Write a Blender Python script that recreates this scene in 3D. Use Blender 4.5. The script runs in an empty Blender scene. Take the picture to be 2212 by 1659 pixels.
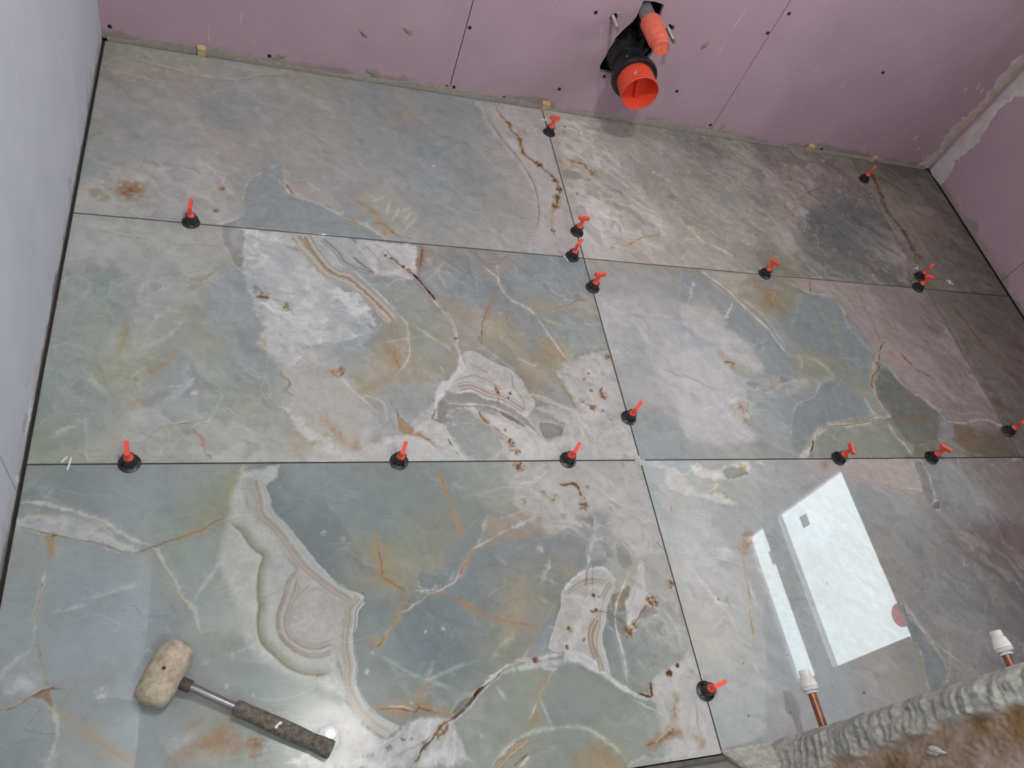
import bpy, bmesh, math, random
import numpy as np
from mathutils import Vector, Matrix

# ------------------------------------------------------------------ camera, sky, exposure
scene = bpy.context.scene
COL = scene.collection
cam_data = bpy.data.cameras.new('camera')
cam = bpy.data.objects.new('camera', cam_data)
COL.objects.link(cam)
cam_data.sensor_fit = 'HORIZONTAL'
cam_data.sensor_width = 36.0
cam_data.lens = 36.0 * 1667.78 / 2212.0
cam_data.clip_start = 0.01
CAM_R = Matrix(((0.9413733, -0.02662819, -0.33631421),
                (-0.16237969, 0.83805027, -0.52086906),
                (0.29571801, 0.54494282, 0.78459428)))
cam.matrix_world = Matrix.Translation((0.33801723, -1.9275749, 1.37387627)) @ CAM_R.to_4x4()
scene.camera = cam

world = bpy.data.worlds.new('overcast_sky')
scene.world = world
world.use_nodes = True
bg = world.node_tree.nodes['Background']
bg.inputs['Color'].default_value = (0.91, 0.96, 1.0, 1)
bg.inputs['Strength'].default_value = 3.0

vs = scene.view_settings
vs.view_transform = 'Standard'
vs.look = 'None'
vs.gamma = 1.0
vs.use_curve_mapping = False
vs.exposure = 2.12
scene.cycles.use_denoising = True
scene.cycles.use_adaptive_sampling = True
scene.cycles.adaptive_threshold = 0.05
scene.cycles.adaptive_min_samples = 16
scene.cycles.max_bounces = 5
scene.cycles.diffuse_bounces = 3
scene.cycles.glossy_bounces = 3
scene.cycles.transmission_bounces = 2
scene.cycles.sample_clamp_indirect = 8.0

# portal: guides sampling of the sky through the window, gives no light of its own
XR, YB, XL, YF, ZC = 2.7646, 0.006, -0.007, -1.82, 2.4
WY0, WY1, WZ0, WZ1, WZ2, WZ3 = -1.449, -0.748, 0.988, 1.462, 1.585, 1.735
pl = bpy.data.lights.new('window_daylight_portal', 'AREA')
pl.shape = 'RECTANGLE'; pl.size = WY1 - WY0; pl.size_y = WZ3 - WZ0
pl.cycles.is_portal = True
po = bpy.data.objects.new('window_daylight_portal', pl)
po.matrix_world = Matrix.Translation((XR + 0.016, (WY0 + WY1) / 2, (WZ0 + WZ3) / 2)) @ Matrix.Rotation(math.radians(90), 4, 'Y')
COL.objects.link(po)

# ------------------------------------------------------------------ helpers
def tag(o, label=None, cat=None, group=None, kind=None):
    if label: o['label'] = label
    if cat: o['category'] = cat
    if group: o['group'] = group
    if kind: o['kind'] = kind
    return o

def empty(name, loc=(0, 0, 0), rz=0.0):
    o = bpy.data.objects.new(name, None)
    o.empty_display_size = 0.02
    COL.objects.link(o)
    o.location = loc; o.rotation_euler = (0, 0, rz)
    return o

def link(name, me, parent=None):
    o = bpy.data.objects.new(name, me)
    COL.objects.link(o)
    if parent is not None: o.parent = parent
    return o

def finish(bm, name, m, parent=None, smooth=False, bevel=0.0, seg=2):
    if bevel > 0:
        bmesh.ops.bevel(bm, geom=[e for e in bm.edges if e.calc_face_angle(0) > 0.6], offset=bevel,
                        segments=seg, affect='EDGES', profile=0.5)
    bmesh.ops.recalc_face_normals(bm, faces=bm.faces)
    me = bpy.data.meshes.new(name)
    bm.to_mesh(me); bm.free()
    if smooth:
        me.polygons.foreach_set('use_smooth', [True] * len(me.polygons))
        me.set_sharp_from_angle(angle=math.radians(35))
    if m: me.materials.append(m)
    return link(name, me, parent)

def box(bm, x0, x1, y0, y1, z0, z1):
    v = [bm.verts.new(p) for p in ((x0,y0,z0),(x1,y0,z0),(x1,y1,z0),(x0,y1,z0),(x0,y0,z1),(x1,y0,z1),(x1,y1,z1),(x0,y1,z1))]
    for f in ((0,3,2,1),(4,5,6,7),(0,1,5,4),(1,2,6,5),(2,3,7,6),(3,0,4,7)):
        bm.faces.new([v[i] for i in f])

def boxo(name, b, m, parent=None, bevel=0.0):
    bm = bmesh.new(); box(bm, *b)
    return finish(bm, name, m, parent, bevel=bevel)

def lathe(bm, prof, n=32, mat=None, capa=True, capb=True):
    """prof: list of (r, h) revolved about local z; mat: 4x4 placement."""
    mat = mat or Matrix()
    rings = []
    for r, h in prof:
        rings.append([bm.verts.new(mat @ Vector((r*math.cos(2*math.pi*i/n), r*math.sin(2*math.pi*i/n), h))) for i in range(n)])
    for a, b in zip(rings, rings[1:]):
        for i in range(n):
            j = (i + 1) % n
            bm.faces.new((a[i], a[j], b[j], b[i]))
    if capa: bm.faces.new(rings[0][::-1])
    if capb: bm.faces.new(rings[-1])
    return rings

def along(p, d):
    """matrix putting local +z along d with origin p"""
    return Matrix.Translation(p) @ Vector(d).to_track_quat('Z', 'Y').to_matrix().to_4x4()

# numpy value noise ---------------------------------------------------------
def _hash(ix, iy, seed):
    h = (ix.astype(np.int64) * 374761393 + iy.astype(np.int64) * 668265263 + seed * 1442695041) & 0xffffffff
    h = ((h ^ (h >> 13)) * 1274126177) & 0xffffffff
    h = h ^ (h >> 16)
    return (h & 0xffff).astype(np.float32) / 65535.0

def vnoise(x, y, seed):
    ix = np.floor(x); iy = np.floor(y)
    fx = (x - ix).astype(np.float32); fy = (y - iy).astype(np.float32)
    fx = fx*fx*(3-2*fx); fy = fy*fy*(3-2*fy)
    ix = ix.astype(np.int64); iy = iy.astype(np.int64)
    a = _hash(ix, iy, seed); b = _hash(ix+1, iy, seed); c = _hash(ix, iy+1, seed); d = _hash(ix+1, iy+1, seed)
    return (a + (b-a)*fx) * (1-fy) + (c + (d-c)*fx) * fy - 0.5

def gnoise(x, y, seed):
    """gradient noise, about -1..1"""
    x = np.asarray(x, np.float32) + 0*np.asarray(y, np.float32); y = np.asarray(y, np.float32) + 0*x
    ix = np.floor(x); iy = np.floor(y); fx = x-ix; fy = y-iy
    ix = ix.astype(np.int64); iy = iy.astype(np.int64)
    u = fx*fx*fx*(fx*(fx*6-15)+10); v = fy*fy*fy*(fy*(fy*6-15)+10)
    def g(i, j):
        a = _hash(ix+i, iy+j, seed)*6.2831853
        return np.cos(a)*(fx-i) + np.sin(a)*(fy-j)
    n0 = g(0, 0); n1 = g(1, 0); n2 = g(0, 1); n3 = g(1, 1)
    return ((n0 + (n1-n0)*u)*(1-v) + (n2 + (n3-n2)*u)*v)*1.4

def fbm(x, y, seed, octs=4):
    s = 0; a = 1.0; t = 0
    for o in range(octs):
        c, sn = math.cos(o*0.9), math.sin(o*0.9)
        s = s + a * gnoise((x*c - y*sn) * 2**o + o*7.3, (x*sn + y*c) * 2**o + o*3.1, seed + o*17)
        t += a; a *= 0.52
    return s / t * 1.15

# ------------------------------------------------------------------ materials
def mat(name, color, rough=0.6, metal=0.0, spec=0.5, noise=None, bump=None, coords='Object'):
    """noise: (scale, amount, color2); bump: (scale, strength, distance)"""
    m = bpy.data.materials.new(name); m.use_nodes = True
    nt = m.node_tree; b = nt.nodes['Principled BSDF']
    b.inputs['Base Color'].default_value = (*color, 1)
    b.inputs['Roughness'].default_value = rough
    b.inputs['Metallic'].default_value = metal
    b.inputs['Specular IOR Level'].default_value = spec
    tc = nt.nodes.new('ShaderNodeTexCoord')
    if noise:
        sc, amt, c2 = noise
        n = nt.nodes.new('ShaderNodeTexNoise'); n.inputs['Scale'].default_value = sc; n.inputs['Detail'].default_value = 6
        n.inputs['Roughness'].default_value = 0.62
        nt.links.new(tc.outputs[coords], n.inputs['Vector'])
        r = nt.nodes.new('ShaderNodeMapRange'); r.inputs['From Min'].default_value = 0.35; r.inputs['From Max'].default_value = 0.68
        r.inputs['To Max'].default_value = amt
        nt.links.new(n.outputs['Fac'], r.inputs['Value'])
        mx = nt.nodes.new('ShaderNodeMix'); mx.data_type = 'RGBA'
        mx.inputs[6].default_value = (*color, 1); mx.inputs[7].default_value = (*c2, 1)
        nt.links.new(r.outputs['Result'], mx.inputs[0])
        nt.links.new(mx.outputs[2], b.inputs['Base Color'])
    if bump:
        sc, st, di = bump
        n = nt.nodes.new('ShaderNodeTexNoise'); n.inputs['Scale'].default_value = sc; n.inputs['Detail'].default_value = 5
        nt.links.new(tc.outputs[coords], n.inputs['Vector'])
        bp = nt.nodes.new('ShaderNodeBump'); bp.inputs['Strength'].default_value = st; bp.inputs['Distance'].default_value = di
        nt.links.new(n.outputs['Fac'], bp.inputs['Height'])
        nt.links.new(bp.outputs['Normal'], b.inputs['Normal'])
    return m

def srgb(r, g, b):
    return tuple(((c/255)/12.92 if c/255 <= 0.04045 else ((c/255+0.055)/1.055)**2.4) for c in (r, g, b))

def board_material(name, base, dirt, scuff, z_dirt, scuff_amt, speck=0.25):
    """paper-faced plasterboard: faint mottling, vertical scuffs, grey adhesive dirt along the foot"""
    m = bpy.data.materials.new(name); m.use_nodes = True
    nt = m.node_tree; L = nt.links; N = nt.nodes.new
    b = nt.nodes['Principled BSDF']; b.inputs['Roughness'].default_value = 0.8; b.inputs['Specular IOR Level'].default_value = 0.25
    geo = N('ShaderNodeNewGeometry')
    def noise(scale, vec=None, detail=4, rough=0.6):
        n = N('ShaderNodeTexNoise'); n.inputs['Scale'].default_value = scale; n.inputs['Detail'].default_value = detail
        n.inputs['Roughness'].default_value = rough
        L.new(vec or geo.outputs['Position'], n.inputs['Vector']); return n.outputs['Fac']
    def rng(v, a, c, lo=0.0, hi=1.0):
        r = N('ShaderNodeMapRange'); r.inputs['From Min'].default_value = a; r.inputs['From Max'].default_value = c
        r.inputs['To Min'].default_value = lo; r.inputs['To Max'].default_value = hi
        L.new(v, r.inputs['Value']); return r.outputs['Result']
    def mix(f, a, c):
        x = N('ShaderNodeMix'); x.data_type = 'RGBA'
        L.new(f, x.inputs[0])
        for i, s in ((6, a), (7, c)):
            if isinstance(s, tuple): x.inputs[i].default_value = (*s, 1)
            else: L.new(s, x.inputs[i])
        return x.outputs[2]
    def mul(a, c):
        x = N('ShaderNodeMath'); x.operation = 'MULTIPLY'
        L.new(a, x.inputs[0])
        if isinstance(c, float): x.inputs[1].default_value = c
        else: L.new(c, x.inputs[1])
        return x.outputs[0]
    dark = tuple(c*0.95 for c in base); lite = tuple(min(1, c*1.03) for c in base)
    col = mix(rng(noise(6.0), 0.35, 0.65), dark, lite)
    col = mix(rng(noise(420.0, detail=2), 0.3, 0.7, 0.0, speck), col, tuple(c*0.8 for c in base))
    # stretched coordinates give long upright scratches
    mp = N('ShaderNodeMapping'); mp.inputs['Scale'].default_value = (90, 90, 7)
    L.new(geo.outputs['Position'], mp.inputs['Vector'])
    mp2 = N('ShaderNodeMapping'); mp2.inputs['Rotation'].default_value = (0.06, 0.09, 0)
    L.new(mp.outputs['Vector'], mp2.inputs['Vector'])
    s = rng(noise(1.0, mp2.outputs['Vector'], 2), 0.69, 0.755)
    s = mul(s, rng(noise(5.0, detail=1), 0.46, 0.58))
    col = mix(mul(s, scuff_amt), col, scuff)
    # adhesive dirt along the bottom edge, and thin patches higher up
    sep = N('ShaderNodeSeparateXYZ'); L.new(geo.outputs['Position'], sep.inputs[0])
    ad = N('ShaderNodeMath'); ad.operation = 'ADD'; L.new(sep.outputs['Z'], ad.inputs[0])
    L.new(rng(noise(9.0, detail=6), 0.3, 0.7, -0.028, 0.022), ad.inputs[1])
    d = rng(ad.outputs[0], z_dirt - 0.002, z_dirt + 0.007, 0.88, 0.0)
    col = mix(d, col, mix(noise(60.0), tuple(c*0.75 for c in dirt), dirt))
    ad2 = N('ShaderNodeMath'); ad2.operation = 'ADD'; L.new(sep.outputs['Z'], ad2.inputs[0])
    L.new(rng(noise(22.0, detail=5), 0.3, 0.7, -0.06, 0.05), ad2.inputs[1])
    d2 = mul(rng(ad2.outputs[0], 0.0, 0.03, 0.55, 0.0), rng(noise(3.0), 0.45, 0.6))
    col = mix(d2, col, dirt)
    L.new(col, b.inputs['Base Color'])
    bp = N('ShaderNodeBump'); bp.inputs['Strength'].default_value = 0.15; bp.inputs['Distance'].default_value = 0.001
    L.new(noise(300.0, detail=3), bp.inputs['Height']); L.new(bp.outputs['Normal'], b.inputs['Normal'])
    return m

PINK = (176, 149, 160)
WHITE = (203, 206, 215)
LAMP = 1500.0
HALL_FILL = 800.0
STEP_SCALE = 1.0
CLIPS = [
 (233, -606, 0, 0, 85, 'clip on the far left joint below the pale wall'),
 (1201, -108, 0, 0, 5, 'clip highest on the long joint, just below the wedge'),
 (1201, -514, 0, 0, 0, 'clip on the long joint just above the upper tile crossing'),
 (1166, -607, 0, 0, 50, 'clip just left of the upper tile crossing beside a white spacer'),
 (1201, -710, 0, 0, 8, 'clip on the long joint just below the upper tile crossing'),
 (2396, -112, 0, 0, 38, 'clip nearest the back right corner'),
 (1779, -608, 0, 0, -38, 'clip midway along the upper joint right of the crossing'),
 (2361, -608, 0, 0, -15, 'front clip of the touching pair at the right'),
 (2396, -560, 0, 0, 33, 'rear clip of the touching pair at the right'),
 (161, -1211, 0, 0, 98, 'clip on the near joint closest to the left wall'),
 (651, -1211, 0, 0, 70, 'clip on the near joint midway along the left tiles'),
 (1022, -1211, 0, 0, 52, 'clip on the near joint left of the lower tile crossing'),
 (1200, -1102, 0, 0, 45, 'clip on the long joint just above the lower tile crossing'),
 (1758, -1212, 0, 0, 80, 'clip on the near joint directly above the window reflection'),
 (2063, -1212, 0, 0, -32, 'clip on the near joint right of the window reflection'),
 (2398, -1130, 0, 0, 20, 'clip cut off by the right edge of the picture'),
 (1201, -1710, 0, 0, 16, 'clip nearest the copper pipe at the bottom of the long joint'),
]

TILE_GAIN = {'a1': 0.87, 'a2': 1.05, 'a3': 1.2, 'b1': 0.80, 'b2': 0.86, 'b3': 1.0, 'c1': 0.75, 'c2': 1.12, 'c3': 1.05}

M = {}
M['pink'] = board_material('pink_plasterboard', srgb(*PINK), srgb(150, 139, 131), srgb(205, 190, 188), 0.012, 0.7)
M['white_board'] = board_material('white_plasterboard', srgb(*WHITE), srgb(150, 146, 140), srgb(225, 226, 230), 0.0, 0.5, 0.15)
M['ceiling'] = mat('bare_board_ceiling', srgb(150, 148, 146), 0.9)
M['dark_void'] = mat('dark_void', (0.008, 0.008, 0.009), 0.9)
M['bed'] = mat('dark_adhesive_bed', (0.06, 0.057, 0.052), 0.95, spec=0.05, noise=(40, 0.6, (0.035, 0.033, 0.030)))
M['tile_edge'] = mat('raw_tile_edge', (0.07, 0.068, 0.062), 0.95, spec=0.05)
M['black_plastic'] = mat('black_plastic', (0.014, 0.014, 0.016), 0.38, noise=(160, 0.35, (0.045, 0.045, 0.05)))
M['black_rubber'] = mat('black_drain_plastic', (0.008, 0.008, 0.010), 0.38, noise=(60, 0.2, (0.03, 0.03, 0.032)))
M['red_plastic'] = mat('red_plastic', srgb(240, 84, 62), 0.42, noise=(90, 0.35, srgb(222, 96, 80)))
M['orange_plastic'] = mat('orange_plastic', srgb(232, 78, 50), 0.45, noise=(70, 0.3, srgb(214, 92, 70)))
M['orange_dusty'] = mat('dusty_orange_plastic', srgb(232, 92, 66), 0.6, noise=(70, 0.7, srgb(214, 140, 122)))
M['grey_pipe'] = mat('grey_pipe_plastic', srgb(128, 124, 124), 0.5, noise=(40, 0.5, srgb(98, 94, 95)))
M['zinc'] = mat('zinc_rod', srgb(176, 172, 166), 0.45, 0.7, noise=(120, 0.5, srgb(120, 116, 110)))
M['white_plastic'] = mat('white_plastic', srgb(232, 230, 226), 0.4, noise=(70, 0.45, srgb(190, 186, 180)))
M['copper'] = mat('copper', srgb(158, 104, 80), 0.34, 0.6, noise=(90, 0.85, srgb(96, 62, 48)))
M['chrome'] = mat('worn_chrome', srgb(180, 178, 182), 0.14, 1.0, noise=(80, 0.4, srgb(120, 116, 114)), bump=(120, 0.15, 0.0005))
M['mallet_rubber'] = mat('cream_rubber', srgb(192, 180, 158), 0.8, noise=(95, 0.85, srgb(136, 123, 104)), bump=(140, 0.4, 0.0012))
M['grip'] = mat('dusty_grip', srgb(70, 68, 64), 0.85, noise=(150, 1.0, srgb(128, 117, 102)), bump=(260, 0.7, 0.002))
M['grip_ring'] = mat('grimy_collar', srgb(86, 76, 68), 0.8, noise=(90, 0.7, srgb(50, 44, 42)), bump=(200, 0.5, 0.001))
M['wood'] = mat('pale_wood', srgb(208, 182, 140), 0.75, noise=(90, 0.5, srgb(160, 126, 86)))
M['adhesive'] = mat('dried_adhesive', srgb(158, 149, 141), 0.92, noise=(130, 0.6, srgb(120, 112, 105)), bump=(220, 0.5, 0.002))
M['plaster'] = mat('white_joint_plaster', srgb(202, 194, 194), 0.9, noise=(30, 0.6, srgb(168, 152, 152)), bump=(90, 0.3, 0.001))
M['tape'] = mat('skimmed_corner_tape', srgb(196, 184, 174), 0.9, noise=(34, 0.8, srgb(160, 140, 138)), bump=(60, 0.3, 0.001))
M['frame'] = mat('white_window_frame', srgb(228, 230, 232), 0.4)
M['metal_strip'] = mat('grey_metal_strip', srgb(120, 116, 112), 0.4, 0.8, noise=(60, 0.5, srgb(70, 66, 62)))
M['screw'] = mat('black_screw', (0.01, 0.01, 0.011), 0.5)
M['hall_floor'] = mat('hall_screed', srgb(140, 134, 126), 0.9, noise=(8, 0.6, srgb(110, 104, 96)))
# ------------------------------------------------------------------ onyx pattern printed on the tiles
# All pattern data is in floor millimetres (x to the right along the back wall, y from the back wall towards the door = -y).
def tile_material():
    m = bpy.data.materials.new('polished_onyx_tile'); m.use_nodes = True
    nt = m.node_tree; L = nt.links; N = nt.nodes.new
    b = nt.nodes['Principled BSDF']
    at = N('ShaderNodeAttribute'); at.attribute_name = 'onyx'
    geo = N('ShaderNodeNewGeometry')
    n = N('ShaderNodeTexNoise'); n.inputs['Scale'].default_value = 700; n.inputs['Detail'].default_value = 1
    L.new(geo.outputs['Position'], n.inputs['Vector'])
    n2 = N('ShaderNodeTexNoise'); n2.inputs['Scale'].default_value = 45; n2.inputs['Detail'].default_value = 5; n2.inputs['Roughness'].default_value = 0.7
    L.new(geo.outputs['Position'], n2.inputs['Vector'])
    r = N('ShaderNodeMapRange'); r.inputs['From Min'].default_value = 0.25; r.inputs['From Max'].default_value = 0.75
    r.inputs['To Min'].default_value = 0.93; r.inputs['To Max'].default_value = 1.07
    L.new(n.outputs['Fac'], r.inputs['Value'])
    r2 = N('ShaderNodeMapRange'); r2.inputs['From Min'].default_value = 0.25; r2.inputs['From Max'].default_value = 0.75
    r2.inputs['To Min'].default_value = 0.93; r2.inputs['To Max'].default_value = 1.07
    L.new(n2.outputs['Fac'], r2.inputs['Value'])
    mu = N('ShaderNodeMath'); mu.operation = 'MULTIPLY'
    L.new(r.outputs['Result'], mu.inputs[0]); L.new(r2.outputs['Result'], mu.inputs[1])
    vm = N('ShaderNodeVectorMath'); vm.operation = 'SCALE'
    L.new(at.outputs['Color'], vm.inputs[0]); L.new(mu.outputs[0], vm.inputs['Scale'])
    def hairline(scale, width, lo, hi, seed, detail=3, dist=0.6):
        mp = N('ShaderNodeMapping'); mp.inputs['Location'].default_value = (seed, seed*0.7, 0); mp.inputs['Rotation'].default_value = (0, 0, 0.7); mp.inputs['Scale'].default_value = (0.55, 1.2, 1)
        L.new(geo.outputs['Position'], mp.inputs['Vector'])
        a = N('ShaderNodeTexNoise'); a.inputs['Scale'].default_value = scale; a.inputs['Detail'].default_value = detail; a.inputs['Distortion'].default_value = dist
        L.new(mp.outputs['Vector'], a.inputs['Vector'])
        sb = N('ShaderNodeMath'); sb.operation = 'SUBTRACT'; sb.inputs[1].default_value = 0.5; L.new(a.outputs['Fac'], sb.inputs[0])
        ab = N('ShaderNodeMath'); ab.operation = 'ABSOLUTE'; L.new(sb.outputs[0], ab.inputs[0])
        k = N('ShaderNodeMapRange'); k.inputs['From Min'].default_value = 0.0; k.inputs['From Max'].default_value = width; k.inputs['To Min'].default_value = 1; k.inputs['To Max'].default_value = 0
        L.new(ab.outputs[0], k.inputs['Value'])
        c = N('ShaderNodeTexNoise'); c.inputs['Scale'].default_value = scale*0.8; c.inputs['Detail'].default_value = 1
        L.new(mp.outputs['Vector'], c.inputs['Vector'])
        k2 = N('ShaderNodeMapRange'); k2.inputs['From Min'].default_value = lo; k2.inputs['From Max'].default_value = hi
        L.new(c.outputs['Fac'], k2.inputs['Value'])
        m2 = N('ShaderNodeMath'); m2.operation = 'MULTIPLY'; L.new(k.outputs['Result'], m2.inputs[0]); L.new(k2.outputs['Result'], m2.inputs[1])
        return m2.outputs[0]
    last = vm.outputs[0]
    for fac, strength, gain in ((hairline(7, 0.012, 0.50, 0.66, 3.1), 0.28, 1.35), (hairline(17, 0.016, 0.52, 0.68, 8.3), 0.26, 1.3), (hairline(11, 0.010, 0.54, 0.66, 14.7), 0.30, 0.72)):
        sc = N('ShaderNodeVectorMath'); sc.operation = 'SCALE'; sc.inputs['Scale'].default_value = gain; L.new(last, sc.inputs[0])
        f = N('ShaderNodeMath'); f.operation = 'MULTIPLY'; f.inputs[1].default_value = strength*2; L.new(fac, f.inputs[0])
        mx = N('ShaderNodeMix'); mx.data_type = 'RGBA'
        L.new(f.outputs[0], mx.inputs[0]); L.new(last, mx.inputs[6]); L.new(sc.outputs[0], mx.inputs[7]); last = mx.outputs[2]
    L.new(last, b.inputs['Base Color'])
    # dusty film: the polish is a little duller in patches
    n3 = N('ShaderNodeTexNoise'); n3.inputs['Scale'].default_value = 9; n3.inputs['Detail'].default_value = 1
    L.new(geo.outputs['Position'], n3.inputs['Vector'])
    r3 = N('ShaderNodeMapRange'); r3.inputs['To Min'].default_value = 0.005; r3.inputs['To Max'].default_value = 0.03
    L.new(n3.outputs['Fac'], r3.inputs['Value'])
    L.new(r3.outputs['Result'], b.inputs['Roughness'])
    b.inputs['IOR'].default_value = 1.5
    return m

def seg_dist(X, Y, pts, closed=False):
    """distance of each sample to a polyline, and the running parameter (0..1) of the nearest point"""
    P = np.asarray(pts, np.float32)
    if closed: P = np.vstack([P, P[:1]])
    seg = np.hypot(*(P[1:] - P[:-1]).T); cum = np.concatenate([[0], np.cumsum(seg)]); tot = max(cum[-1], 1e-6)
    best = np.full(X.shape, 1e9, np.float32); bt = np.zeros(X.shape, np.float32); sgn = np.zeros(X.shape, np.float32)
    for i in range(len(P) - 1):
        ax, ay = P[i]; dx, dy = P[i+1] - P[i]; l2 = dx*dx + dy*dy
        if l2 < 1e-9: continue
        t = np.clip(((X-ax)*dx + (Y-ay)*dy) / l2, 0, 1)
        ex = X - ax - t*dx; ey = Y - ay - t*dy
        d = ex*ex + ey*ey
        k = d < best
        best = np.where(k, d, best); bt = np.where(k, (cum[i] + t*seg[i]) / tot, bt)
        sgn = np.where(k, dx*ey - dy*ex, sgn)
    return np.sqrt(best), bt, np.sign(sgn)

def inside(X, Y, pts):
    P = np.asarray(pts, np.float32); r = np.zeros(X.shape, bool)
    for (ax, ay), (bx, by) in zip(P, np.roll(P, -1, 0)):
        if ay == by: continue
        c = ((ay > Y) != (by > Y)) & (X < (bx-ax) * (Y-ay) / (by-ay) + ax)
        r ^= c
    return r

def smooth_line(pts, closed=False, sub=4):
    P = [np.array(p, float) for p in pts]
    if len(P) < 3: return np.array(P)
    out = []; n = len(P)
    rng_ = range(n if closed else n-1)
    for i in rng_:
        if closed: a, b, c, d = P[i-1], P[i], P[(i+1) % n], P[(i+2) % n]
        else: a, b, c, d = P[max(i-1, 0)], P[i], P[i+1], P[min(i+2, n-1)]
        for k in range(sub):
            t = k / sub
            out.append(0.5*((2*b) + (c-a)*t + (2*a-5*b+4*c-d)*t*t + (3*b-a-3*c+d)*t**3))
    if not closed: out.append(P[-1])
    return np.array(out)

def sstep(a, b, v):
    t = np.clip((v-a) / (b-a+1e-9), 0, 1); return t*t*(3-2*t)

class Tile:
    def __init__(s, x0, x1, y0, y1, step, seed):
        s.nx = max(2, int(round((x1-x0)/step))+1); s.ny = max(2, int(round((y1-y0)/step))+1)
        xs = np.linspace(x0, x1, s.nx, dtype=np.float32); ys = np.linspace(y0, y1, s.ny, dtype=np.float32)
        s.X, s.Y = np.meshgrid(xs, ys); s.xs, s.ys = xs, ys; s.seed = seed; s.step = step
        X, Y = s.X, s.Y
        s.w1 = (fbm(X/60, Y/60, seed+1, 3), fbm(X/60, Y/60, seed+2, 3))
        s.w2 = (fbm(X/14, Y/14, seed+3, 3), fbm(X/14, Y/14, seed+4, 3))
        s.n_fine = fbm(X/9, Y/9, seed+5, 3); s.n_mid = fbm(X/35, Y/35, seed+6, 4); s.n_big = fbm(X/130, Y/130, seed+7, 4)
        s.C = np.zeros((s.ny, s.nx, 3), np.float32)
    def win(s, pts, m):
        P = np.asarray(pts)
        i0 = np.searchsorted(s.xs, P[:, 0].min()-m); i1 = np.searchsorted(s.xs, P[:, 0].max()+m)
        j0 = np.searchsorted(s.ys, P[:, 1].min()-m); j1 = np.searchsorted(s.ys, P[:, 1].max()+m)
        return (slice(j0, j1), slice(i0, i1)) if i1 > i0 and j1 > j0 else None
    def coords(s, w, warp):
        X, Y = s.X[w], s.Y[w]
        if warp:
            X = X + warp*(s.w2[0][w]*0.9 + s.w1[0][w]*0.8); Y = Y + warp*(s.w2[1][w]*0.9 + s.w1[1][w]*0.8)
        return X, Y
    def mix(s, w, a, col):
        a = np.clip(a, 0, 1)[..., None]
        s.C[w] = s.C[w]*(1-a) + np.asarray(col, np.float32)*a
    # base colour field from scattered colour samples
    def base(s, samples, sigma=70, warp=22, sat=0.85):
        q = 4
        X = s.X[::q, ::q] + warp*(s.w1[0][::q, ::q]*1.2 + s.w2[0][::q, ::q]*0.4)
        Y = s.Y[::q, ::q] + warp*(s.w1[1][::q, ::q]*1.2 + s.w2[1][::q, ::q]*0.4)
        num = np.zeros(X.shape+(3,), np.float32); den = np.zeros(X.shape, np.float32)
        for x, y, r, g, b in samples:
            d2 = (X-x)**2 + (Y-y)**2
            wt = np.exp(-d2/(2*sigma*sigma)) + 1e-4/(1+d2/(sigma*sigma))
            num += wt[..., None]*np.array((r, g, b), np.float32); den += wt
        S = num/den[..., None]
        ji = np.clip(np.arange(s.ny)/q, 0, S.shape[0]-1.001); ii = np.clip(np.arange(s.nx)/q, 0, S.shape[1]-1.001)
        j0 = ji.astype(int); i0 = ii.astype(int); fj = (ji-j0)[:, None, None]; fi = (ii-i0)[None, :, None]
        a = S[j0][:, i0]; b2 = S[j0][:, np.minimum(i0+1, S.shape[1]-1)]
        c = S[np.minimum(j0+1, S.shape[0]-1)][:, i0]; d = S[np.minimum(j0+1, S.shape[0]-1)][:, np.minimum(i0+1, S.shape[1]-1)]
        s.C[:] = (a*(1-fi)+b2*fi)*(1-fj) + (c*(1-fi)+d*fi)*fj
        g = s.C.mean(-1, keepdims=True); s.C[:] = g + (s.C-g)*sat
    def clouds(s, amt=5):
        s.layers(amt*0.55, 190, 3.0)
        s.layers(amt*0.22, 80, 2.5, seed=9)
        s.C += (s.n_big*amt + s.n_mid*amt*0.7)[..., None]*np.array((1, 1, 1), np.float32)
        s.C += (fbm(s.X/90, s.Y/90, s.seed+31, 3)*amt*0.5)[..., None]*np.array((1.0, 0.2, -0.9), np.float32)
    def hair(s, amt=0.35, col=(214, 210, 202), scale=110, width=0.02, mask_seed=0, thr=0.0):
        """thin pale crack lines where a noise field crosses zero"""
        n = fbm(s.X/scale + 0.25*s.w2[0], s.Y/scale + 0.25*s.w2[1], s.seed+61+mask_seed, 3)
        k = sstep(width*1.6, 0.0, np.abs(n)) * sstep(thr, thr+0.25, fbm(s.X/150, s.Y/150, s.seed+77+mask_seed, 2))
        s.mix(np.s_[:, :], k*amt*0.6, col)
    def poly(s, pts, col, a=1.0, soft=3.0, warp=4.0, mot=0.15, sm=True, edge=None, rim=0.5):
        col = np.asarray(col, np.float32); g = col.mean(); col = g + (col-g)*0.85
        P = smooth_line(pts, True, 3) if sm else np.asarray(pts, float)
        w = s.win(P, soft*2+warp+2)
        if w is None: return
        X, Y = s.coords(w, warp)
        d, _, _ = seg_dist(X, Y, P, True)
        sd = np.where(inside(X, Y, P), d, -d)
        k = sstep(-soft, soft, sd)*a
        if mot: k = k*np.clip(1 - mot*(0.5 - s.n_mid[w] - 0.5*s.n_fine[w]), 0, 1)
        s.mix(w, k, col)
        s.C[w] += (k*(s.n_mid[w]*9 + s.n_fine[w]*6))[..., None]
        if rim and soft <= 6 and a >= 0.55:      # pale crystalline rim just outside the outline
            rk = np.exp(-((sd+1.5)/2.6)**2)*rim*np.clip(0.35 + 1.3*s.n_mid[w] + 0.8*s.n_fine[w], 0, 1)
            s.mix(w, rk, (208, 203, 194))
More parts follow.
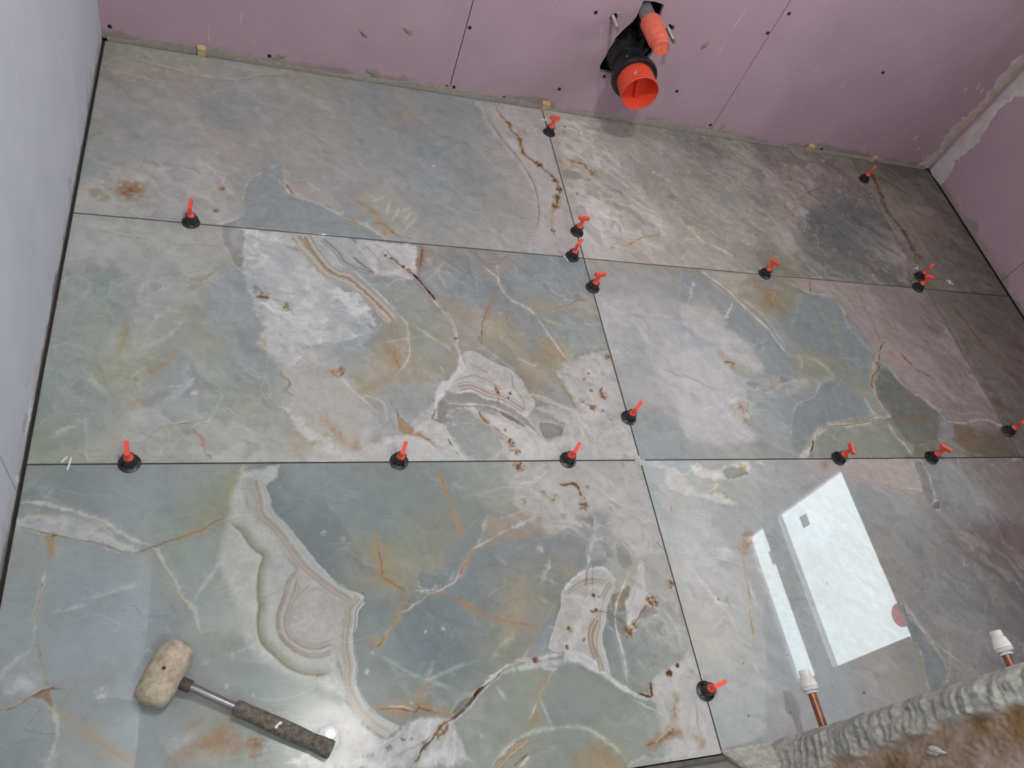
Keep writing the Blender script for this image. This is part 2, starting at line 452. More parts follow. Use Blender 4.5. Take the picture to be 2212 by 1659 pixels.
        if edge:
            ec, ea, ew = edge
            s.mix(w, np.exp(-(sd/ew)**2)*ea, ec)
    def stroke(s, pts, col, wd, a=1.0, soft=None, warp=3.0, var=0.5, taper=0.15, mot=0.12, side=0.0, sm=True, fringe=0.30):
        col = np.asarray(col, np.float32); rusty = col[0]-col[2] > 34; pale = col.min() > 165
        if rusty:
            g = col.mean(); col = (g + (col-g)*0.84)*1.03; wd *= 0.72; fringe *= 1.0
        elif pale and wd < 16 and not side: wd *= 0.8; a *= 0.9
        P = smooth_line(pts, False, 4) if sm else np.asarray(pts, float)
        soft = max(wd*0.6, 1.2) if soft is None else soft
        w = s.win(P, wd*2.6+soft+warp+4)
        if w is None: return
        X, Y = s.coords(w, warp)
        d, t, sg = seg_dist(X, Y, P)
        if fringe and not side:
            fr = np.exp(-(d/(wd*1.3+2.5))**2)*a*fringe*np.clip(np.minimum(t, 1-t)/0.12, 0, 1)*np.clip(0.7+1.2*s.n_mid[w], 0, 1.4)
            s.mix(w, fr, col*0.6 + 0.4*np.array((190, 178, 160), np.float32) if rusty else col)
        if side:   # fades only to one side
            d = np.where(sg*side > 0, d, d*6)
        ww = wd*0.5*(1 + var*(s.n_mid[w] + 0.7*s.n_fine[w]))
        if taper: ww = ww*np.clip(np.minimum(t, 1-t)/taper, 0.15, 1)
        k = sstep(soft*0.5, -soft*0.5, d - ww)*a
        if not side: k = k*np.clip(0.82 + 0.9*s.n_mid[w] + 0.5*s.n_fine[w], 0.25, 1)
        if mot: k = k*np.clip(1 - mot*(0.5 - s.n_mid[w] - 0.8*s.n_fine[w]), 0, 1)
        s.mix(w, k, col)
    def glow(s, pts, col, wd, a=0.6, warp=8.0):
        P = smooth_line(pts, False, 3)
        w = s.win(P, wd*2.2+warp)
        if w is None: return
        X, Y = s.coords(w, warp)
        d, t, _ = seg_dist(X, Y, P)
        col = np.asarray(col, np.float32); warm = col[0]-col[2] > 24; a = a*(1.15 if warm else 0.9)
        if warm: col = col + np.array((2, 3, 9), np.float32)
        fade = np.sin(np.pi*np.clip(0.12+0.76*t, 0, 1))**0.8 * np.clip(0.75 + 0.7*s.n_mid[w] + 0.5*s.n_fine[w], 0.1, 1.3)
        s.mix(w, np.exp(-(d/(wd*(0.65+0.5*fade)))**2)*a*fade, col)
    def band(s, pts, wd, cols, a=1.0, warp=2.5, lines=0, lcol=(150, 128, 108), la=0.5):
        """agate band: cols across the width from the left side of the path to its right"""
        P = smooth_line(pts, False, 4)
        w = s.win(P, wd*0.5+warp+3)
        if w is None: return
        X, Y = s.coords(w, warp)
        d, t, sg = seg_dist(X, Y, P)
        u = d*sg/(wd) + 0.5                      # 0..1 across
        ends = np.clip(np.minimum(t, 1-t)/0.01, 0, 1)
        k = sstep(0.5, 0.5-1.5/wd, np.abs(u-0.5))*a*ends
        cols = np.asarray(cols, np.float32); n = len(cols)
        f = np.clip(u, 0, 0.9999)*(n-1); i = f.astype(int); fr = (f-i)[..., None]
        cc = cols[i]*(1-fr) + cols[np.minimum(i+1, n-1)]*fr
        if lines:
            ph = (u + 0.05*s.n_mid[w])*lines*0.62
            ln = np.exp(-((ph-np.round(ph))/0.22)**2)*la*0.8*(0.5+0.5*_hash(np.round(ph), np.round(ph)*0, 5))
            cc = cc*(1-ln[..., None]) + np.asarray(lcol, np.float32)*ln[..., None]
        kk = np.clip(k, 0, 1)[..., None]
        s.C[w] = s.C[w]*(1-kk) + cc*kk
    def flow(s, ang, stretch, scale, seed, w=np.s_[:, :]):
        c, sn = math.cos(ang), math.sin(ang)
        X = s.X[w] + 26*s.w1[0][w] + 5*s.w2[0][w]; Y = s.Y[w] + 26*s.w1[1][w] + 5*s.w2[1][w]
        return (X*c + Y*sn)/(scale*stretch), (-X*sn + Y*c)/scale
    def layers(s, amp=6, scale=150, k=4.0, ang=-0.7, stretch=1.6, seed=0, w=np.s_[:, :], mask=1.0):
        """translucent sheets: brightness ramps that end in soft steps"""
        u, v = s.flow(ang, stretch, scale, seed, w)
        f = fbm(u, v, s.seed+401+seed, 4)*k
        fr = f - np.floor(f); saw = fr - sstep(0.80, 1.0, fr)
        s.C[w] += ((saw-0.36)*amp*2*mask)[..., None]
    def crystal(s, pts, col, a=0.6, soft=12.0, warp=8.0, scale=13, ang=-0.7, stretch=1.6, power=2.5, floor=0.15, seed=0):
        """pale cloudy crystal mass inside an outline"""
        P = smooth_line(pts, True, 3)
        w = s.win(P, soft*2+warp+2)
        if w is None: return
        X, Y = s.coords(w, warp)
        d, _, _ = seg_dist(X, Y, P, True)
        k = sstep(-soft, soft, np.where(inside(X, Y, P), d, -d))
        u, v = s.flow(ang, stretch, scale*2.6, seed, w)
        r = np.clip(1 - np.abs(fbm(u, v, s.seed+301+seed, 5))*2.0, 0, 1)**2
        cl = np.clip(0.5 + 0.9*fbm(u*0.5+4, v*0.5, s.seed+351+seed, 5), 0, 1)
        s.mix(w, k*a*np.clip(0.12 + 0.75*r*cl + 0.65*cl*cl, 0, 1), col)
        dk = sstep(0.15, 0.6, fbm(u*0.8+7, v*0.8, s.seed+371+seed, 5))*k*a
        s.C[w] -= (dk*20)[..., None]*np.array((1.0, 0.98, 0.95), np.float32)
        s.layers(4, scale*6, 3.0, ang, stretch, seed+5, w, k*a)
    def facets(s, amp=5, scale=75, line=0.35, col=(208, 206, 200), thr=0.0, seed=0, stretch=1.5, ang=-0.7):
        """angular translucent plates: small brightness steps with pale hair-thin borders"""
        c, sn = math.cos(ang), math.sin(ang)
        X = s.X + 6*s.w1[0] + 1.5*s.w2[0]; Y = s.Y + 6*s.w1[1] + 1.5*s.w2[1]
        u = (X*c + Y*sn)/(scale*stretch); v = (-X*sn + Y*c)/scale
        iu = np.floor(u).astype(np.int64); iv = np.floor(v).astype(np.int64)
        f1 = np.full(u.shape, 9.0, np.float32); f2 = f1.copy(); cid = np.zeros(u.shape, np.float32)
        for i in (-1, 0, 1):
            for j in (-1, 0, 1):
                px = iu+i+_hash(iu+i, iv+j, s.seed+seed+501); py = iv+j+_hash(iu+i, iv+j, s.seed+seed+502)
                d = np.hypot(u-px, v-py); h = _hash(iu+i, iv+j, s.seed+seed+503)
                near = d < f1
                f2 = np.where(near, f1, np.minimum(f2, d)); cid = np.where(near, h, cid); f1 = np.where(near, d, f1)
        e = (f2-f1)*scale
        m = sstep(thr-0.2, thr+0.3, fbm(s.X/160, s.Y/160, s.seed+seed+511, 3))
        s.C += ((cid-0.5)*2*amp*m*(1 - 0.6*sstep(0, scale*0.5, e)))[..., None]
        s.mix(np.s_[:, :], sstep(3.2, 0.0, e)*line*m*np.clip(0.3+1.5*s.n_mid, 0, 1), col)
    def veil(s, amt=0.5, ang=-0.7, stretch=3.0, scale=26, col=(206, 204, 200), thr=0.05, power=5, seed=0):
        """mist drawn out along one direction, gathered in clouds"""
        u, v = s.flow(ang, stretch, scale*1.6, seed)
        r = np.clip(1 - np.abs(fbm(u, v, s.seed+101+seed, 5))*1.9, 0, 1)**2
        cl = sstep(thr-0.25, thr+0.5, fbm(u*0.28, v*0.28, s.seed+151+seed, 4))
        s.mix(np.s_[:, :], (0.8*r + 0.2)*cl*amt, col)
    def relief(s, amp=7, ang=-0.7, stretch=2.0, scale=30, seed=0):
        u, v = s.flow(ang, stretch, scale, seed)
        n = fbm(u, v, s.seed+201+seed, 5)
        n2 = fbm(s.X/5, s.Y/5, s.seed+261+seed, 2)
        s.C += (n*amp*1.1 + n2*amp*0.35)[..., None]
    def speck(s, x, y, rad, col, a=0.8, thr=0.1, scale=6):
        """irregular stain patches within a radius"""
        w = s.win([(x, y)], rad*1.3)
        if w is None: return
        X, Y = s.X[w], s.Y[w]
        n = fbm(X/scale/1.5, Y/scale/1.5, s.seed+int(x)+int(y), 4)
        r = np.hypot(X-x, Y-y)/rad
        col = np.asarray(col, np.float32); g = col.mean(); col = g + (col-g)*0.85
        if col.min() > 200: a *= 0.55
        s.mix(w, sstep(1.2, 0.2, r)*a*0.25, col)
        s.mix(w, sstep(thr, thr+0.4, n + 0.25*(1-r))*sstep(1.1, 0.4, r)*a*0.9, col)
    def grade(s):
        """a little local contrast, and quieter colour"""
        def blur(A, r):
            for ax in (0, 1):
                P = np.pad(A, [(r+1, r) if i == ax else (0, 0) for i in range(3)], 'edge').cumsum(ax, dtype=np.float64)
                n = A.shape[ax]
                A = ((np.take(P, range(2*r+1, 2*r+1+n), ax) - np.take(P, range(n), ax))/(2*r+1)).astype(np.float32)
            return A
        L = s.C.mean(-1, keepdims=True)
        r1 = max(1, int(4/s.step)); r2 = max(2, int(16/s.step))
        s.C += 0.45*(L - blur(L, r1)) + 0.45*(L - blur(blur(L, r2), r2))
        g = s.C.mean(-1, keepdims=True); d = s.C[..., 0:1]-s.C[..., 2:3]
        sat = 0.96 + 0.14*sstep(4, 22, d) - 0.38*sstep(34, 90, d) - 0.40*sstep(-5, 20, -d) - 0.10*sstep(2, 14, s.C[..., 1:2]-np.maximum(s.C[..., 0:1], s.C[..., 2:3]))
        sat = sat*(1 - 0.45*sstep(172, 200, g))
        s.C[:] = np.clip(g + (s.C-g)*sat, 4, 240)
        g = s.C.mean(-1, keepdims=True); s.C *= np.where(g > 160, (165 + (g-165)*1.04)/np.maximum(g, 1), 1)
        R_, G_, B_ = s.C[..., 0], s.C[..., 1], s.C[..., 2]
        G_ += np.where(B_ > R_, 0.8*np.maximum(0, (R_+B_)/2 + 3.0 - G_), 0)
    def build(s, name, m, parent, gain=1.0):
        top = np.stack([s.X/1000, s.Y/1000, np.zeros_like(s.X)], -1).reshape(-1, 3)
        nx, ny = s.nx, s.ny
        idx = np.arange(nx*ny).reshape(ny, nx)
        q = np.stack([idx[:-1, :-1], idx[:-1, 1:], idx[1:, 1:], idx[1:, :-1]], -1).reshape(-1, 4)
        ring = np.concatenate([idx[0, :-1], idx[:-1, -1], idx[-1, :0:-1], idx[:0:-1, 0]])
        low = top[ring].copy(); low[:, 2] = -0.010
        li = np.arange(len(ring)) + nx*ny
        sk = np.stack([ring, li, np.roll(li, -1), np.roll(ring, -1)], -1)
        V = np.concatenate([top, low]); F = np.concatenate([q, sk])
        me = bpy.data.meshes.new(name)
        me.vertices.add(len(V)); me.vertices.foreach_set('co', V.astype(np.float32).ravel())
        me.loops.add(F.size); me.loops.foreach_set('vertex_index', F.astype(np.int32).ravel())
        me.polygons.add(len(F)); me.polygons.foreach_set('loop_start', np.arange(0, F.size, 4, dtype=np.int32))
        me.update(calc_edges=True)
        C = np.clip(s.C.reshape(-1, 3)/255.0, 0, 1)
        lin = np.where(C <= 0.04045, C/12.92, ((C+0.055)/1.055)**2.4)*gain
        side = np.tile(np.array([[0.035, 0.034, 0.032]], np.float32), (len(ring), 1))
        lin = np.concatenate([lin, side])
        rgba = np.concatenate([lin, np.ones((len(lin), 1))], 1).astype(np.float32)
        ca = me.attributes.new('onyx', 'FLOAT_COLOR', 'POINT')
        ca.data.foreach_set('color', rgba.ravel())
        me.materials.append(m); me.materials.append(M['tile_edge'])
        mi = np.zeros(len(F), np.int32); mi[len(q):] = 1
        me.polygons.foreach_set('material_index', mi)
        return link(name, me, parent)
TILE_RECT = {
 'a1': (0.0, 1198.7, -606.4, 0.0, 2.8, 11),
 'a2': (1201.3, 2395.6, -606.4, 0.0, 2.8, 12),
 'a3': (2396.6, 2761.0, -606.4, 0.0, 3.2, 13),
 'b1': (0.0, 1198.7, -1210.2, -608.9, 2.0, 21),
 'b2': (1201.3, 2395.6, -1210.2, -608.9, 2.1, 22),
 'b3': (2396.6, 2761.0, -1210.2, -608.9, 3.2, 23),
 'c1': (0.0, 1198.7, -1820.0, -1212.7, 1.8, 31),
 'c2': (1201.3, 2395.6, -1820.0, -1212.7, 2.2, 32),
 'c3': (2396.6, 2761.0, -1820.0, -1212.7, 6.0, 33),
}
def paint_a1(T):
    T.base([(16,-14,152,148,138),(82,-28,162,158,148),(137,-38,166,160,150),(229,-26,162,160,152),(306,-32,160,162,160),(384,-18,164,162,154),(465,-18,160,156,144),(547,-51,164,160,150),(19,-114,160,154,144),(89,-114,168,162,150),(152,-111,170,162,148),(217,-157,162,158,152),(289,-114,164,162,158),(9,-218,158,156,152),(65,-239,160,160,160),(131,-207,164,160,154),(102,-277,156,158,158),(185,-236,164,160,154),(284,-196,146,150,156),(329,-204,150,153,157),(385,-166,162,160,157),(464,-130,166,162,156),(544,-143,166,162,156),(16,-345,160,156,144),(60,-363,156,158,158),(140,-336,154,158,157),(208,-333,158,160,158),(278,-348,164,158,150),(386,-269,162,160,156),(481,-250,164,162,154),(559,-264,162,162,152),(16,-464,148,154,158),(53,-458,156,158,156),(116,-457,164,164,160),(180,-436,156,158,158),(228,-395,158,160,160),(264,-421,166,162,152),(316,-423,158,160,160),(386,-389,162,160,154),(478,-383,172,168,158),(535,-396,164,162,158),(32,-559,170,168,162),(76,-543,168,162,150),(106,-529,164,148,124),(137,-519,168,166,160),(171,-548,176,176,173),(218,-531,166,167,167),(268,-534,170,166,160),(300,-488,164,158,148),(205,-582,172,174,174),(126,-574,166,168,165),(319,-551,172,168,160),(303,-593,168,166,160),(51,-590,178,178,174),(380,-491,146,154,162),(422,-537,150,158,158),(387,-582,150,160,156),(492,-578,154,164,158),(546,-596,158,166,158),(495,-457,166,163,160),(551,-465,168,164,162),(610,-63,158,158,156),(692,-110,148,152,160),(646,-172,156,157,156),(759,-95,160,158,152),(763,-140,162,152,138),(854,-39,154,156,156),(922,-58,148,152,157),(962,-104,156,156,155),(620,-252,160,160,155),(704,-235,154,156,158),(794,-186,148,152,158),(882,-187,146,150,155),(946,-220,152,154,153),(615,-342,160,162,158),(697,-328,152,156,158),(784,-282,148,153,158),(869,-297,148,152,156),(957,-300,156,157,152),(1027,-287,168,164,158),(611,-417,156,158,160),(692,-387,156,158,156),(772,-402,148,154,158),(857,-389,146,151,155),(944,-387,152,154,153),(1023,-392,170,164,160),(646,-472,168,164,152),(684,-488,172,166,150),(745,-474,164,164,158),(806,-471,148,154,158),(889,-470,148,153,154),(974,-475,162,160,154),(1044,-448,170,165,158),(719,-537,168,166,156),(798,-537,156,160,157),(879,-543,164,166,161),(961,-554,172,170,164),(1023,-569,174,172,166),(753,-591,168,166,160),(586,-513,160,163,166),(602,-579,156,165,162),(1083,-92,170,166,158),(1160,-76,176,172,166),(1184,-208,182,178,174),(1159,-328,176,172,166),(1179,-458,180,174,170),(1134,-561,182,174,166),(1114,-438,176,171,166)], sigma=40, warp=22)
    T.clouds(6)
    T.facets(4,110,0.25,(190,188,182),0.1)
    T.veil(0.45,-0.6,2.5,30,(192,190,184),0.0)
    T.veil(0.25,-0.6,3,18,(150,152,150),0.05,seed=7)
    T.hair(0.25,(190,188,182),120,0.03,3,0.0)
    T.crystal([(14,-499),(112,-406),(245,-381),(338,-513),(333,-584),(287,-605),(7,-600)],(198, 196, 192), a=0.75, soft=30, scale=22, ang=-0.6, seed=2)
    T.crystal([(14,-234),(162,-145),(275,-263),(351,-406),(212,-414),(49,-418)],(184, 182, 176), a=0.5, soft=35, scale=26, ang=-0.6, seed=4)
    T.crystal([(22,-6),(465,-11),(424,-107),(197,-137),(54,-123)],(184, 180, 170), a=0.5, soft=20, scale=18, ang=-0.25, seed=5)
    T.stroke([(56,-60),(92,-67),(136,-74),(187,-80),(232,-90),(277,-89),(330,-78),(385,-46),(457,-28)],(150, 124, 92),4, a=0.75, mot=0.3, warp=5)
    T.stroke([(59,-53),(113,-61),(176,-73),(228,-85),(315,-76),(384,-38)],(192, 184, 168),7, a=0.55, warp=6)
    T.stroke([(241,-49),(286,-24),(345,-22),(404,-27),(453,-1),(459,-29)],(182, 180, 172),8, a=0.55, warp=6)
    T.stroke([(77,-55),(78,-22),(54,-3)],(190, 186, 178),4, a=0.5)
    T.stroke([(148,-93),(157,-71),(187,-76)],(190, 178, 154),4, a=0.6)
    T.glow([(161,-241),(222,-274),(277,-320),(325,-367),(386,-410)],(178, 166, 152),20, a=0.6, warp=14)
    T.glow([(204,-266),(235,-311),(215,-332)],(172, 166, 158),14, a=0.4)
    T.stroke([(195,-233),(251,-279),(298,-304)],(178, 172, 162),8, a=0.4, soft=10)
    T.glow([(16,-403),(70,-440),(103,-449)],(168, 156, 130),10, a=0.5)
    T.stroke([(48,-438),(83,-447),(116,-452),(125,-398)],(168, 158, 138),3, a=0.5)
    T.speck(103,-522,38,(158, 112, 66), a=0.6, thr=-0.25, scale=14)
    T.speck(100,-530,18,(150, 98, 54), a=0.5, thr=-0.1, scale=10)
    T.speck(46,-543,34,(164, 144, 118), a=0.5, thr=-0.1, scale=14)
    T.speck(295,-487,10,(146, 104, 68), a=0.8, thr=-0.25)
    T.glow([(282,-470),(300,-499)],(176, 156, 128),8, a=0.6)
    T.speck(284,-561,9,(160, 120, 84), a=0.7, thr=-0.2)
    T.stroke([(386,-405),(392,-412)],(116, 108, 96),3, a=0.8)
    T.poly([(351,-459),(390,-415),(431,-382),(436,-418),(437,-451),(451,-486),(494,-503),(530,-516),(571,-542),(603,-555),(671,-611),(567,-613),(456,-607),(300,-610),(330,-584),(348,-557),(344,-517)],(148, 158, 161), a=0.85, soft=3, warp=3)
    T.poly([(434,-391),(459,-436),(496,-447),(543,-482),(568,-511),(567,-537),(531,-511),(491,-498),(451,-483),(436,-445)],(178, 172, 164), a=0.6, soft=5)
    T.stroke([(431,-382),(434,-419),(441,-445),(455,-474),(498,-500),(534,-515),(571,-539),(588,-547),(614,-556),(646,-581),(671,-606)],(196, 186, 170),5, a=0.8, warp=4, mot=0.2)
    T.stroke([(437,-445),(448,-465),(455,-486)],(158, 112, 72),3, a=0.85)
    T.stroke([(527,-506),(549,-518)],(150, 108, 72),3, a=0.8)
    T.stroke([(567,-537),(589,-544),(610,-557)],(156, 112, 72),3, a=0.7)
    T.glow([(588,-547),(606,-563)],(182, 150, 112),7, a=0.6)
    T.stroke([(622,-550),(647,-578),(675,-605)],(204, 200, 196),9, a=0.7, mot=0.3)
    T.stroke([(394,-415),(419,-437),(444,-476)],(176, 182, 186),3, a=0.6)
    T.glow([(593,-464),(626,-491),(651,-515),(679,-548)],(174, 148, 112),9, a=0.7)
    T.stroke([(603,-479),(644,-508),(665,-529)],(160, 124, 84),3, a=0.5)
    T.stroke([(637,-551),(664,-550),(682,-561),(696,-582),(714,-590),(745,-594)],(162, 112, 66),3.5, a=0.85)
    T.glow([(641,-553),(675,-554),(677,-579),(668,-596)],(182, 148, 106),10, a=0.65)
    T.poly([(604,-465),(649,-433),(704,-436),(748,-479),(760,-521),(717,-564),(679,-548),(644,-505)],(178, 176, 166), a=0.4, soft=10)
    T.stroke([(696,-459),(688,-488),(681,-521)],(198, 194, 184),6, a=0.65, soft=5)
    T.stroke([(717,-489),(701,-524),(691,-546)],(198, 194, 184),6, a=0.65, soft=5)
    T.stroke([(761,-515),(734,-546),(715,-580)],(198, 194, 184),6, a=0.65, soft=5)
    T.stroke([(747,-496),(719,-543)],(198, 194, 184),6, a=0.65, soft=5)
    T.stroke([(646,-478),(687,-455)],(198, 194, 184),6, a=0.65, soft=5)
    T.stroke([(722,-499),(748,-485)],(198, 194, 184),6, a=0.65, soft=5)
    T.glow([(709,-165),(754,-142),(775,-104)],(170, 154, 130),13, a=0.5)
    T.poly([(655,-341),(671,-402),(642,-412),(620,-393)],(170, 168, 158), a=0.4, soft=6)
    T.poly([(985,-12),(1051,-22),(1148,-7),(1196,-22),(1198,-258),(1196,-485),(1199,-595),(1048,-617),(1067,-552),(1096,-469),(1107,-385),(1093,-307),(1063,-236),(1030,-151),(1008,-81)],(182, 177, 173), a=0.8, soft=5, mot=0.2)
    T.poly([(985,-44),(1014,-107),(1045,-207),(1072,-267),(1094,-351),(1066,-324),(1031,-236),(1002,-150)],(172, 168, 160), a=0.6, soft=8)
    T.crystal([(1026,-28),(1195,-26),(1198,-258),(1199,-595),(1048,-617),(1096,-469),(1093,-307)],(198, 194, 190), a=0.6, soft=12, scale=14, ang=-1.1, seed=6)
    T.stroke([(1009,-24),(1017,-86),(1043,-162),(1074,-228),(1102,-306),(1111,-385),(1098,-469),(1073,-535)],(146, 134, 120),3.5, a=0.65, warp=3)
    T.stroke([(993,-56),(1022,-146),(1056,-225),(1085,-296),(1099,-374)],(192, 188, 182),4, a=0.6)
    T.glow([(1026,-28),(1037,-81),(1064,-151),(1089,-199)],(186, 176, 162),10, a=0.5)
    T.stroke([(1046,-23),(1055,-60),(1076,-94),(1078,-121),(1098,-147),(1097,-191),(1104,-222),(1123,-245),(1147,-270),(1162,-289),(1180,-318),(1182,-361),(1161,-413),(1141,-452),(1132,-493),(1131,-533)],(184, 158, 124),20, a=0.6, mot=0.3, warp=6, soft=12)
    T.stroke([(1046,-23),(1055,-60),(1076,-94),(1078,-121),(1098,-147),(1097,-191),(1104,-222),(1123,-245),(1147,-270),(1162,-289),(1180,-318),(1182,-361),(1161,-413),(1141,-452)],(142, 100, 60),9, a=0.85, mot=0.35, warp=6)
    T.speck(1140,-255,17,(134, 90, 50), a=0.8, thr=-0.1, scale=7)
    T.speck(1176,-316,10,(134, 90, 50), a=0.8, thr=-0.1, scale=7)
    T.speck(1183,-349,14,(134, 90, 50), a=0.8, thr=-0.1, scale=7)
    T.speck(1169,-382,14,(134, 90, 50), a=0.8, thr=-0.1, scale=7)
    T.speck(1157,-420,14,(134, 90, 50), a=0.8, thr=-0.1, scale=7)
    T.speck(1130,-517,9,(134, 90, 50), a=0.8, thr=-0.1, scale=7)
    T.speck(1089,-159,7,(134, 90, 50), a=0.8, thr=-0.1, scale=7)
    T.stroke([(1139,-464),(1129,-511),(1134,-539),(1155,-547)],(168, 134, 100),5, a=0.7, mot=0.4)
    T.glow([(1108,-559),(1170,-562)],(184, 170, 158),16, a=0.6)
    T.stroke([(1141,-374),(1113,-467),(1091,-555)],(192, 188, 184),8, a=0.5)
    T.stroke([(1105,-108),(1124,-166),(1144,-189)],(190, 186, 184),8, a=0.5)
    T.stroke([(1022,-344),(1037,-360)],(206, 204, 198),3, a=0.7)
    T.stroke([(819,-315),(825,-322)],(220, 218, 212),3, a=0.8)
    T.relief(4.5)

def paint_a2(T):
    T.base([(1243,-44,172,164,154),(1345,-51,164,158,148),(1457,-35,150,146,137),(1570,-27,146,142,134),(1657,-24,142,138,130),(1250,-127,166,158,146),(1339,-124,148,144,134),(1433,-127,154,150,143),(1541,-127,148,144,137),(1643,-123,148,142,136),(1220,-201,172,166,158),(1242,-237,160,146,122),(1241,-282,140,138,134),(1332,-214,158,154,148),(1408,-221,150,146,139),(1544,-211,146,141,133),(1272,-322,158,152,138),(1360,-308,152,147,140),(1471,-277,146,141,133),(1579,-273,148,141,132),(1224,-361,174,170,164),(1284,-413,168,164,156),(1390,-386,154,152,141),(1460,-407,148,149,138),(1541,-396,150,148,138),(1230,-439,158,154,156),(1247,-507,176,172,166),(1339,-484,158,155,146),(1441,-471,152,150,139),(1271,-562,174,168,160),(1370,-550,168,160,146),(1475,-527,168,162,150),(1698,-76,116,110,104),(1748,-103,108,104,99),(1890,-39,124,118,110),(2043,-49,120,114,106),(2249,-26,122,114,106),(2336,-58,122,112,104),(1691,-185,130,124,116),(1846,-159,126,122,114),(1967,-160,116,113,110),(2084,-133,132,121,113),(2211,-111,128,116,110),(2251,-165,126,117,111),(1655,-295,136,131,120),(1796,-293,130,128,119),(1929,-252,122,118,113),(2030,-229,126,112,99),(2121,-237,124,114,107),(2292,-218,114,108,102),(1620,-398,144,138,126),(1735,-382,134,132,122),(1891,-347,128,125,118),(1995,-312,130,120,110),(2110,-330,104,102,99),(2211,-317,92,94,94),(2316,-302,104,102,100),(1682,-453,142,139,127),(1790,-458,134,132,121),(1937,-421,144,137,130),(2028,-442,108,107,101),(2165,-412,96,99,96),(2301,-395,114,106,99),(1577,-527,158,154,146),(1711,-523,142,138,128),(1855,-507,130,126,111),(2032,-500,112,112,105),(2222,-485,110,108,102),(2378,-434,118,108,102)], sigma=42, warp=24)
    T.clouds(7)
    T.facets(7,60,0.5,(192,186,178),-0.1)
    T.veil(0.5,-0.75,3.2,26,(186,181,173),-0.05)
    T.veil(0.12,-0.75,3,18,(120,117,110),0.05,seed=7)
    T.hair(0.4,(186,180,172),90,0.04,3,-0.15)
    T.hair(0.3,(176,170,160),60,0.05,9,0.05)
    T.stroke([(1246,-29),(1301,-60),(1341,-70),(1382,-74)],(194, 188, 180),6, a=0.7, mot=0.4, warp=8)
    T.stroke([(1215,-175),(1282,-169),(1318,-210),(1359,-249),(1404,-294),(1443,-340),(1478,-398),(1498,-451),(1514,-498)],(194, 188, 180),8, a=0.8, mot=0.4, warp=8)
    T.stroke([(1199,-321),(1241,-371),(1276,-427),(1284,-491),(1288,-571)],(194, 188, 180),12, a=0.8, mot=0.4, warp=8)
    T.stroke([(1285,-389),(1340,-365),(1393,-392)],(194, 188, 180),6, a=0.7, mot=0.4, warp=8)
    T.stroke([(1312,-397),(1312,-360),(1309,-329)],(194, 188, 180),5, a=0.6, mot=0.4, warp=8)
    T.stroke([(1450,-123),(1495,-192),(1538,-232),(1584,-259)],(194, 188, 180),5, a=0.6, mot=0.4, warp=8)
    T.stroke([(1319,-28),(1331,-69)],(194, 188, 180),4, a=0.5, mot=0.4, warp=8)
    T.stroke([(1227,-118),(1266,-124),(1299,-159)],(194, 188, 180),10, a=0.6, mot=0.4, warp=8)
    T.stroke([(1477,-60),(1490,-116),(1499,-142)],(194, 188, 180),5, a=0.5, mot=0.4, warp=8)
    T.stroke([(1309,-488),(1358,-505),(1407,-523)],(194, 188, 180),7, a=0.5, mot=0.4, warp=8)
    T.stroke([(1450,-352),(1468,-381),(1486,-422)],(150, 118, 88),2, a=0.6)
    T.crystal([(1243,-44),(1394,-70),(1475,-354),(1514,-498),(1363,-574),(1218,-590),(1224,-361)],(202, 197, 190), a=0.8, soft=25, scale=13, ang=-0.75, stretch=2.4, seed=2)
    T.crystal([(1396,-63),(1668,-82),(1975,-61),(1980,-348),(1744,-507),(1490,-477)],(176, 170, 162), a=0.45, soft=30, scale=16, ang=-0.7, stretch=3, seed=3)
    T.poly([(1215,-267),(1255,-267),(1269,-291),(1237,-302),(1209,-294)],(132, 132, 130), a=0.6, soft=7)
    T.poly([(1216,-417),(1247,-407),(1247,-449),(1220,-464)],(150, 146, 150), a=0.7, soft=7, mot=0.4)
    T.poly([(1229,-463),(1269,-493),(1271,-562),(1248,-542),(1229,-504)],(160, 155, 150), a=0.6, soft=6, mot=0.5)
    T.stroke([(1236,-218),(1264,-225),(1288,-230),(1298,-253),(1316,-279)],(148, 104, 66),11, a=0.85, mot=0.4, warp=7)
    T.speck(1311,-261,20,(156, 116, 78), a=0.7, thr=-0.1, scale=9)
    T.speck(1241,-263,22,(164, 144, 112), a=0.6, thr=-0.05, scale=9)
    T.speck(1288,-294,8,(140, 104, 78), a=0.7)
    T.speck(1236,-359,8,(156, 122, 88), a=0.7)
    T.speck(1221,-147,14,(150, 118, 90), a=0.5, scale=6)
    T.speck(1257,-98,18,(140, 120, 104), a=0.5)
    T.speck(1263,-67,6,(84, 72, 62), a=0.8, thr=-0.2)
    T.stroke([(1338,-560),(1364,-534),(1412,-505),(1450,-494),(1480,-477)],(166, 128, 84),6, a=0.8, mot=0.35, warp=6)
    T.speck(1296,-559,12,(160, 124, 90), a=0.7)
    T.glow([(1345,-553),(1407,-523)],(180, 160, 132),12, a=0.5)
    T.stroke([(1385,-387),(1426,-437),(1470,-461),(1503,-469)],(170, 164, 148),3, a=0.5)
    T.stroke([(1556,-431),(1581,-453),(1604,-493),(1648,-518),(1697,-546)],(190, 182, 164),7, a=0.75, mot=0.2, warp=5)
    T.stroke([(1548,-457),(1581,-484),(1611,-505)],(160, 150, 128),4, a=0.5)
    T.stroke([(2006,-79),(2084,-102),(2133,-109)],(164, 156, 148),6, a=0.5, mot=0.4, warp=8)
    T.stroke([(1877,-42),(1942,-112),(1967,-175),(1968,-232)],(164, 156, 148),5, a=0.5, mot=0.4, warp=8)
    T.stroke([(1599,-296),(1701,-321),(1765,-378)],(164, 156, 148),8, a=0.4, mot=0.4, warp=8)
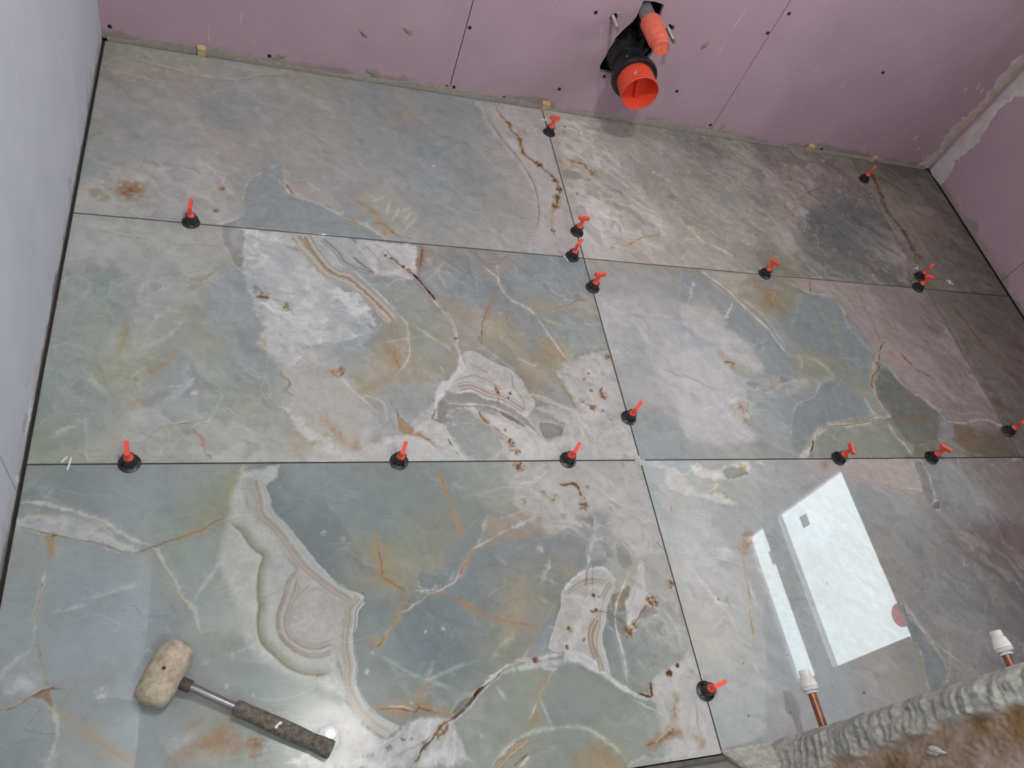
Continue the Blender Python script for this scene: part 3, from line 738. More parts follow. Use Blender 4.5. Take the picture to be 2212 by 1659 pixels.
    T.stroke([(1922,-329),(1948,-366),(1974,-389)],(164, 156, 148),8, a=0.6, mot=0.4, warp=8)
    T.stroke([(1920,-10),(1921,-71),(1936,-114)],(164, 156, 148),6, a=0.5, mot=0.4, warp=8)
    T.stroke([(1753,-35),(1874,-50),(1918,-79)],(164, 156, 148),5, a=0.4, mot=0.4, warp=8)
    T.stroke([(2084,-102),(2060,-166),(2070,-194),(2094,-227),(2144,-201),(2205,-165)],(112, 92, 78),4, a=0.75, mot=0.3, warp=6)
    T.stroke([(1988,-257),(2027,-265),(2080,-243),(2145,-197)],(122, 98, 72),8, a=0.65, mot=0.4, warp=7)
    T.stroke([(2027,-265),(2024,-301),(1989,-347),(1980,-389)],(122, 96, 74),5, a=0.7, mot=0.3)
    T.poly([(2004,-276),(2014,-295),(1995,-312),(1992,-292)],(176, 168, 162), a=0.6, soft=5)
    T.poly([(2011,-317),(2054,-304),(2057,-324),(2008,-338)],(156, 148, 140), a=0.6, soft=6)
    T.poly([(1907,-437),(1949,-419),(1950,-458),(1917,-468)],(168, 162, 158), a=0.7, soft=9, warp=8)
    T.stroke([(1928,-328),(1945,-346),(1970,-370)],(170, 162, 156),6, a=0.6)
    T.poly([(2081,-141),(2140,-123),(2153,-166),(2091,-205),(2064,-181)],(140, 128, 120), a=0.5, soft=9)
    T.crystal([(1989,-119),(2226,-78),(2135,-220),(1957,-483),(1860,-494),(1921,-288)],(170, 162, 156), a=0.6, soft=18, scale=12, ang=-1.2, seed=4)
    T.poly([(2124,-272),(2213,-245),(2321,-265),(2364,-324),(2338,-412),(2213,-480),(2076,-482),(2051,-406),(2070,-336)],(94, 97, 97), a=0.45, soft=45, warp=16)
    T.glow([(1860,-494),(1821,-535)],(122, 112, 84),14, a=0.4)
    T.relief(4.5)

def paint_a3(T):
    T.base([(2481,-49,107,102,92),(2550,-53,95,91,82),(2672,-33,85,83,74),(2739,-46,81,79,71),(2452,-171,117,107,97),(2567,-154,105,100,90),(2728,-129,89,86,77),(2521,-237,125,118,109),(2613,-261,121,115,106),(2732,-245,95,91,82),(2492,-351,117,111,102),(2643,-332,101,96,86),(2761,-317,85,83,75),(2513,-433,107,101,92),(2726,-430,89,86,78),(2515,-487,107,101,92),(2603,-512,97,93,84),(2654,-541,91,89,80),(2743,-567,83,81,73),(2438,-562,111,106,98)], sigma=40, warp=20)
    T.clouds(6)
    T.hair(0.35,(150,142,136),80,0.04,3,-0.1)
    T.veil(0.45,-0.75,3.2,22,(136,126,120),-0.05)
    T.stroke([(2457,-61),(2447,-134),(2426,-221),(2425,-280),(2446,-335),(2444,-399),(2443,-461),(2467,-465)],(92, 68, 50),22, a=0.85, mot=0.3, warp=8, taper=0.03)
    T.stroke([(2450,-94),(2448,-164),(2428,-243)],(92, 60, 38),16, a=0.6, mot=0.3, warp=7)
    T.stroke([(2494,-91),(2530,-116),(2559,-143),(2591,-169)],(92, 64, 44),5, a=0.8, warp=4)
    T.stroke([(2495,-102),(2517,-154),(2559,-155)],(122, 96, 76),5, a=0.5)
    T.poly([(2569,-215),(2626,-214),(2659,-232),(2618,-253),(2570,-237)],(140, 128, 122), a=0.5, soft=7)
    T.stroke([(2457,-201),(2484,-279),(2497,-379),(2500,-455)],(134, 122, 116),12, a=0.4, soft=14)
    T.stroke([(2428,-463),(2418,-504),(2407,-519)],(86, 62, 50),6, a=0.6, mot=0.3)
    T.relief(7)

def paint_b1(T):
    T.base([(28,-685,180,180,174),(86,-651,178,180,172),(162,-696,176,180,172),(14,-848,162,172,168),(83,-806,150,166,156),(141,-776,170,172,172),(169,-798,172,174,178),(197,-821,178,180,176),(96,-853,150,164,154),(248,-766,162,170,156),(273,-710,176,178,168),(18,-950,164,170,164),(87,-923,160,170,158),(138,-943,166,168,146),(193,-894,168,174,166),(253,-866,166,168,146),(303,-760,164,170,172),(324,-810,152,166,176),(316,-873,152,166,178),(363,-931,148,160,168),(299,-911,164,168,148),(14,-1035,150,164,162),(64,-1074,152,162,162),(120,-1010,168,168,148),(161,-1030,170,168,146),(226,-1017,158,168,164),(236,-1049,164,174,186),(286,-1036,164,170,156),(346,-1001,154,166,162),(400,-987,156,166,166),(418,-1066,164,168,164),(21,-1143,158,168,152),(78,-1133,160,168,160),(145,-1113,170,170,156),(171,-1142,178,178,170),(247,-1091,164,174,170),(314,-1089,160,170,158),(365,-1078,164,168,152),(292,-1172,168,176,164),(235,-1172,164,172,162),(366,-1151,172,178,170),(40,-1181,164,170,154),(190,-1092,168,176,178),(99,-1191,172,172,160),(470,-689,186,190,194),(518,-794,186,190,192),(457,-876,196,198,200),(514,-897,172,178,180),(576,-868,166,172,176),(455,-973,186,186,180),(511,-994,174,178,170),(472,-1064,184,182,172),(527,-1063,180,182,174),(506,-1140,178,168,146),(563,-1107,178,178,168),(579,-802,156,166,176),(615,-891,150,162,172),(590,-967,156,166,168),(667,-888,168,160,134),(663,-939,174,150,116),(638,-989,172,156,126),(604,-1050,168,164,142),(567,-1028,172,166,146),(736,-719,150,160,158),(707,-792,160,166,158),(753,-775,162,166,156),(717,-911,158,168,160),(766,-856,166,166,152),(731,-986,166,164,150),(663,-1048,162,166,162),(678,-1105,174,176,168),(627,-1139,160,168,172),(650,-1094,154,164,172),(596,-1172,186,184,174),(843,-694,140,150,164),(811,-668,160,152,140),(868,-765,138,148,164),(835,-837,150,152,156),(795,-799,156,150,140),(837,-824,172,160,136),(960,-637,160,152,142),(907,-658,150,148,150),(1015,-677,144,154,162),(1090,-686,142,154,160),(1023,-767,148,156,158),(1129,-743,146,156,160),(1033,-781,170,160,138),(1148,-772,166,158,142),(898,-874,176,162,132),(945,-871,172,162,134),(945,-938,166,160,140),(976,-828,146,152,160),(975,-897,138,148,160),(984,-976,170,158,130),(1071,-835,152,160,158),(1141,-860,156,164,158),(1030,-921,170,152,122),(1153,-915,162,168,160),(1079,-972,168,170,158),(915,-979,146,150,152),(988,-1014,168,156,128),(1018,-1039,150,154,156),(1044,-1075,148,150,152),(871,-903,164,158,146),(826,-905,170,164,150),(1148,-1035,188,182,172),(1082,-1062,180,174,162),(1173,-1123,186,182,174),(1100,-1136,184,180,174),(1009,-1136,180,174,166),(1146,-1183,184,182,174),(1052,-1195,186,182,174),(795,-1138,164,170,164),(809,-1183,170,174,170),(758,-1104,150,150,152),(869,-1194,190,184,176),(947,-1171,192,188,180),(691,-1171,196,190,182)], sigma=30, warp=18)
    T.clouds(5)
    T.facets(6,80,0.4,(206,206,198),-0.05)
    T.veil(0.40,-0.8,2.5,26,(202,202,196),0.05)
    T.hair(0.3,(204,206,200),130,0.025,3,-0.1)
    T.hair(0.25,(182,164,132),190,0.02,8,0.05)
    T.stroke([(7,-648),(54,-653),(103,-665),(163,-665),(210,-673),(257,-669),(306,-673)],(176, 148, 108),3.5, a=0.7, warp=4)
    T.glow([(31,-652),(86,-640),(161,-635)],(196, 200, 194),6, a=0.6, warp=6)
    T.glow([(223,-622),(210,-666),(203,-703)],(196, 200, 194),6, a=0.6, warp=6)
    T.glow([(217,-633),(251,-679)],(196, 200, 194),6, a=0.6, warp=6)
    T.glow([(79,-664),(106,-696)],(196, 200, 194),6, a=0.6, warp=6)
    T.glow([(169,-746),(145,-820),(162,-851)],(196, 200, 194),6, a=0.6, warp=6)
    T.glow([(206,-848),(179,-886),(170,-917)],(196, 200, 194),6, a=0.6, warp=6)
    T.glow([(151,-957),(194,-935),(231,-882)],(196, 200, 194),6, a=0.6, warp=6)
    T.glow([(31,-857),(50,-824),(58,-799)],(196, 200, 194),6, a=0.6, warp=6)
    T.glow([(30,-1155),(57,-1137),(82,-1120)],(196, 200, 194),6, a=0.6, warp=6)
    T.glow([(69,-1018),(107,-1059)],(196, 200, 194),6, a=0.6, warp=6)
    T.glow([(132,-865),(176,-846),(224,-858)],(196, 200, 194),6, a=0.6, warp=6)
    T.poly([(161,-789),(175,-780),(188,-795),(180,-809),(165,-808)],(162, 166, 172), a=0.7, soft=5)
    T.stroke([(141,-804),(148,-774),(170,-750),(189,-774),(209,-802),(193,-828),(163,-826)],(182, 182, 174),4, a=0.6)
    T.glow([(227,-809),(256,-785),(292,-742),(317,-727)],(176, 154, 114),7, a=0.6)
    T.stroke([(250,-785),(274,-770),(298,-740),(320,-722)],(204, 190, 160),3, a=0.6)
    T.glow([(129,-893),(125,-943),(117,-973)],(176, 150, 106),6, a=0.6)
    T.glow([(175,-1014),(203,-988),(221,-957)],(174, 154, 118),8, a=0.55)
    T.glow([(129,-1126),(142,-1099),(191,-1057)],(180, 160, 130),8, a=0.5)
    T.poly([(221,-1045),(240,-1038),(259,-1026),(246,-1052),(233,-1070),(217,-1067)],(176, 184, 198), a=0.7, soft=3, warp=4)
    T.speck(262,-1057,10,(208, 204, 186), a=0.9, thr=-0.1, scale=4)
    T.glow([(176,-1099),(204,-1078),(264,-1069),(326,-1064)],(180, 186, 186),6, a=0.6)
    T.poly([(167,-1085),(192,-1064),(224,-1045),(217,-1070),(184,-1095)],(158, 160, 146), a=0.5, soft=6)
    T.stroke([(186,-1162),(198,-1146),(216,-1134),(239,-1127),(258,-1125)],(150, 108, 74),2.4, a=0.85)
    T.stroke([(188,-1159),(208,-1139),(244,-1123),(282,-1113)],(204, 196, 182),5, a=0.6)
    T.stroke([(261,-1132),(270,-1148),(282,-1162),(285,-1185),(294,-1198),(302,-1208)],(164, 116, 78),6, a=0.8, mot=0.4, warp=4)
    T.glow([(276,-1148),(288,-1182)],(190, 164, 130),7, a=0.5)
    T.stroke([(202,-1165),(210,-1182),(209,-1194)],(204, 202, 186),5, a=0.6)
    T.stroke([(179,-1169),(199,-1162),(203,-1178)],(182, 178, 158),3, a=0.5)
    T.glow([(283,-1138),(304,-1089),(314,-1061)],(194, 200, 190),3, a=0.5, warp=2)
    T.glow([(132,-1159),(129,-1185)],(184, 158, 130),7, a=0.6)
    T.glow([(142,-1099),(170,-1119),(195,-1112)],(196, 200, 194),14, a=0.5)
    T.poly([(297,-1211),(321,-1188),(352,-1212)],(196, 198, 190), a=0.6, soft=8)
    T.poly([(352,-1212),(390,-1185),(433,-1196),(447,-1212)],(190, 190, 178), a=0.6, soft=8)
    T.poly([(317,-615),(394,-615),(439,-614),(473,-654),(489,-704),(522,-743),(560,-776),(597,-782),(618,-834),(629,-881),(599,-917),(523,-904),(483,-931),(451,-977),(420,-982),(405,-967),(378,-933),(389,-896),(375,-864),(360,-819),(351,-781),(346,-733),(335,-693),(322,-662)],(178, 184, 188), a=0.45, soft=5, mot=0.4, warp=10)
    T.crystal([(317,-615),(439,-614),(486,-704),(560,-776),(597,-782),(629,-881),(523,-921),(483,-939),(451,-981),(405,-967),(378,-933),(389,-896),(375,-864),(360,-819),(346,-733)],(216, 216, 214), a=1.0, soft=5, scale=11, stretch=1.9, ang=-0.5)
    T.poly([(389,-842),(437,-830),(472,-857),(452,-892),(461,-924),(435,-966),(408,-959),(389,-928),(395,-892)],(208, 208, 207), a=0.4, soft=9, warp=12, mot=0.6)
    T.poly([(388,-705),(488,-732),(538,-773),(487,-795),(421,-774),(372,-770)],(204, 206, 210), a=0.35, soft=12, mot=0.6, warp=10)
    T.stroke([(353,-759),(388,-777),(437,-791),(487,-800)],(172, 178, 184),5, a=0.5, mot=0.5)
    T.poly([(300,-612),(340,-612),(348,-649),(332,-697),(316,-690)],(160, 162, 158), a=0.7, soft=4)
    T.poly([(322,-694),(345,-701),(342,-728),(329,-721)],(170, 158, 146), a=0.8, soft=2)
    T.stroke([(301,-617),(305,-655),(322,-690),(343,-731)],(176, 152, 118),3, a=0.8, mot=0.4)
    T.stroke([(369,-812),(385,-806),(401,-811)],(150, 98, 54),8, a=0.9, warp=3)
    T.speck(388,-799,20,(172, 136, 92), a=0.7)
    T.speck(437,-830,16,(176, 146, 104), a=0.8, thr=-0.05)
    T.stroke([(405,-811),(430,-817),(446,-846)],(180, 150, 108),4, a=0.8)
    T.stroke([(375,-864),(387,-896),(380,-933),(401,-959),(417,-982)],(196, 180, 146),6, a=0.8, mot=0.4, warp=5)
    T.speck(386,-935,18,(188, 168, 128), a=0.7, thr=-0.05)
    T.crystal([(420,-990),(483,-939),(549,-1000),(604,-1091),(628,-1200),(462,-1213),(492,-1175),(446,-1108),(429,-1058)],(208, 205, 198), a=0.7, soft=14, scale=17, ang=-0.9, seed=3)
    T.crystal([(127,-1210),(136,-1149),(168,-1099),(247,-1077),(332,-1096),(390,-1148),(463,-1165),(506,-1213)],(204, 203, 196), a=0.6, soft=20, scale=18, ang=-0.3, seed=5)
    T.crystal([(7,-650),(161,-635),(301,-617),(317,-722),(235,-845),(184,-955),(106,-996),(45,-925),(10,-791)],(198, 200, 194), a=0.55, soft=25, scale=22, ang=-1.2, seed=8)
    T.poly([(417,-990),(451,-977),(499,-963),(549,-1000),(568,-1054),(604,-1091),(648,-1146),(613,-1200),(581,-1210),(462,-1213),(492,-1175),(463,-1147),(446,-1108),(429,-1058),(435,-1024)],(188, 185, 176), a=0.55, soft=14, mot=0.35, warp=14)
    T.stroke([(420,-998),(429,-1013),(441,-1027),(435,-1050),(459,-1064)],(168, 146, 104),3, a=0.8, mot=0.3)
    T.stroke([(425,-1087),(449,-1101),(472,-1144),(501,-1165),(521,-1189),(554,-1210)],(208, 206, 200),18, a=0.8, mot=0.3, warp=8)
    T.poly([(502,-1158),(522,-1168),(540,-1200),(529,-1213),(476,-1213)],(206, 202, 194), a=0.7, soft=6)
    T.glow([(503,-1111),(524,-1136),(541,-1165)],(182, 154, 114),12, a=0.75)
    T.stroke([(483,-931),(498,-971),(520,-994),(541,-1016)],(208, 200, 186),6, a=0.8, mot=0.3)
    T.speck(532,-1001,16,(184, 146, 106), a=0.7, thr=-0.1)
    T.stroke([(545,-1008),(560,-1035),(578,-1054),(599,-1076),(620,-1102)],(206, 204, 198),8, a=0.8)
    T.stroke([(575,-1054),(607,-1057),(631,-1076),(634,-1106),(646,-1139)],(196, 196, 186),5, a=0.6)
    T.glow([(545,-1004),(549,-985)],(150, 108, 70),5, a=0.8)
    T.glow([(565,-1161),(570,-1196)],(182, 154, 122),14, a=0.6)
    T.glow([(560,-1092),(568,-1121)],(170, 176, 184),8, a=0.5)
    T.stroke([(547,-952),(568,-939),(603,-908),(633,-876),(648,-854)],(190, 196, 196),3, a=0.5)
    T.band([(458,-619),(500,-691),(526,-726),(557,-739),(578,-749),(601,-770),(631,-806),(653,-838),(668,-855)],28,[(206, 200, 190), (190, 175, 155), (202, 192, 176), (206, 200, 189), (190, 175, 155), (178, 160, 138), (198, 188, 172)], lines=9, a=0.85, warp=4.5, la=0.3, lcol=(160, 140, 118))
    T.band([(484,-616),(521,-694),(551,-721),(572,-726),(602,-754),(630,-786),(655,-818),(677,-852)],21,[(188, 171, 150), (172, 150, 124), (198, 187, 169), (210, 205, 196), (184, 167, 146), (204, 200, 190)], lines=7, lcol=(150, 126, 102), la=0.35, a=0.85, warp=3.5)
    T.stroke([(567,-687),(604,-730),(640,-773),(663,-803),(685,-836),(699,-859),(700,-894),(700,-928),(695,-954),(679,-981),(660,-1004)],(208, 208, 196),5, a=0.85, warp=2)
    T.glow([(668,-826),(689,-877),(684,-929),(670,-971)],(176, 170, 148),16, a=0.6)
    T.glow([(646,-931),(662,-947),(666,-980)],(178, 144, 104),11, a=0.7)
    T.stroke([(665,-926),(664,-955),(673,-979),(668,-992)],(168, 122, 80),2.5, a=0.7)
    T.glow([(578,-1050),(615,-1026),(654,-1000)],(176, 150, 118),11, a=0.65)
    T.poly([(502,-614),(563,-610),(585,-611),(623,-656),(634,-675),(642,-703),(635,-720),(612,-715),(584,-699),(560,-683),(543,-651)],(186, 186, 190), soft=2, warp=2)
    T.band([(520,-621),(554,-659),(567,-687),(598,-705),(635,-714)],20,[(200, 198, 194), (160, 164, 172), (206, 204, 200), (150, 154, 162), (200, 196, 188), (176, 160, 140)], lines=7, lcol=(122, 122, 128), la=0.6, warp=2)
    T.stroke([(586,-665),(610,-692),(639,-713)],(110, 104, 102),2, a=0.7)
    T.stroke([(560,-678),(598,-710),(635,-717)],(168, 142, 112),2.5, a=0.7)
    T.poly([(600,-614),(674,-616),(741,-617),(739,-648),(737,-678),(737,-713),(717,-724),(677,-718),(639,-713),(621,-676)],(204, 200, 197), a=0.95, soft=3, mot=0.2)
    T.crystal([(610,-618),(741,-618),(737,-678),(733,-713),(677,-714),(632,-689)],(216, 212, 209), a=0.6, soft=6, scale=10, ang=-0.8, seed=12)
    T.stroke([(607,-618),(634,-650),(654,-687),(643,-710)],(176, 166, 156),2.5, a=0.6)
    T.stroke([(636,-620),(672,-641),(685,-669)],(150, 120, 100),2, a=0.6, mot=0.4)
    T.poly([(652,-653),(683,-650),(699,-682),(682,-704),(645,-702)],(176, 172, 162), a=0.5, soft=6)
    T.speck(681,-665,7,(150, 104, 74), a=0.85, thr=0.0, scale=5)
    T.speck(706,-687,8,(150, 104, 74), a=0.85, thr=0.0, scale=5)
    T.speck(692,-673,5,(150, 104, 74), a=0.85, thr=0.0, scale=5)
    T.speck(719,-700,10,(150, 104, 74), a=0.85, thr=0.0, scale=5)
    T.speck(667,-656,5,(150, 104, 74), a=0.85, thr=0.0, scale=5)
    T.stroke([(682,-660),(699,-682),(716,-698),(730,-711)],(134, 88, 62),3, a=0.85, mot=0.3)
    T.stroke([(639,-714),(666,-720),(702,-728),(725,-723)],(204, 198, 186),4, a=0.7)
    T.stroke([(660,-753),(687,-732),(717,-724)],(206, 206, 200),2, a=0.6)
    T.glow([(762,-618),(750,-677),(744,-702)],(172, 132, 100),7, a=0.85)
    T.stroke([(760,-618),(753,-672),(746,-702)],(158, 106, 70),4, a=0.8)
    T.stroke([(713,-693),(733,-715),(753,-745),(771,-781),(787,-808),(802,-834),(809,-856),(812,-887),(812,-931),(821,-969)],(208, 204, 199),11, a=1.0, warp=3, soft=4, var=0.4, fringe=0.12)
    T.stroke([(716,-695),(736,-718),(759,-755),(779,-792)],(88, 66, 56),5.5, a=1.0, warp=1.2, soft=1.5, var=0.3)
    T.stroke([(779,-792),(799,-827),(807,-854),(813,-878)],(122, 92, 76),2, a=0.85, warp=2)
    T.speck(810,-894,5,(110, 76, 50), a=0.9, thr=-0.3)
    T.stroke([(808,-847),(809,-896),(812,-931),(813,-952)],(190, 172, 164),5, a=0.7, mot=0.3)
    T.glow([(762,-651),(793,-688),(823,-699)],(196, 192, 184),3, a=0.6, warp=2)
    T.glow([(767,-719),(793,-688),(816,-655)],(196, 192, 184),3, a=0.6, warp=2)
    T.glow([(793,-688),(810,-768)],(196, 192, 184),3, a=0.6, warp=2)
    T.glow([(792,-663),(794,-717)],(196, 192, 184),3, a=0.6, warp=2)
    T.glow([(647,-914),(708,-898),(744,-891)],(196, 192, 184),3, a=0.6, warp=2)
    T.glow([(715,-902),(700,-905)],(196, 192, 184),3, a=0.6, warp=2)
    T.stroke([(715,-862),(738,-883),(765,-903),(788,-919),(796,-932)],(202, 194, 176),7, a=0.75, mot=0.4)
    T.glow([(778,-881),(793,-906)],(176, 160, 130),8, a=0.6)
    T.glow([(750,-908),(736,-969),(721,-1010)],(178, 164, 142),10, a=0.5)
    T.poly([(815,-940),(822,-967),(832,-975),(803,-1003),(782,-1024),(758,-1049),(752,-1073),(737,-1089),(748,-1049),(758,-1021),(781,-1008),(802,-983)],(210, 208, 204), a=0.95, soft=3)
    T.stroke([(817,-973),(787,-1012),(759,-1045),(742,-1081),(729,-1112),(705,-1131),(677,-1150)],(210, 208, 203),16, a=1.0, warp=4, var=0.3)
    T.stroke([(741,-1083),(733,-1104),(729,-1114)],(150, 96, 60),5, a=0.9, mot=0.2)
    T.stroke([(729,-1114),(744,-1114),(754,-1123)],(130, 82, 52),5, a=0.95)
    T.poly([(820,-939),(846,-927),(873,-943),(900,-961),(928,-975),(946,-998),(959,-1031),(973,-1064),(965,-1081),(943,-1099),(914,-1076),(884,-1060),(856,-1057),(830,-1039),(796,-1042),(777,-1037),(799,-1003),(825,-973)],(200, 194, 184), soft=2, warp=2, rim=0)
    T.band([(798,-1028),(825,-1021),(849,-1031),(869,-1042),(897,-1048),(923,-1065),(946,-1085)],26,[(202, 191, 180), (184, 168, 154), (206, 198, 188), (182, 166, 152), (204, 198, 190), (180, 182, 186), (210, 214, 216)], lines=8, lcol=(152, 134, 122), la=0.55, warp=1.2)
    T.stroke([(800,-1007),(836,-996),(864,-1005),(887,-1021),(906,-1037)],(166, 144, 128),2, a=0.7, warp=2, mot=0.4)
    T.stroke([(777,-1037),(796,-1043),(830,-1038),(856,-1056),(884,-1061),(914,-1076),(943,-1100),(967,-1081)],(206, 210, 212),3.5, a=0.9, warp=1)
    T.speck(917,-1041,6,(134, 92, 64), a=0.9, thr=-0.15, scale=4)
    T.speck(888,-1038,7,(134, 92, 64), a=0.9, thr=-0.15, scale=4)
    T.speck(885,-1029,5,(134, 92, 64), a=0.9, thr=-0.15, scale=4)
    T.speck(911,-1053,4,(134, 92, 64), a=0.9, thr=-0.15, scale=4)
    T.stroke([(833,-964),(857,-976),(877,-988)],(190, 160, 136),7, a=0.6, mot=0.3)
    T.stroke([(880,-1017),(891,-1038),(884,-1070),(872,-1094)],(150, 104, 74),2.2, a=0.8)
    T.stroke([(927,-978),(931,-1024),(933,-1032),(947,-1057),(946,-1085)],(166, 148, 140),2, a=0.7)
    T.stroke([(950,-1040),(972,-1064)],(166, 150, 142),2, a=0.6)
    T.stroke([(947,-994),(964,-1036),(974,-1064)],(206, 210, 210),4, a=0.7)
    T.poly([(928,-975),(934,-982),(946,-1019),(964,-1036),(946,-998)],(180, 182, 178), a=0.7, soft=2)
    T.stroke([(824,-895),(847,-921),(877,-919),(899,-944),(921,-969)],(176, 172, 176),9, a=0.6, soft=9)
    T.poly([(753,-1061),(797,-1046),(829,-1043),(852,-1059),(884,-1064),(913,-1082),(942,-1103),(976,-1160),(941,-1129),(905,-1110),(876,-1090),(835,-1079),(785,-1084),(755,-1108),(742,-1104)],(160, 156, 150), a=0.8, soft=4)
    T.poly([(752,-1069),(770,-1065),(762,-1104),(741,-1112)],(156, 152, 150), a=0.7, soft=3)
    T.stroke([(766,-1069),(801,-1072),(836,-1072),(871,-1077),(900,-1094),(925,-1117),(954,-1137),(978,-1164)],(214, 210, 200),4, a=0.9, warp=1.5)
    T.stroke([(771,-1088),(806,-1082),(834,-1087)],(206, 204, 196),3, a=0.6)
    T.poly([(887,-1088),(907,-1098),(932,-1119),(937,-1131),(911,-1114),(892,-1102)],(136, 122, 110), a=0.75, soft=3)
    T.poly([(973,-1117),(999,-1116),(1030,-1128),(1018,-1150),(980,-1155),(973,-1137)],(146, 143, 143), a=0.75, soft=3, warp=5)
    T.glow([(1016,-1124),(1021,-1144)],(160, 140, 118),5, a=0.6)
    T.stroke([(866,-1059),(859,-1081)],(198, 192, 184),1.5, a=0.5, warp=0)
    T.stroke([(881,-1058),(874,-1080)],(198, 192, 184),1.5, a=0.5, warp=0)
    T.stroke([(899,-1058),(892,-1080)],(198, 192, 184),1.5, a=0.5, warp=0)
    T.stroke([(914,-1057),(906,-1080)],(198, 192, 184),1.5, a=0.5, warp=0)
    T.poly([(680,-1150),(720,-1116),(753,-1123),(760,-1146),(773,-1175),(791,-1210),(691,-1211),(536,-1210),(564,-1196),(599,-1172),(638,-1154)],(203, 198, 190), a=0.85, soft=5, mot=0.25)
    T.poly([(819,-1087),(841,-1087),(867,-1098),(906,-1125),(938,-1148),(978,-1164),(1028,-1156),(1035,-1175),(968,-1179),(981,-1206),(891,-1211),(894,-1175),(868,-1137),(837,-1111)],(204, 200, 192), a=0.85, soft=5, mot=0.3, warp=6)
    T.poly([(762,-1134),(774,-1119),(813,-1111),(842,-1122),(868,-1137),(877,-1172),(851,-1205),(799,-1208),(781,-1172)],(168, 171, 166), a=0.6, soft=6, warp=6)
    T.poly([(768,-1108),(816,-1087),(838,-1103),(856,-1126),(802,-1115),(770,-1123)],(166, 168, 160), a=0.6, soft=6)
    T.crystal([(819,-1087),(867,-1098),(906,-1125),(978,-1164),(1035,-1175),(981,-1206),(891,-1211),(868,-1137)],(216, 212, 205), a=0.8, soft=6, scale=9, ang=-0.8, seed=6)
    T.crystal([(680,-1150),(753,-1123),(773,-1175),(791,-1210),(536,-1210),(599,-1172)],(214, 210, 202), a=0.7, soft=8, scale=11, ang=0.2, seed=9)
    T.stroke([(837,-1087),(845,-1107),(857,-1120)],(152, 100, 60),7, a=0.9, mot=0.3)
    T.glow([(841,-1087),(851,-1110),(865,-1124)],(184, 150, 112),6, a=0.6)
    T.poly([(864,-1122),(882,-1141),(886,-1160),(869,-1153)],(168, 162, 156), a=0.7, soft=3)
    T.speck(896,-1164,12,(158, 114, 76), a=0.85, thr=-0.02, scale=5)
    T.speck(901,-1172,10,(158, 114, 76), a=0.85, thr=-0.02, scale=5)
    T.speck(896,-1183,9,(158, 114, 76), a=0.85, thr=-0.02, scale=5)
    T.speck(909,-1190,10,(158, 114, 76), a=0.85, thr=-0.02, scale=5)
    T.speck(890,-1137,6,(158, 114, 76), a=0.85, thr=-0.02, scale=5)
    T.stroke([(869,-1130),(885,-1145),(893,-1160)],(160, 118, 84),2, a=0.7)
    T.stroke([(761,-1157),(765,-1175)],(144, 96, 60),4, a=0.9)
    T.stroke([(773,-1188),(779,-1197)],(150, 104, 68),4, a=0.85)
    T.poly([(657,-1079),(665,-1105),(688,-1135),(677,-1150),(659,-1139),(658,-1109)],(184, 146, 106), a=0.8, soft=4)
    T.stroke([(657,-1075),(659,-1113),(662,-1139)],(158, 116, 80),2.5, a=0.7)
    T.poly([(694,-1112),(723,-1089),(737,-1085),(727,-1112),(692,-1131)],(192, 190, 182), a=0.6, soft=3)
    T.glow([(671,-1146),(697,-1150),(719,-1161),(739,-1181)],(182, 146, 102),6, a=0.8)
    T.stroke([(687,-1150),(709,-1155),(722,-1162)],(160, 116, 72),2.2, a=0.6)
    T.stroke([(597,-1203),(617,-1179),(644,-1164),(676,-1161)],(208, 206, 198),2.5, a=0.6)
    T.stroke([(605,-1203),(623,-1184),(643,-1171),(676,-1167)],(208, 206, 198),2.5, a=0.6)
    T.stroke([(612,-1203),(629,-1190),(643,-1177),(675,-1172)],(208, 206, 198),2.5, a=0.6)
    T.stroke([(698,-1164),(710,-1183),(710,-1208)],(214, 212, 206),4, a=0.6)
    T.stroke([(760,-1146),(773,-1175),(789,-1208)],(212, 208, 200),4, a=0.8)
    T.glow([(896,-631),(914,-647),(929,-664)],(180, 148, 114),5, a=0.7)
    T.stroke([(881,-617),(917,-649),(937,-655),(952,-651),(969,-634),(994,-610)],(158, 116, 84),2.5, a=0.85)
    T.stroke([(915,-665),(932,-686),(944,-700),(946,-725),(955,-746),(971,-770),(997,-784),(1018,-802),(1032,-832),(1046,-867),(1060,-898),(1070,-923),(1092,-953)],(206, 198, 184),5.5, a=0.9, warp=2.5, taper=0.05)
    T.stroke([(950,-651),(947,-687),(947,-722),(956,-746)],(208, 198, 188),6, a=0.8)
    T.stroke([(951,-656),(947,-692),(952,-737),(971,-767)],(134, 108, 92),1.6, a=0.7)
    T.stroke([(944,-723),(922,-761),(900,-804),(884,-842),(877,-875),(869,-911)],(158, 112, 78),2.6, a=0.9)
    T.glow([(944,-723),(922,-761),(900,-804),(885,-837)],(182, 142, 106),6, a=0.75)
    T.glow([(802,-806),(829,-804),(852,-826),(868,-848)],(178, 160, 130),14, a=0.65)
    T.glow([(901,-859),(933,-853),(962,-865),(969,-896),(970,-932),(984,-958)],(178, 164, 132),15, a=0.6)
    T.glow([(1005,-781),(1060,-777),(1107,-774)],(180, 158, 120),6, a=0.6)
    T.stroke([(1079,-783),(1115,-775),(1150,-753),(1184,-753)],(176, 136, 96),4, a=0.8)
    T.stroke([(1035,-818),(1065,-830),(1092,-840)],(196, 188, 168),4, a=0.7)
    T.glow([(1045,-831),(1084,-838)],(182, 156, 118),6, a=0.6)
    T.glow([(1033,-911),(1064,-932),(1089,-949)],(178, 152, 116),12, a=0.65)
    T.stroke([(1041,-986),(1053,-1025),(1066,-1054),(1075,-1081)],(176, 140, 98),7, a=0.8, soft=6)
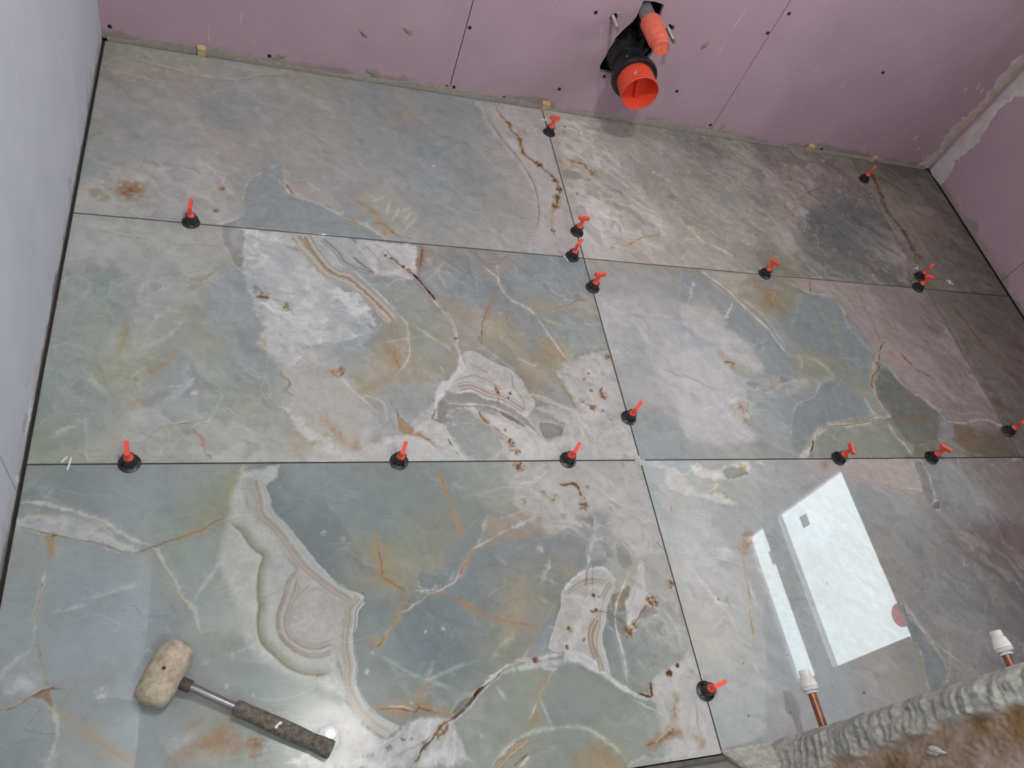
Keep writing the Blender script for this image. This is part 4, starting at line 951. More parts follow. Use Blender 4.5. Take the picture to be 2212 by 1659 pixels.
    T.stroke([(866,-915),(900,-940),(933,-969),(945,-985)],(190, 186, 178),2.5, a=0.6)
    T.stroke([(949,-942),(974,-954),(1000,-966)],(204, 194, 176),4, a=0.7)
    T.stroke([(1002,-966),(1032,-973),(1053,-1025),(1062,-1054)],(160, 160, 158),4, a=0.5)
    T.stroke([(890,-1021),(934,-1028),(962,-1040),(989,-1054),(1020,-1067),(1071,-1083)],(198, 184, 176),3, a=0.8)
    T.stroke([(950,-1040),(994,-1047),(1028,-1067),(1067,-1083)],(206, 200, 190),8, a=0.6, mot=0.3)
    T.poly([(1045,-975),(1080,-969),(1107,-957),(1122,-929),(1157,-918),(1201,-921),(1201,-994),(1203,-1081),(1198,-1199),(1028,-1209),(1044,-1168),(1024,-1156),(1039,-1124),(1020,-1104),(977,-1076),(1045,-1077),(1076,-1079),(1067,-1033)],(192, 186, 177), a=0.85, soft=6, mot=0.35, warp=7)
    T.poly([(1136,-1107),(1194,-1114),(1192,-1191),(1113,-1199),(1080,-1175)],(186, 186, 174), a=0.6, soft=9)
    T.crystal([(1045,-975),(1122,-929),(1201,-921),(1201,-994),(1203,-1081),(1198,-1199),(1028,-1209),(1039,-1124),(977,-1076),(1076,-1079),(1067,-1033)],(214, 209, 202), a=0.75, soft=10, scale=12, ang=-1.0, seed=4)
    T.glow([(1037,-1199),(1072,-1144),(1106,-1099)],(210, 206, 200),5, a=0.6, warp=4)
    T.glow([(1085,-1187),(1134,-1143),(1191,-1110)],(210, 206, 200),5, a=0.6, warp=4)
    T.glow([(1034,-1096),(1069,-1124),(1074,-1156)],(210, 206, 200),5, a=0.6, warp=4)
    T.glow([(1163,-932),(1179,-968),(1201,-994)],(210, 206, 200),5, a=0.6, warp=4)
    T.glow([(1106,-962),(1141,-951),(1168,-977)],(210, 206, 200),5, a=0.6, warp=4)
    T.glow([(1052,-1100),(1099,-1095),(1154,-1098)],(210, 206, 200),5, a=0.6, warp=4)
    T.stroke([(1154,-1017),(1147,-1030),(1153,-1054)],(162, 108, 66),7, a=0.9, mot=0.2)
    T.stroke([(1134,-1065),(1113,-1072),(1092,-1060)],(160, 110, 72),5, a=0.8, mot=0.3)
    T.speck(1149,-1039,14,(164, 116, 76), a=0.8, thr=-0.02, scale=5)
    T.speck(1116,-1076,12,(164, 116, 76), a=0.8, thr=-0.02, scale=5)
    T.speck(1092,-1057,8,(164, 116, 76), a=0.8, thr=-0.02, scale=5)
    T.speck(1127,-979,5,(164, 116, 76), a=0.8, thr=-0.02, scale=5)
    T.speck(1112,-997,6,(164, 116, 76), a=0.8, thr=-0.02, scale=5)
    T.speck(1138,-1082,6,(164, 116, 76), a=0.8, thr=-0.02, scale=5)
    T.speck(1123,-1027,8,(164, 116, 76), a=0.8, thr=-0.02, scale=5)
    T.glow([(1181,-927),(1197,-935)],(156, 112, 74),9, a=0.8)
    T.speck(1061,-707,6,(216, 214, 210), a=0.7, scale=4)
    T.speck(932,-811,8,(216, 214, 210), a=0.7, scale=4)
    T.speck(1085,-874,5,(216, 214, 210), a=0.7, scale=4)
    T.speck(1104,-898,5,(216, 214, 210), a=0.7, scale=4)
    T.speck(1031,-938,4,(216, 214, 210), a=0.7, scale=4)
    T.relief(5)

def paint_b2(T):
    T.base([(1218,-629,164,160,150),(1277,-633,164,162,154),(1352,-615,164,160,148),(1423,-619,168,160,148),(1485,-624,160,158,154),(1239,-691,164,166,163),(1309,-684,166,167,164),(1403,-687,162,164,164),(1463,-692,160,162,158),(1220,-734,178,172,168),(1230,-764,188,181,178),(1292,-749,174,172,167),(1385,-747,170,171,168),(1444,-753,176,172,164),(1255,-802,186,182,178),(1324,-797,180,176,169),(1391,-803,176,176,179),(1434,-815,166,170,178),(1224,-839,188,186,186),(1262,-861,176,177,174),(1273,-899,166,172,168),(1227,-910,186,186,188),(1260,-946,163,170,166),(1229,-984,170,172,168),(1334,-871,178,180,183),(1363,-894,184,182,182),(1329,-934,182,182,182),(1388,-931,190,186,184),(1224,-1015,172,174,172),(1275,-1014,184,184,184),(1331,-998,190,187,186),(1229,-1059,174,174,172),(1292,-1057,178,176,170),(1352,-1043,194,190,188),(1237,-1105,166,170,166),(1297,-1113,160,166,168),(1220,-1163,164,170,174),(1281,-1163,160,166,172),(1329,-1142,166,168,162),(1230,-1200,164,170,174),(1302,-1204,162,168,172),(1534,-596,158,154,142),(1497,-678,152,160,168),(1534,-730,172,168,156),(1515,-784,194,188,178),(1459,-824,160,164,174),(1473,-868,168,172,182),(1429,-915,188,186,188),(1470,-984,196,193,194),(1391,-1033,200,196,197),(1438,-1076,192,190,192),(1500,-1030,184,184,188),(1369,-1099,196,192,192),(1380,-1142,186,184,176),(1456,-1150,184,180,166),(1341,-1184,164,170,170),(1464,-1188,168,172,160),(1417,-1196,164,170,170),(1566,-1074,168,172,174),(1589,-1110,164,168,174),(1637,-1096,164,168,172),(1590,-1154,166,172,168),(1583,-1056,168,172,172),(1660,-1040,158,164,172),(1582,-1009,162,168,172),(1638,-988,158,160,176),(1690,-957,152,158,170),(1701,-1001,172,174,162),(1619,-901,160,165,162),(1712,-855,150,160,172),(1652,-929,152,162,176),(1632,-802,156,162,158),(1584,-902,190,186,180),(1624,-950,176,178,172),(1713,-659,162,154,138),(1773,-653,152,150,146),(1811,-679,162,150,124),(1760,-711,166,142,108),(1808,-725,158,154,134),(1706,-716,164,158,140),(1748,-768,156,158,145),(1813,-763,142,152,149),(1871,-731,142,153,152),(1833,-816,138,150,150),(1957,-725,142,148,144),(1944,-810,135,146,144),(1974,-862,134,146,146),(1858,-879,140,151,148),(1860,-931,152,151,135),(1947,-917,140,148,143),(1992,-915,138,148,146),(1816,-912,158,152,134),(1778,-893,150,152,140),(1766,-944,158,160,144),(1819,-963,150,154,140),(1921,-969,146,152,142),(1777,-999,156,160,152),(1844,-1021,142,152,152),(1770,-1071,136,147,152),(1713,-1108,142,152,156),(1846,-1069,142,152,152),(1696,-1081,152,158,164),(1939,-1019,152,158,148),(1732,-1154,152,160,143),(1801,-1162,150,157,140),(1860,-1144,150,157,140),(1902,-1162,142,148,129),(1908,-1198,152,152,135),(1735,-1198,154,160,148),(1831,-1203,152,156,141),(2060,-1015,114,119,110),(2060,-1065,116,118,106),(2102,-1089,122,118,102),(2025,-1129,122,124,108),(2107,-1128,124,116,98),(2079,-1176,122,120,100),(2015,-1194,130,128,112),(2046,-990,116,124,118),(1948,-620,170,155,147),(2030,-631,158,146,140),(2116,-635,152,140,134),(2207,-633,142,132,127),(2309,-618,130,122,118),(2054,-700,158,146,140),(2072,-757,158,146,141),(2167,-709,146,136,130),(2273,-683,132,123,117),(2166,-767,138,129,121),(2084,-812,150,139,133),(2260,-761,132,122,116),(2342,-726,122,113,107),(2192,-829,144,132,128),(2224,-877,144,132,127),(2302,-845,132,121,116),(2133,-882,156,142,136),(2140,-972,152,139,135),(2235,-958,140,128,124),(2330,-900,122,112,106),(2341,-982,122,112,107),(2217,-1037,140,128,126),(2297,-1051,134,122,119),(2368,-1034,118,109,104),(2271,-1092,128,119,115),(2367,-1081,124,114,110),(2233,-1152,124,108,78),(2157,-1138,136,132,132),(2269,-1186,112,102,86),(2360,-1136,108,100,94),(2356,-1186,108,99,90),(2147,-1199,136,133,122)], sigma=30, warp=16)
    T.clouds(5)
    T.hair(0.3,(186,184,178),110,0.03,3,0.0)
    T.facets(5,90,0.3,(200,198,192),0.0)
    T.veil(0.3,-0.75,3.0,28,(200,196,192),0.1)
    T.stroke([(1211,-725),(1230,-764),(1260,-784),(1305,-784),(1349,-788),(1448,-789)],(200, 192, 188),10, a=0.6, mot=0.3, warp=7)
    T.stroke([(1197,-771),(1244,-778),(1281,-790),(1318,-818),(1319,-877)],(198, 196, 196),6, a=0.5, warp=6)
    T.stroke([(1335,-957),(1362,-970),(1386,-983)],(164, 138, 108),3, a=0.6)
    T.poly([(1258,-842),(1295,-854),(1300,-921),(1299,-967),(1265,-1005),(1231,-993),(1231,-929)],(162, 170, 165), a=0.6, soft=12)
    T.stroke([(1289,-810),(1311,-858),(1312,-916),(1312,-962)],(196, 196, 198),8, a=0.5, soft=9)
    T.glow([(1266,-1045),(1300,-1075),(1343,-1117)],(184, 178, 166),9, a=0.7)
    T.stroke([(1336,-1121),(1369,-1151),(1429,-1163),(1511,-1169)],(192, 182, 164),8, a=0.6, mot=0.3, warp=6)
    T.poly([(1491,-634),(1517,-632),(1523,-659),(1496,-711),(1469,-735),(1461,-730)],(148, 157, 167), a=0.7, soft=5, rim=0.2)
    T.stroke([(1523,-659),(1500,-700),(1479,-734)],(194, 198, 198),9, a=0.75, mot=0.5, warp=6)
    T.poly([(1456,-746),(1492,-754),(1533,-804),(1590,-821),(1620,-860),(1640,-910),(1639,-949),(1606,-961),(1583,-932),(1549,-894),(1506,-867),(1467,-829),(1435,-810)],(203, 198, 193), a=0.7, soft=11, warp=9, mot=0.3, rim=0.2)
    T.poly([(1403,-911),(1466,-889),(1514,-886),(1522,-930),(1539,-973),(1553,-1010),(1544,-1033),(1492,-1062),(1496,-1089),(1523,-1115),(1530,-1150),(1511,-1169),(1387,-1161),(1335,-1125)],(204, 201, 201), a=0.55, soft=11, warp=10, mot=0.3, rim=0.2)
    T.crystal([(1212,-730),(1448,-789),(1518,-886),(1552,-1015),(1496,-1089),(1528,-1154),(1387,-1161),(1266,-1045),(1220,-1015)],(206, 203, 201), a=0.5, soft=25, scale=22, ang=-0.7, seed=2)
    T.stroke([(1512,-876),(1547,-899),(1602,-907),(1616,-946)],(208, 204, 196),8, a=0.6)
    T.poly([(1515,-896),(1540,-905),(1563,-933),(1594,-942),(1580,-976),(1546,-953),(1520,-935)],(184, 174, 150), a=0.6, soft=6, warp=7, mot=0.3, rim=0.2)
    T.stroke([(1525,-927),(1546,-929),(1558,-936)],(160, 106, 66),8, a=0.9, mot=0.2)
    T.speck(1545,-944,12,(170, 126, 84), a=0.7)
    T.stroke([(1383,-974),(1415,-986),(1445,-1004),(1475,-1021)],(160, 138, 108),2.4, a=0.7)
    T.poly([(1555,-639),(1587,-679),(1621,-709),(1655,-742),(1672,-789),(1702,-830),(1725,-880),(1710,-922),(1726,-966),(1712,-976),(1674,-898),(1644,-874),(1628,-839),(1592,-815),(1573,-759),(1550,-712)],(144, 156, 164), a=0.6, soft=8, warp=6, rim=0.2)
    T.glow([(1713,-901),(1716,-966)],(140, 150, 176),9, a=0.6)
    T.poly([(1691,-967),(1723,-973),(1710,-981),(1672,-990),(1684,-972)],(128, 134, 148), a=0.8, soft=3, rim=0.2)
    T.stroke([(1563,-616),(1600,-655),(1630,-686),(1651,-726),(1681,-767),(1711,-808),(1725,-849),(1732,-880),(1751,-907)],(206, 202, 190),9, a=0.9, warp=3, taper=0.05)
    T.stroke([(1568,-630),(1605,-668),(1634,-702),(1652,-737),(1677,-778),(1701,-819),(1712,-855),(1725,-885),(1749,-912)],(150, 136, 106),3, a=0.7, warp=3)
    T.stroke([(1676,-740),(1706,-781),(1723,-828),(1732,-870)],(138, 154, 150),3.5, a=0.8, warp=1)
    T.stroke([(1627,-722),(1606,-751),(1581,-779)],(206, 202, 192),6, a=0.8, mot=0.3)
    T.speck(1587,-776,10,(206, 198, 186), a=0.8, thr=-0.1)
    T.poly([(1564,-613),(1651,-613),(1723,-617),(1679,-651),(1653,-692),(1638,-677),(1606,-652)],(184, 178, 168), a=0.7, soft=5, rim=0.2)
    T.poly([(1682,-656),(1711,-650),(1719,-670),(1691,-675),(1660,-686)],(172, 164, 158), a=0.7, soft=3, rim=0.2)
    T.stroke([(1654,-689),(1677,-656),(1723,-617),(1764,-596)],(172, 150, 120),2.5, a=0.7)
    T.stroke([(1657,-689),(1674,-718),(1710,-760),(1730,-812),(1739,-864)],(198, 190, 170),7, a=0.6, mot=0.2)
    T.speck(1762,-700,30,(164, 128, 96), a=0.5, thr=-0.05, scale=14)
    T.glow([(1750,-684),(1774,-705)],(172, 138, 96),16, a=0.5)
    T.stroke([(1801,-639),(1786,-675),(1766,-705)],(190, 170, 140),2, a=0.5)
    T.stroke([(1602,-882),(1671,-857),(1698,-840)],(196, 194, 168),4, a=0.6)
    T.stroke([(1651,-843),(1661,-858)],(196, 194, 168),4, a=0.6)
    T.stroke([(1644,-900),(1677,-867)],(196, 194, 168),4, a=0.6)
    T.poly([(1823,-626),(1863,-648),(1916,-667),(1954,-670),(1992,-672),(2011,-712),(2004,-772),(2021,-824),(2046,-869),(2004,-951),(1956,-952),(1922,-912),(1875,-899),(1833,-875),(1798,-871),(1784,-819),(1813,-763),(1883,-679),(1843,-656)],(137, 150, 152), a=0.5, soft=6, warp=5, rim=0.2)
    T.stroke([(1822,-614),(1858,-634),(1898,-657),(1943,-669),(1993,-671),(2011,-712),(2004,-775),(2021,-824),(2047,-867)],(186, 186, 184),6, a=0.75, warp=3)
    T.stroke([(1940,-675),(1984,-677),(2005,-718),(1998,-778),(2015,-830),(2038,-873)],(158, 176, 186),4, a=0.6, warp=3)
    T.stroke([(1892,-663),(1866,-703),(1819,-763),(1781,-820)],(164, 172, 168),3, a=0.5)
    T.stroke([(1942,-608),(1922,-652),(1920,-681),(1922,-739),(1935,-783),(1934,-832),(1935,-875),(1933,-917),(1935,-958),(1936,-1014),(1940,-1048),(1953,-1079)],(166, 148, 108),3, a=0.85, warp=1.5, taper=0.03)
    T.stroke([(1939,-609),(1921,-661)],(140, 92, 62),3, a=0.85)
    T.stroke([(1925,-733),(1935,-783)],(180, 156, 110),5, a=0.6)
    T.glow([(1943,-754),(1955,-787),(1940,-843)],(164, 156, 122),8, a=0.5)
    T.stroke([(1934,-1019),(1940,-1068),(1961,-1089)],(202, 196, 178),4, a=0.8)
    T.glow([(1825,-880),(1859,-900),(1903,-918)],(166, 152, 120),12, a=0.6)
    T.glow([(1757,-894),(1819,-907),(1856,-951)],(188, 180, 160),10, a=0.6)
    T.stroke([(1816,-902),(1850,-931),(1867,-971)],(186, 178, 156),5, a=0.6, mot=0.3)
    T.stroke([(1747,-895),(1779,-914),(1755,-945)],(196, 194, 176),4, a=0.5, mot=0.2)
    T.crystal([(1558,-972),(1588,-980),(1686,-967),(1765,-969),(1857,-971),(1691,-1025),(1575,-1051),(1524,-1111),(1487,-1076),(1546,-1029)],(204, 200, 186), a=0.7, soft=10, scale=10, ang=-0.4, seed=6)
    T.stroke([(1564,-981),(1569,-1005),(1599,-1013),(1630,-1020),(1669,-997),(1708,-986),(1753,-975)],(200, 194, 178),8, a=0.8, mot=0.3, warp=5)
    T.stroke([(1565,-991),(1581,-1000),(1597,-1018),(1625,-1008)],(158, 160, 150),3, a=0.5, mot=0.3)
    T.poly([(1647,-978),(1674,-973),(1676,-992),(1645,-1007)],(186, 170, 146), a=0.7, soft=4, rim=0.2)
    T.poly([(1491,-1067),(1514,-1052),(1553,-1047),(1547,-1075),(1523,-1102),(1505,-1089)],(194, 184, 164), a=0.8, soft=5, mot=0.4, warp=6, rim=0.2)
    T.speck(1530,-1070,22,(166, 134, 96), a=0.6)
    T.glow([(1519,-1102),(1527,-1115)],(172, 146, 110),7, a=0.7)
    T.stroke([(1565,-1028),(1543,-1075),(1545,-1128)],(170, 162, 140),3, a=0.5)
    T.stroke([(1547,-1124),(1591,-1150),(1631,-1189)],(176, 168, 144),4, a=0.6)
    T.poly([(1634,-1176),(1655,-1118),(1696,-1058),(1739,-1029),(1781,-1013),(1810,-983),(1848,-984),(1909,-1014),(1935,-1077),(1837,-1098),(1772,-1108),(1720,-1136),(1650,-1197)],(138, 149, 153), a=0.55, soft=6, warp=5, rim=0.2)
    T.stroke([(1630,-1178),(1657,-1118),(1698,-1056),(1764,-1028),(1805,-988),(1847,-982)],(186, 190, 190),4, a=0.7, warp=3)
    T.stroke([(1842,-992),(1844,-1031),(1837,-1088)],(166, 174, 172),3, a=0.6)
    T.stroke([(1776,-1023),(1786,-1056),(1787,-1098)],(170, 174, 164),2.5, a=0.5)
    T.poly([(1742,-1131),(1820,-1122),(1913,-1111),(1973,-1096),(1990,-1124),(1998,-1206),(1659,-1209),(1695,-1180)],(154, 157, 146), a=0.6, soft=5, rim=0.2)
    T.stroke([(1747,-1131),(1773,-1149),(1804,-1176)],(182, 184, 168),2.5, a=0.7)
    T.stroke([(1844,-1126),(1909,-1148),(1962,-1176)],(168, 170, 152),2, a=0.5)
    T.stroke([(1973,-1106),(1982,-1148),(1996,-1171),(2007,-1208)],(192, 190, 180),6, a=0.75, mot=0.2)
    T.stroke([(2095,-840),(2069,-874),(2037,-902),(2017,-935),(1993,-967),(1982,-1002),(1980,-1032),(1991,-1062),(1997,-1086)],(188, 170, 156),11, a=0.85, mot=0.2, warp=4, taper=0.03)
    T.stroke([(2100,-836),(2069,-874),(2049,-902)],(122, 78, 48),6, a=0.9, mot=0.3, warp=5)
    T.stroke([(2046,-902),(2037,-929),(2006,-951),(1987,-977),(1982,-1007)],(132, 90, 60),6, a=0.85, mot=0.3, warp=5)
    T.stroke([(1982,-1017),(1988,-1047),(1992,-1081)],(138, 100, 72),3, a=0.85)
    T.speck(2040,-913,14,(128, 100, 80), a=0.7)
    T.speck(2037,-891,7,(150, 120, 96), a=0.7)
    T.stroke([(1995,-1086),(1949,-1091),(1893,-1109),(1828,-1116),(1778,-1116),(1735,-1136),(1708,-1158),(1691,-1180),(1660,-1206)],(202, 192, 176),12, a=0.9, mot=0.15, warp=4, taper=0.02)
    T.stroke([(1988,-1089),(1924,-1099),(1866,-1111),(1808,-1117),(1767,-1119),(1729,-1138)],(142, 100, 68),2.6, a=0.9, mot=0.2)
    T.stroke([(1707,-1154),(1697,-1176),(1672,-1202)],(138, 92, 58),5, a=0.9, mot=0.25)
    T.poly([(1657,-1193),(1686,-1180),(1670,-1206),(1645,-1208)],(212, 202, 186), a=0.8, soft=3, rim=0.2)
    T.poly([(1994,-1067),(1999,-1084),(1960,-1091),(1946,-1077)],(164, 156, 148), a=0.6, soft=3, rim=0.2)
    T.crystal([(1866,-616),(2218,-614),(2402,-623),(2392,-1106),(2212,-1093),(2123,-1004),(2063,-906),(2034,-854),(2010,-778),(1995,-666)],(176, 164, 158), a=0.6, soft=8, scale=14, ang=-0.95, stretch=3.5, seed=5)
    T.stroke([(1946,-638),(2021,-649),(2048,-689),(2048,-747)],(176, 162, 156),8, a=0.6, mot=0.3, warp=7)
    T.stroke([(2100,-618),(2103,-660),(2100,-714),(2099,-772),(2092,-840)],(120, 94, 80),2.5, a=0.7, mot=0.3, warp=7)
    T.stroke([(2048,-677),(2057,-694),(2072,-710)],(116, 92, 80),4, a=0.6, mot=0.3, warp=7)
    T.stroke([(1996,-639),(2012,-668)],(130, 106, 90),3, a=0.5, mot=0.3, warp=7)
    T.stroke([(2119,-616),(2143,-711),(2132,-798)],(166, 153, 147),7, a=0.5, mot=0.3, warp=7)
    T.stroke([(2113,-833),(2158,-858),(2202,-884),(2228,-921),(2252,-979),(2259,-1026),(2334,-1040)],(162, 148, 143),9, a=0.55, mot=0.3, warp=7)
    T.stroke([(2152,-716),(2234,-698),(2341,-684)],(150, 139, 133),6, a=0.4, mot=0.3, warp=7)
    T.stroke([(2101,-867),(2153,-929),(2193,-981),(2220,-1032)],(166, 152, 147),9, a=0.55, mot=0.3, warp=7)
    T.stroke([(2194,-938),(2229,-958),(2243,-995),(2261,-1041)],(170, 156, 152),6, a=0.5, mot=0.3, warp=7)
    T.stroke([(2143,-854),(2154,-886),(2165,-907),(2181,-931),(2212,-948),(2229,-958)],(124, 94, 62),8, a=0.75, mot=0.25, warp=5)
    T.stroke([(2056,-909),(2080,-927),(2089,-963),(2114,-999),(2145,-1024),(2172,-1056),(2184,-1093),(2212,-1103),(2266,-1100),(2330,-1091),(2395,-1115)],(176, 166, 164),6, a=0.75, warp=4, taper=0.02)
    T.stroke([(2072,-901),(2109,-947),(2152,-992),(2194,-1038),(2227,-1088),(2302,-1089),(2393,-1096)],(166, 154, 150),3, a=0.5, warp=4)
    T.stroke([(2088,-892),(2129,-935),(2169,-982),(2207,-1030),(2233,-1079),(2308,-1079),(2397,-1091)],(150, 138, 134),3, a=0.5, warp=4)
    T.stroke([(2104,-883),(2150,-924),(2187,-970),(2221,-1022),(2238,-1069),(2315,-1069),(2400,-1085)],(166, 154, 150),3, a=0.5, warp=4)
    T.stroke([(2120,-874),(2171,-912),(2205,-959),(2235,-1014),(2244,-1060),(2322,-1058),(2404,-1080)],(150, 138, 134),3, a=0.5, warp=4)
    T.poly([(2050,-925),(2074,-938),(2086,-969),(2114,-1009),(2162,-1054),(2166,-1093),(2145,-1147),(2087,-1162),(2017,-1171),(2000,-1096),(1989,-1057),(1982,-1012),(2010,-966)],(115, 120, 113), a=0.6, soft=5, warp=4, rim=0.2)
    T.glow([(2049,-1016),(2134,-1003)],(120, 112, 84),7, a=0.4)
    T.glow([(2008,-1091),(2099,-1085),(2143,-1104)],(130, 106, 76),11, a=0.5)
    T.poly([(2172,-1103),(2197,-1118),(2167,-1157),(2186,-1181),(2150,-1166),(2126,-1152)],(150, 146, 148), a=0.7, soft=6, warp=5, rim=0.2)
    T.stroke([(2129,-1147),(2167,-1176),(2214,-1200),(2262,-1205)],(146, 144, 136),4, a=0.6)
    T.poly([(2204,-1115),(2246,-1112),(2289,-1127),(2293,-1156),(2239,-1205),(2206,-1195),(2187,-1162)],(126, 112, 88), a=0.5, soft=10, warp=8, rim=0.2)
    T.speck(2066,-1075,5,(180, 174, 168), a=0.7)
    T.speck(2206,-670,5,(180, 174, 168), a=0.7)
    T.speck(1419,-986,4,(180, 174, 168), a=0.7)
    T.relief(4.5)

def paint_b3(T):
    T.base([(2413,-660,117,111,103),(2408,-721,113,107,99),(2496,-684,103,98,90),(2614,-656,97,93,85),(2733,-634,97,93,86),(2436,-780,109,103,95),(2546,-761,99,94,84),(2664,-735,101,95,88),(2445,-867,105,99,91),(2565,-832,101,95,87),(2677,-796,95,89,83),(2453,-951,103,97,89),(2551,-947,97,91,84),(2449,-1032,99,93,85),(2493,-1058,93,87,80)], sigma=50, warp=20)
    T.clouds(6)
    T.hair(0.3,(140,130,124),90,0.04,3,-0.1)
    T.veil(0.45,-0.75,3.2,26,(132,122,116),-0.05)
    T.stroke([(2459,-637),(2478,-692),(2487,-740),(2495,-788),(2511,-835)],(88, 72, 54),7, a=0.65, mot=0.3, warp=6)
    T.speck(2534,-759,26,(92, 74, 56), a=0.5, scale=9)
    T.stroke([(2416,-622),(2412,-715),(2410,-822),(2402,-953),(2400,-1085)],(134, 124, 118),9, a=0.4, soft=10)
    T.stroke([(2468,-790),(2473,-883),(2521,-926),(2560,-981)],(128, 116, 110),8, a=0.4, soft=9)
    T.speck(2663,-772,6,(150, 140, 134), a=0.7)
    T.relief(6)

def paint_c1(T):
    T.base([(6,-1244,152,164,162),(69,-1245,150,163,161),(181,-1265,155,168,174),(295,-1249,160,172,166),(312,-1296,162,160,138),(50,-1363,163,172,170),(157,-1409,157,168,174),(224,-1346,162,172,162),(286,-1399,164,176,168),(325,-1443,182,188,178),(341,-1508,190,193,183),(40,-1478,162,174,174),(114,-1453,156,168,178),(199,-1497,158,168,182),(282,-1472,158,172,166),(87,-1546,163,172,182),(168,-1595,160,169,182),(66,-1663,150,161,172),(117,-1643,164,170,168),(153,-1692,166,170,162),(233,-1683,156,164,176),(278,-1661,166,172,170),(329,-1583,158,168,168),(358,-1629,164,178,172),(415,-1620,176,186,178),(429,-1685,172,180,172),(387,-1728,165,172,164),(311,-1672,176,168,152),(433,-1271,146,160,160),(501,-1272,146,160,160),(636,-1255,150,162,156),(585,-1342,142,156,156),(709,-1277,148,158,154),(498,-1384,138,152,154),(480,-1427,136,150,152),(564,-1396,150,158,146),(670,-1383,150,158,148),(771,-1319,150,158,150),(719,-1356,160,156,140),(818,-1258,166,170,164),(845,-1341,172,168,158),(926,-1281,186,182,174),(1034,-1273,192,188,182),(1136,-1264,190,187,180),(1155,-1362,192,187,181),(945,-1345,172,164,150),(979,-1376,168,164,160),(579,-1424,168,160,138),(604,-1443,170,160,136),(542,-1490,148,158,154),(815,-1408,136,146,160),(886,-1392,144,150,160),(998,-1387,140,146,156),(752,-1460,136,148,160),(801,-1499,146,152,152),(851,-1476,172,162,142),(844,-1520,172,162,140),(925,-1442,156,156,146),(926,-1489,150,152,142),(651,-1573,124,138,150),(689,-1608,126,140,150),(623,-1521,128,144,146),(739,-1555,130,144,150),(814,-1587,156,156,140),(781,-1625,152,156,142),(584,-1591,142,152,148),(589,-1637,140,152,150),(660,-1652,134,148,148),(728,-1636,134,148,148),(578,-1681,146,150,140),(632,-1687,158,150,130),(680,-1685,150,152,138),(598,-1712,124,136,140),(723,-1734,158,168,162),(766,-1671,160,168,160),(851,-1680,162,168,156),(868,-1728,162,164,148),(912,-1733,148,158,164),(981,-1709,158,164,152),(1017,-1753,164,174,164),(1056,-1781,166,174,168),(963,-1785,168,162,140),(916,-1794,156,164,152),(807,-1780,170,166,150),(757,-1781,162,170,160),(897,-1585,150,158,166),(1058,-1599,150,160,160),(1113,-1585,158,164,158),(1127,-1640,176,180,172),(1047,-1675,150,160,152),(1170,-1534,184,180,172),(1156,-1711,196,192,186),(1157,-1769,192,187,178),(1121,-1483,184,180,172),(1172,-1456,188,184,176)], sigma=34, warp=20)
    T.clouds(2.5)
    T.facets(5,95,0.3,(196,200,192),0.0)
    T.veil(0.30,-0.6,2.5,30,(200,202,196),0.15)
    T.hair(0.25,(196,200,194),150,0.02,0,0.05)
    T.poly([(0,-1310),(43,-1306),(104,-1313),(134,-1337),(155,-1358),(190,-1370),(181,-1381),(137,-1367),(94,-1353),(66,-1343),(1,-1328)],(192, 194, 190), a=0.8, soft=5, mot=0.5, warp=5)
    T.crystal([(0,-1310),(104,-1313),(155,-1358),(185,-1376),(137,-1365),(66,-1343),(1,-1328)],(208, 208, 204), a=0.8, soft=5, scale=9, ang=-0.3, seed=11)
    T.stroke([(1,-1282),(36,-1287),(69,-1298),(103,-1310),(128,-1323),(151,-1341),(184,-1359),(205,-1370)],(206, 204, 190),9, warp=4, a=0.85)
    T.stroke([(0,-1306),(42,-1304),(89,-1310),(124,-1323),(144,-1340),(177,-1363),(200,-1372)],(168, 166, 146),3, warp=4, a=0.5)
    T.stroke([(2,-1293),(49,-1303),(104,-1319),(125,-1334),(148,-1352)],(176, 176, 158),4, warp=4, a=0.5)
    T.stroke([(-2,-1325),(33,-1335),(63,-1344),(94,-1353),(140,-1367),(179,-1381),(200,-1376)],(150, 134, 100),2.5, a=0.7)
    T.stroke([(204,-1367),(217,-1377),(231,-1406),(250,-1439),(268,-1470),(281,-1486),(290,-1513),(297,-1526)],(204, 202, 188),9, a=0.85, warp=5)
    T.stroke([(212,-1383),(237,-1420),(255,-1453),(279,-1499)],(160, 152, 124),3, a=0.6)
    T.glow([(203,-1382),(227,-1425),(251,-1463),(277,-1499)],(170, 166, 140),12, a=0.35)
    T.stroke([(181,-1382),(205,-1374),(228,-1365),(262,-1354),(297,-1338),(312,-1327),(335,-1321)],(140, 104, 70),2.2, a=0.85, warp=3)
    T.glow([(233,-1367),(262,-1355),(297,-1338),(312,-1325)],(182, 158, 126),7, a=0.6)
    T.glow([(331,-1256),(344,-1237),(357,-1221)],(176, 166, 128),10, a=0.7)
    T.glow([(311,-1305),(329,-1281),(350,-1254)],(168, 164, 132),12, a=0.6)
    T.glow([(56,-1342),(55,-1356),(55,-1388)],(184, 150, 110),6, a=0.75)
    T.stroke([(55,-1345),(64,-1345)],(160, 116, 76),3)
    T.glow([(36,-1355),(20,-1381),(9,-1399)],(170, 168, 140),6, a=0.5)
    T.stroke([(53,-1401),(54,-1425),(51,-1445),(50,-1470),(52,-1499),(53,-1516)],(206, 204, 190),6, a=0.6)
    T.stroke([(54,-1417),(52,-1445),(50,-1467),(51,-1494)],(168, 146, 106),2.2, a=0.8)
    T.stroke([(52,-1514),(50,-1532),(35,-1547),(21,-1559),(18,-1577)],(204, 208, 202),9, a=0.7, soft=8)
    T.poly([(53,-1516),(42,-1536),(23,-1560),(19,-1586),(28,-1594),(50,-1594),(74,-1589),(73,-1557),(64,-1533)],(180, 186, 180), a=0.55, soft=9, warp=8)
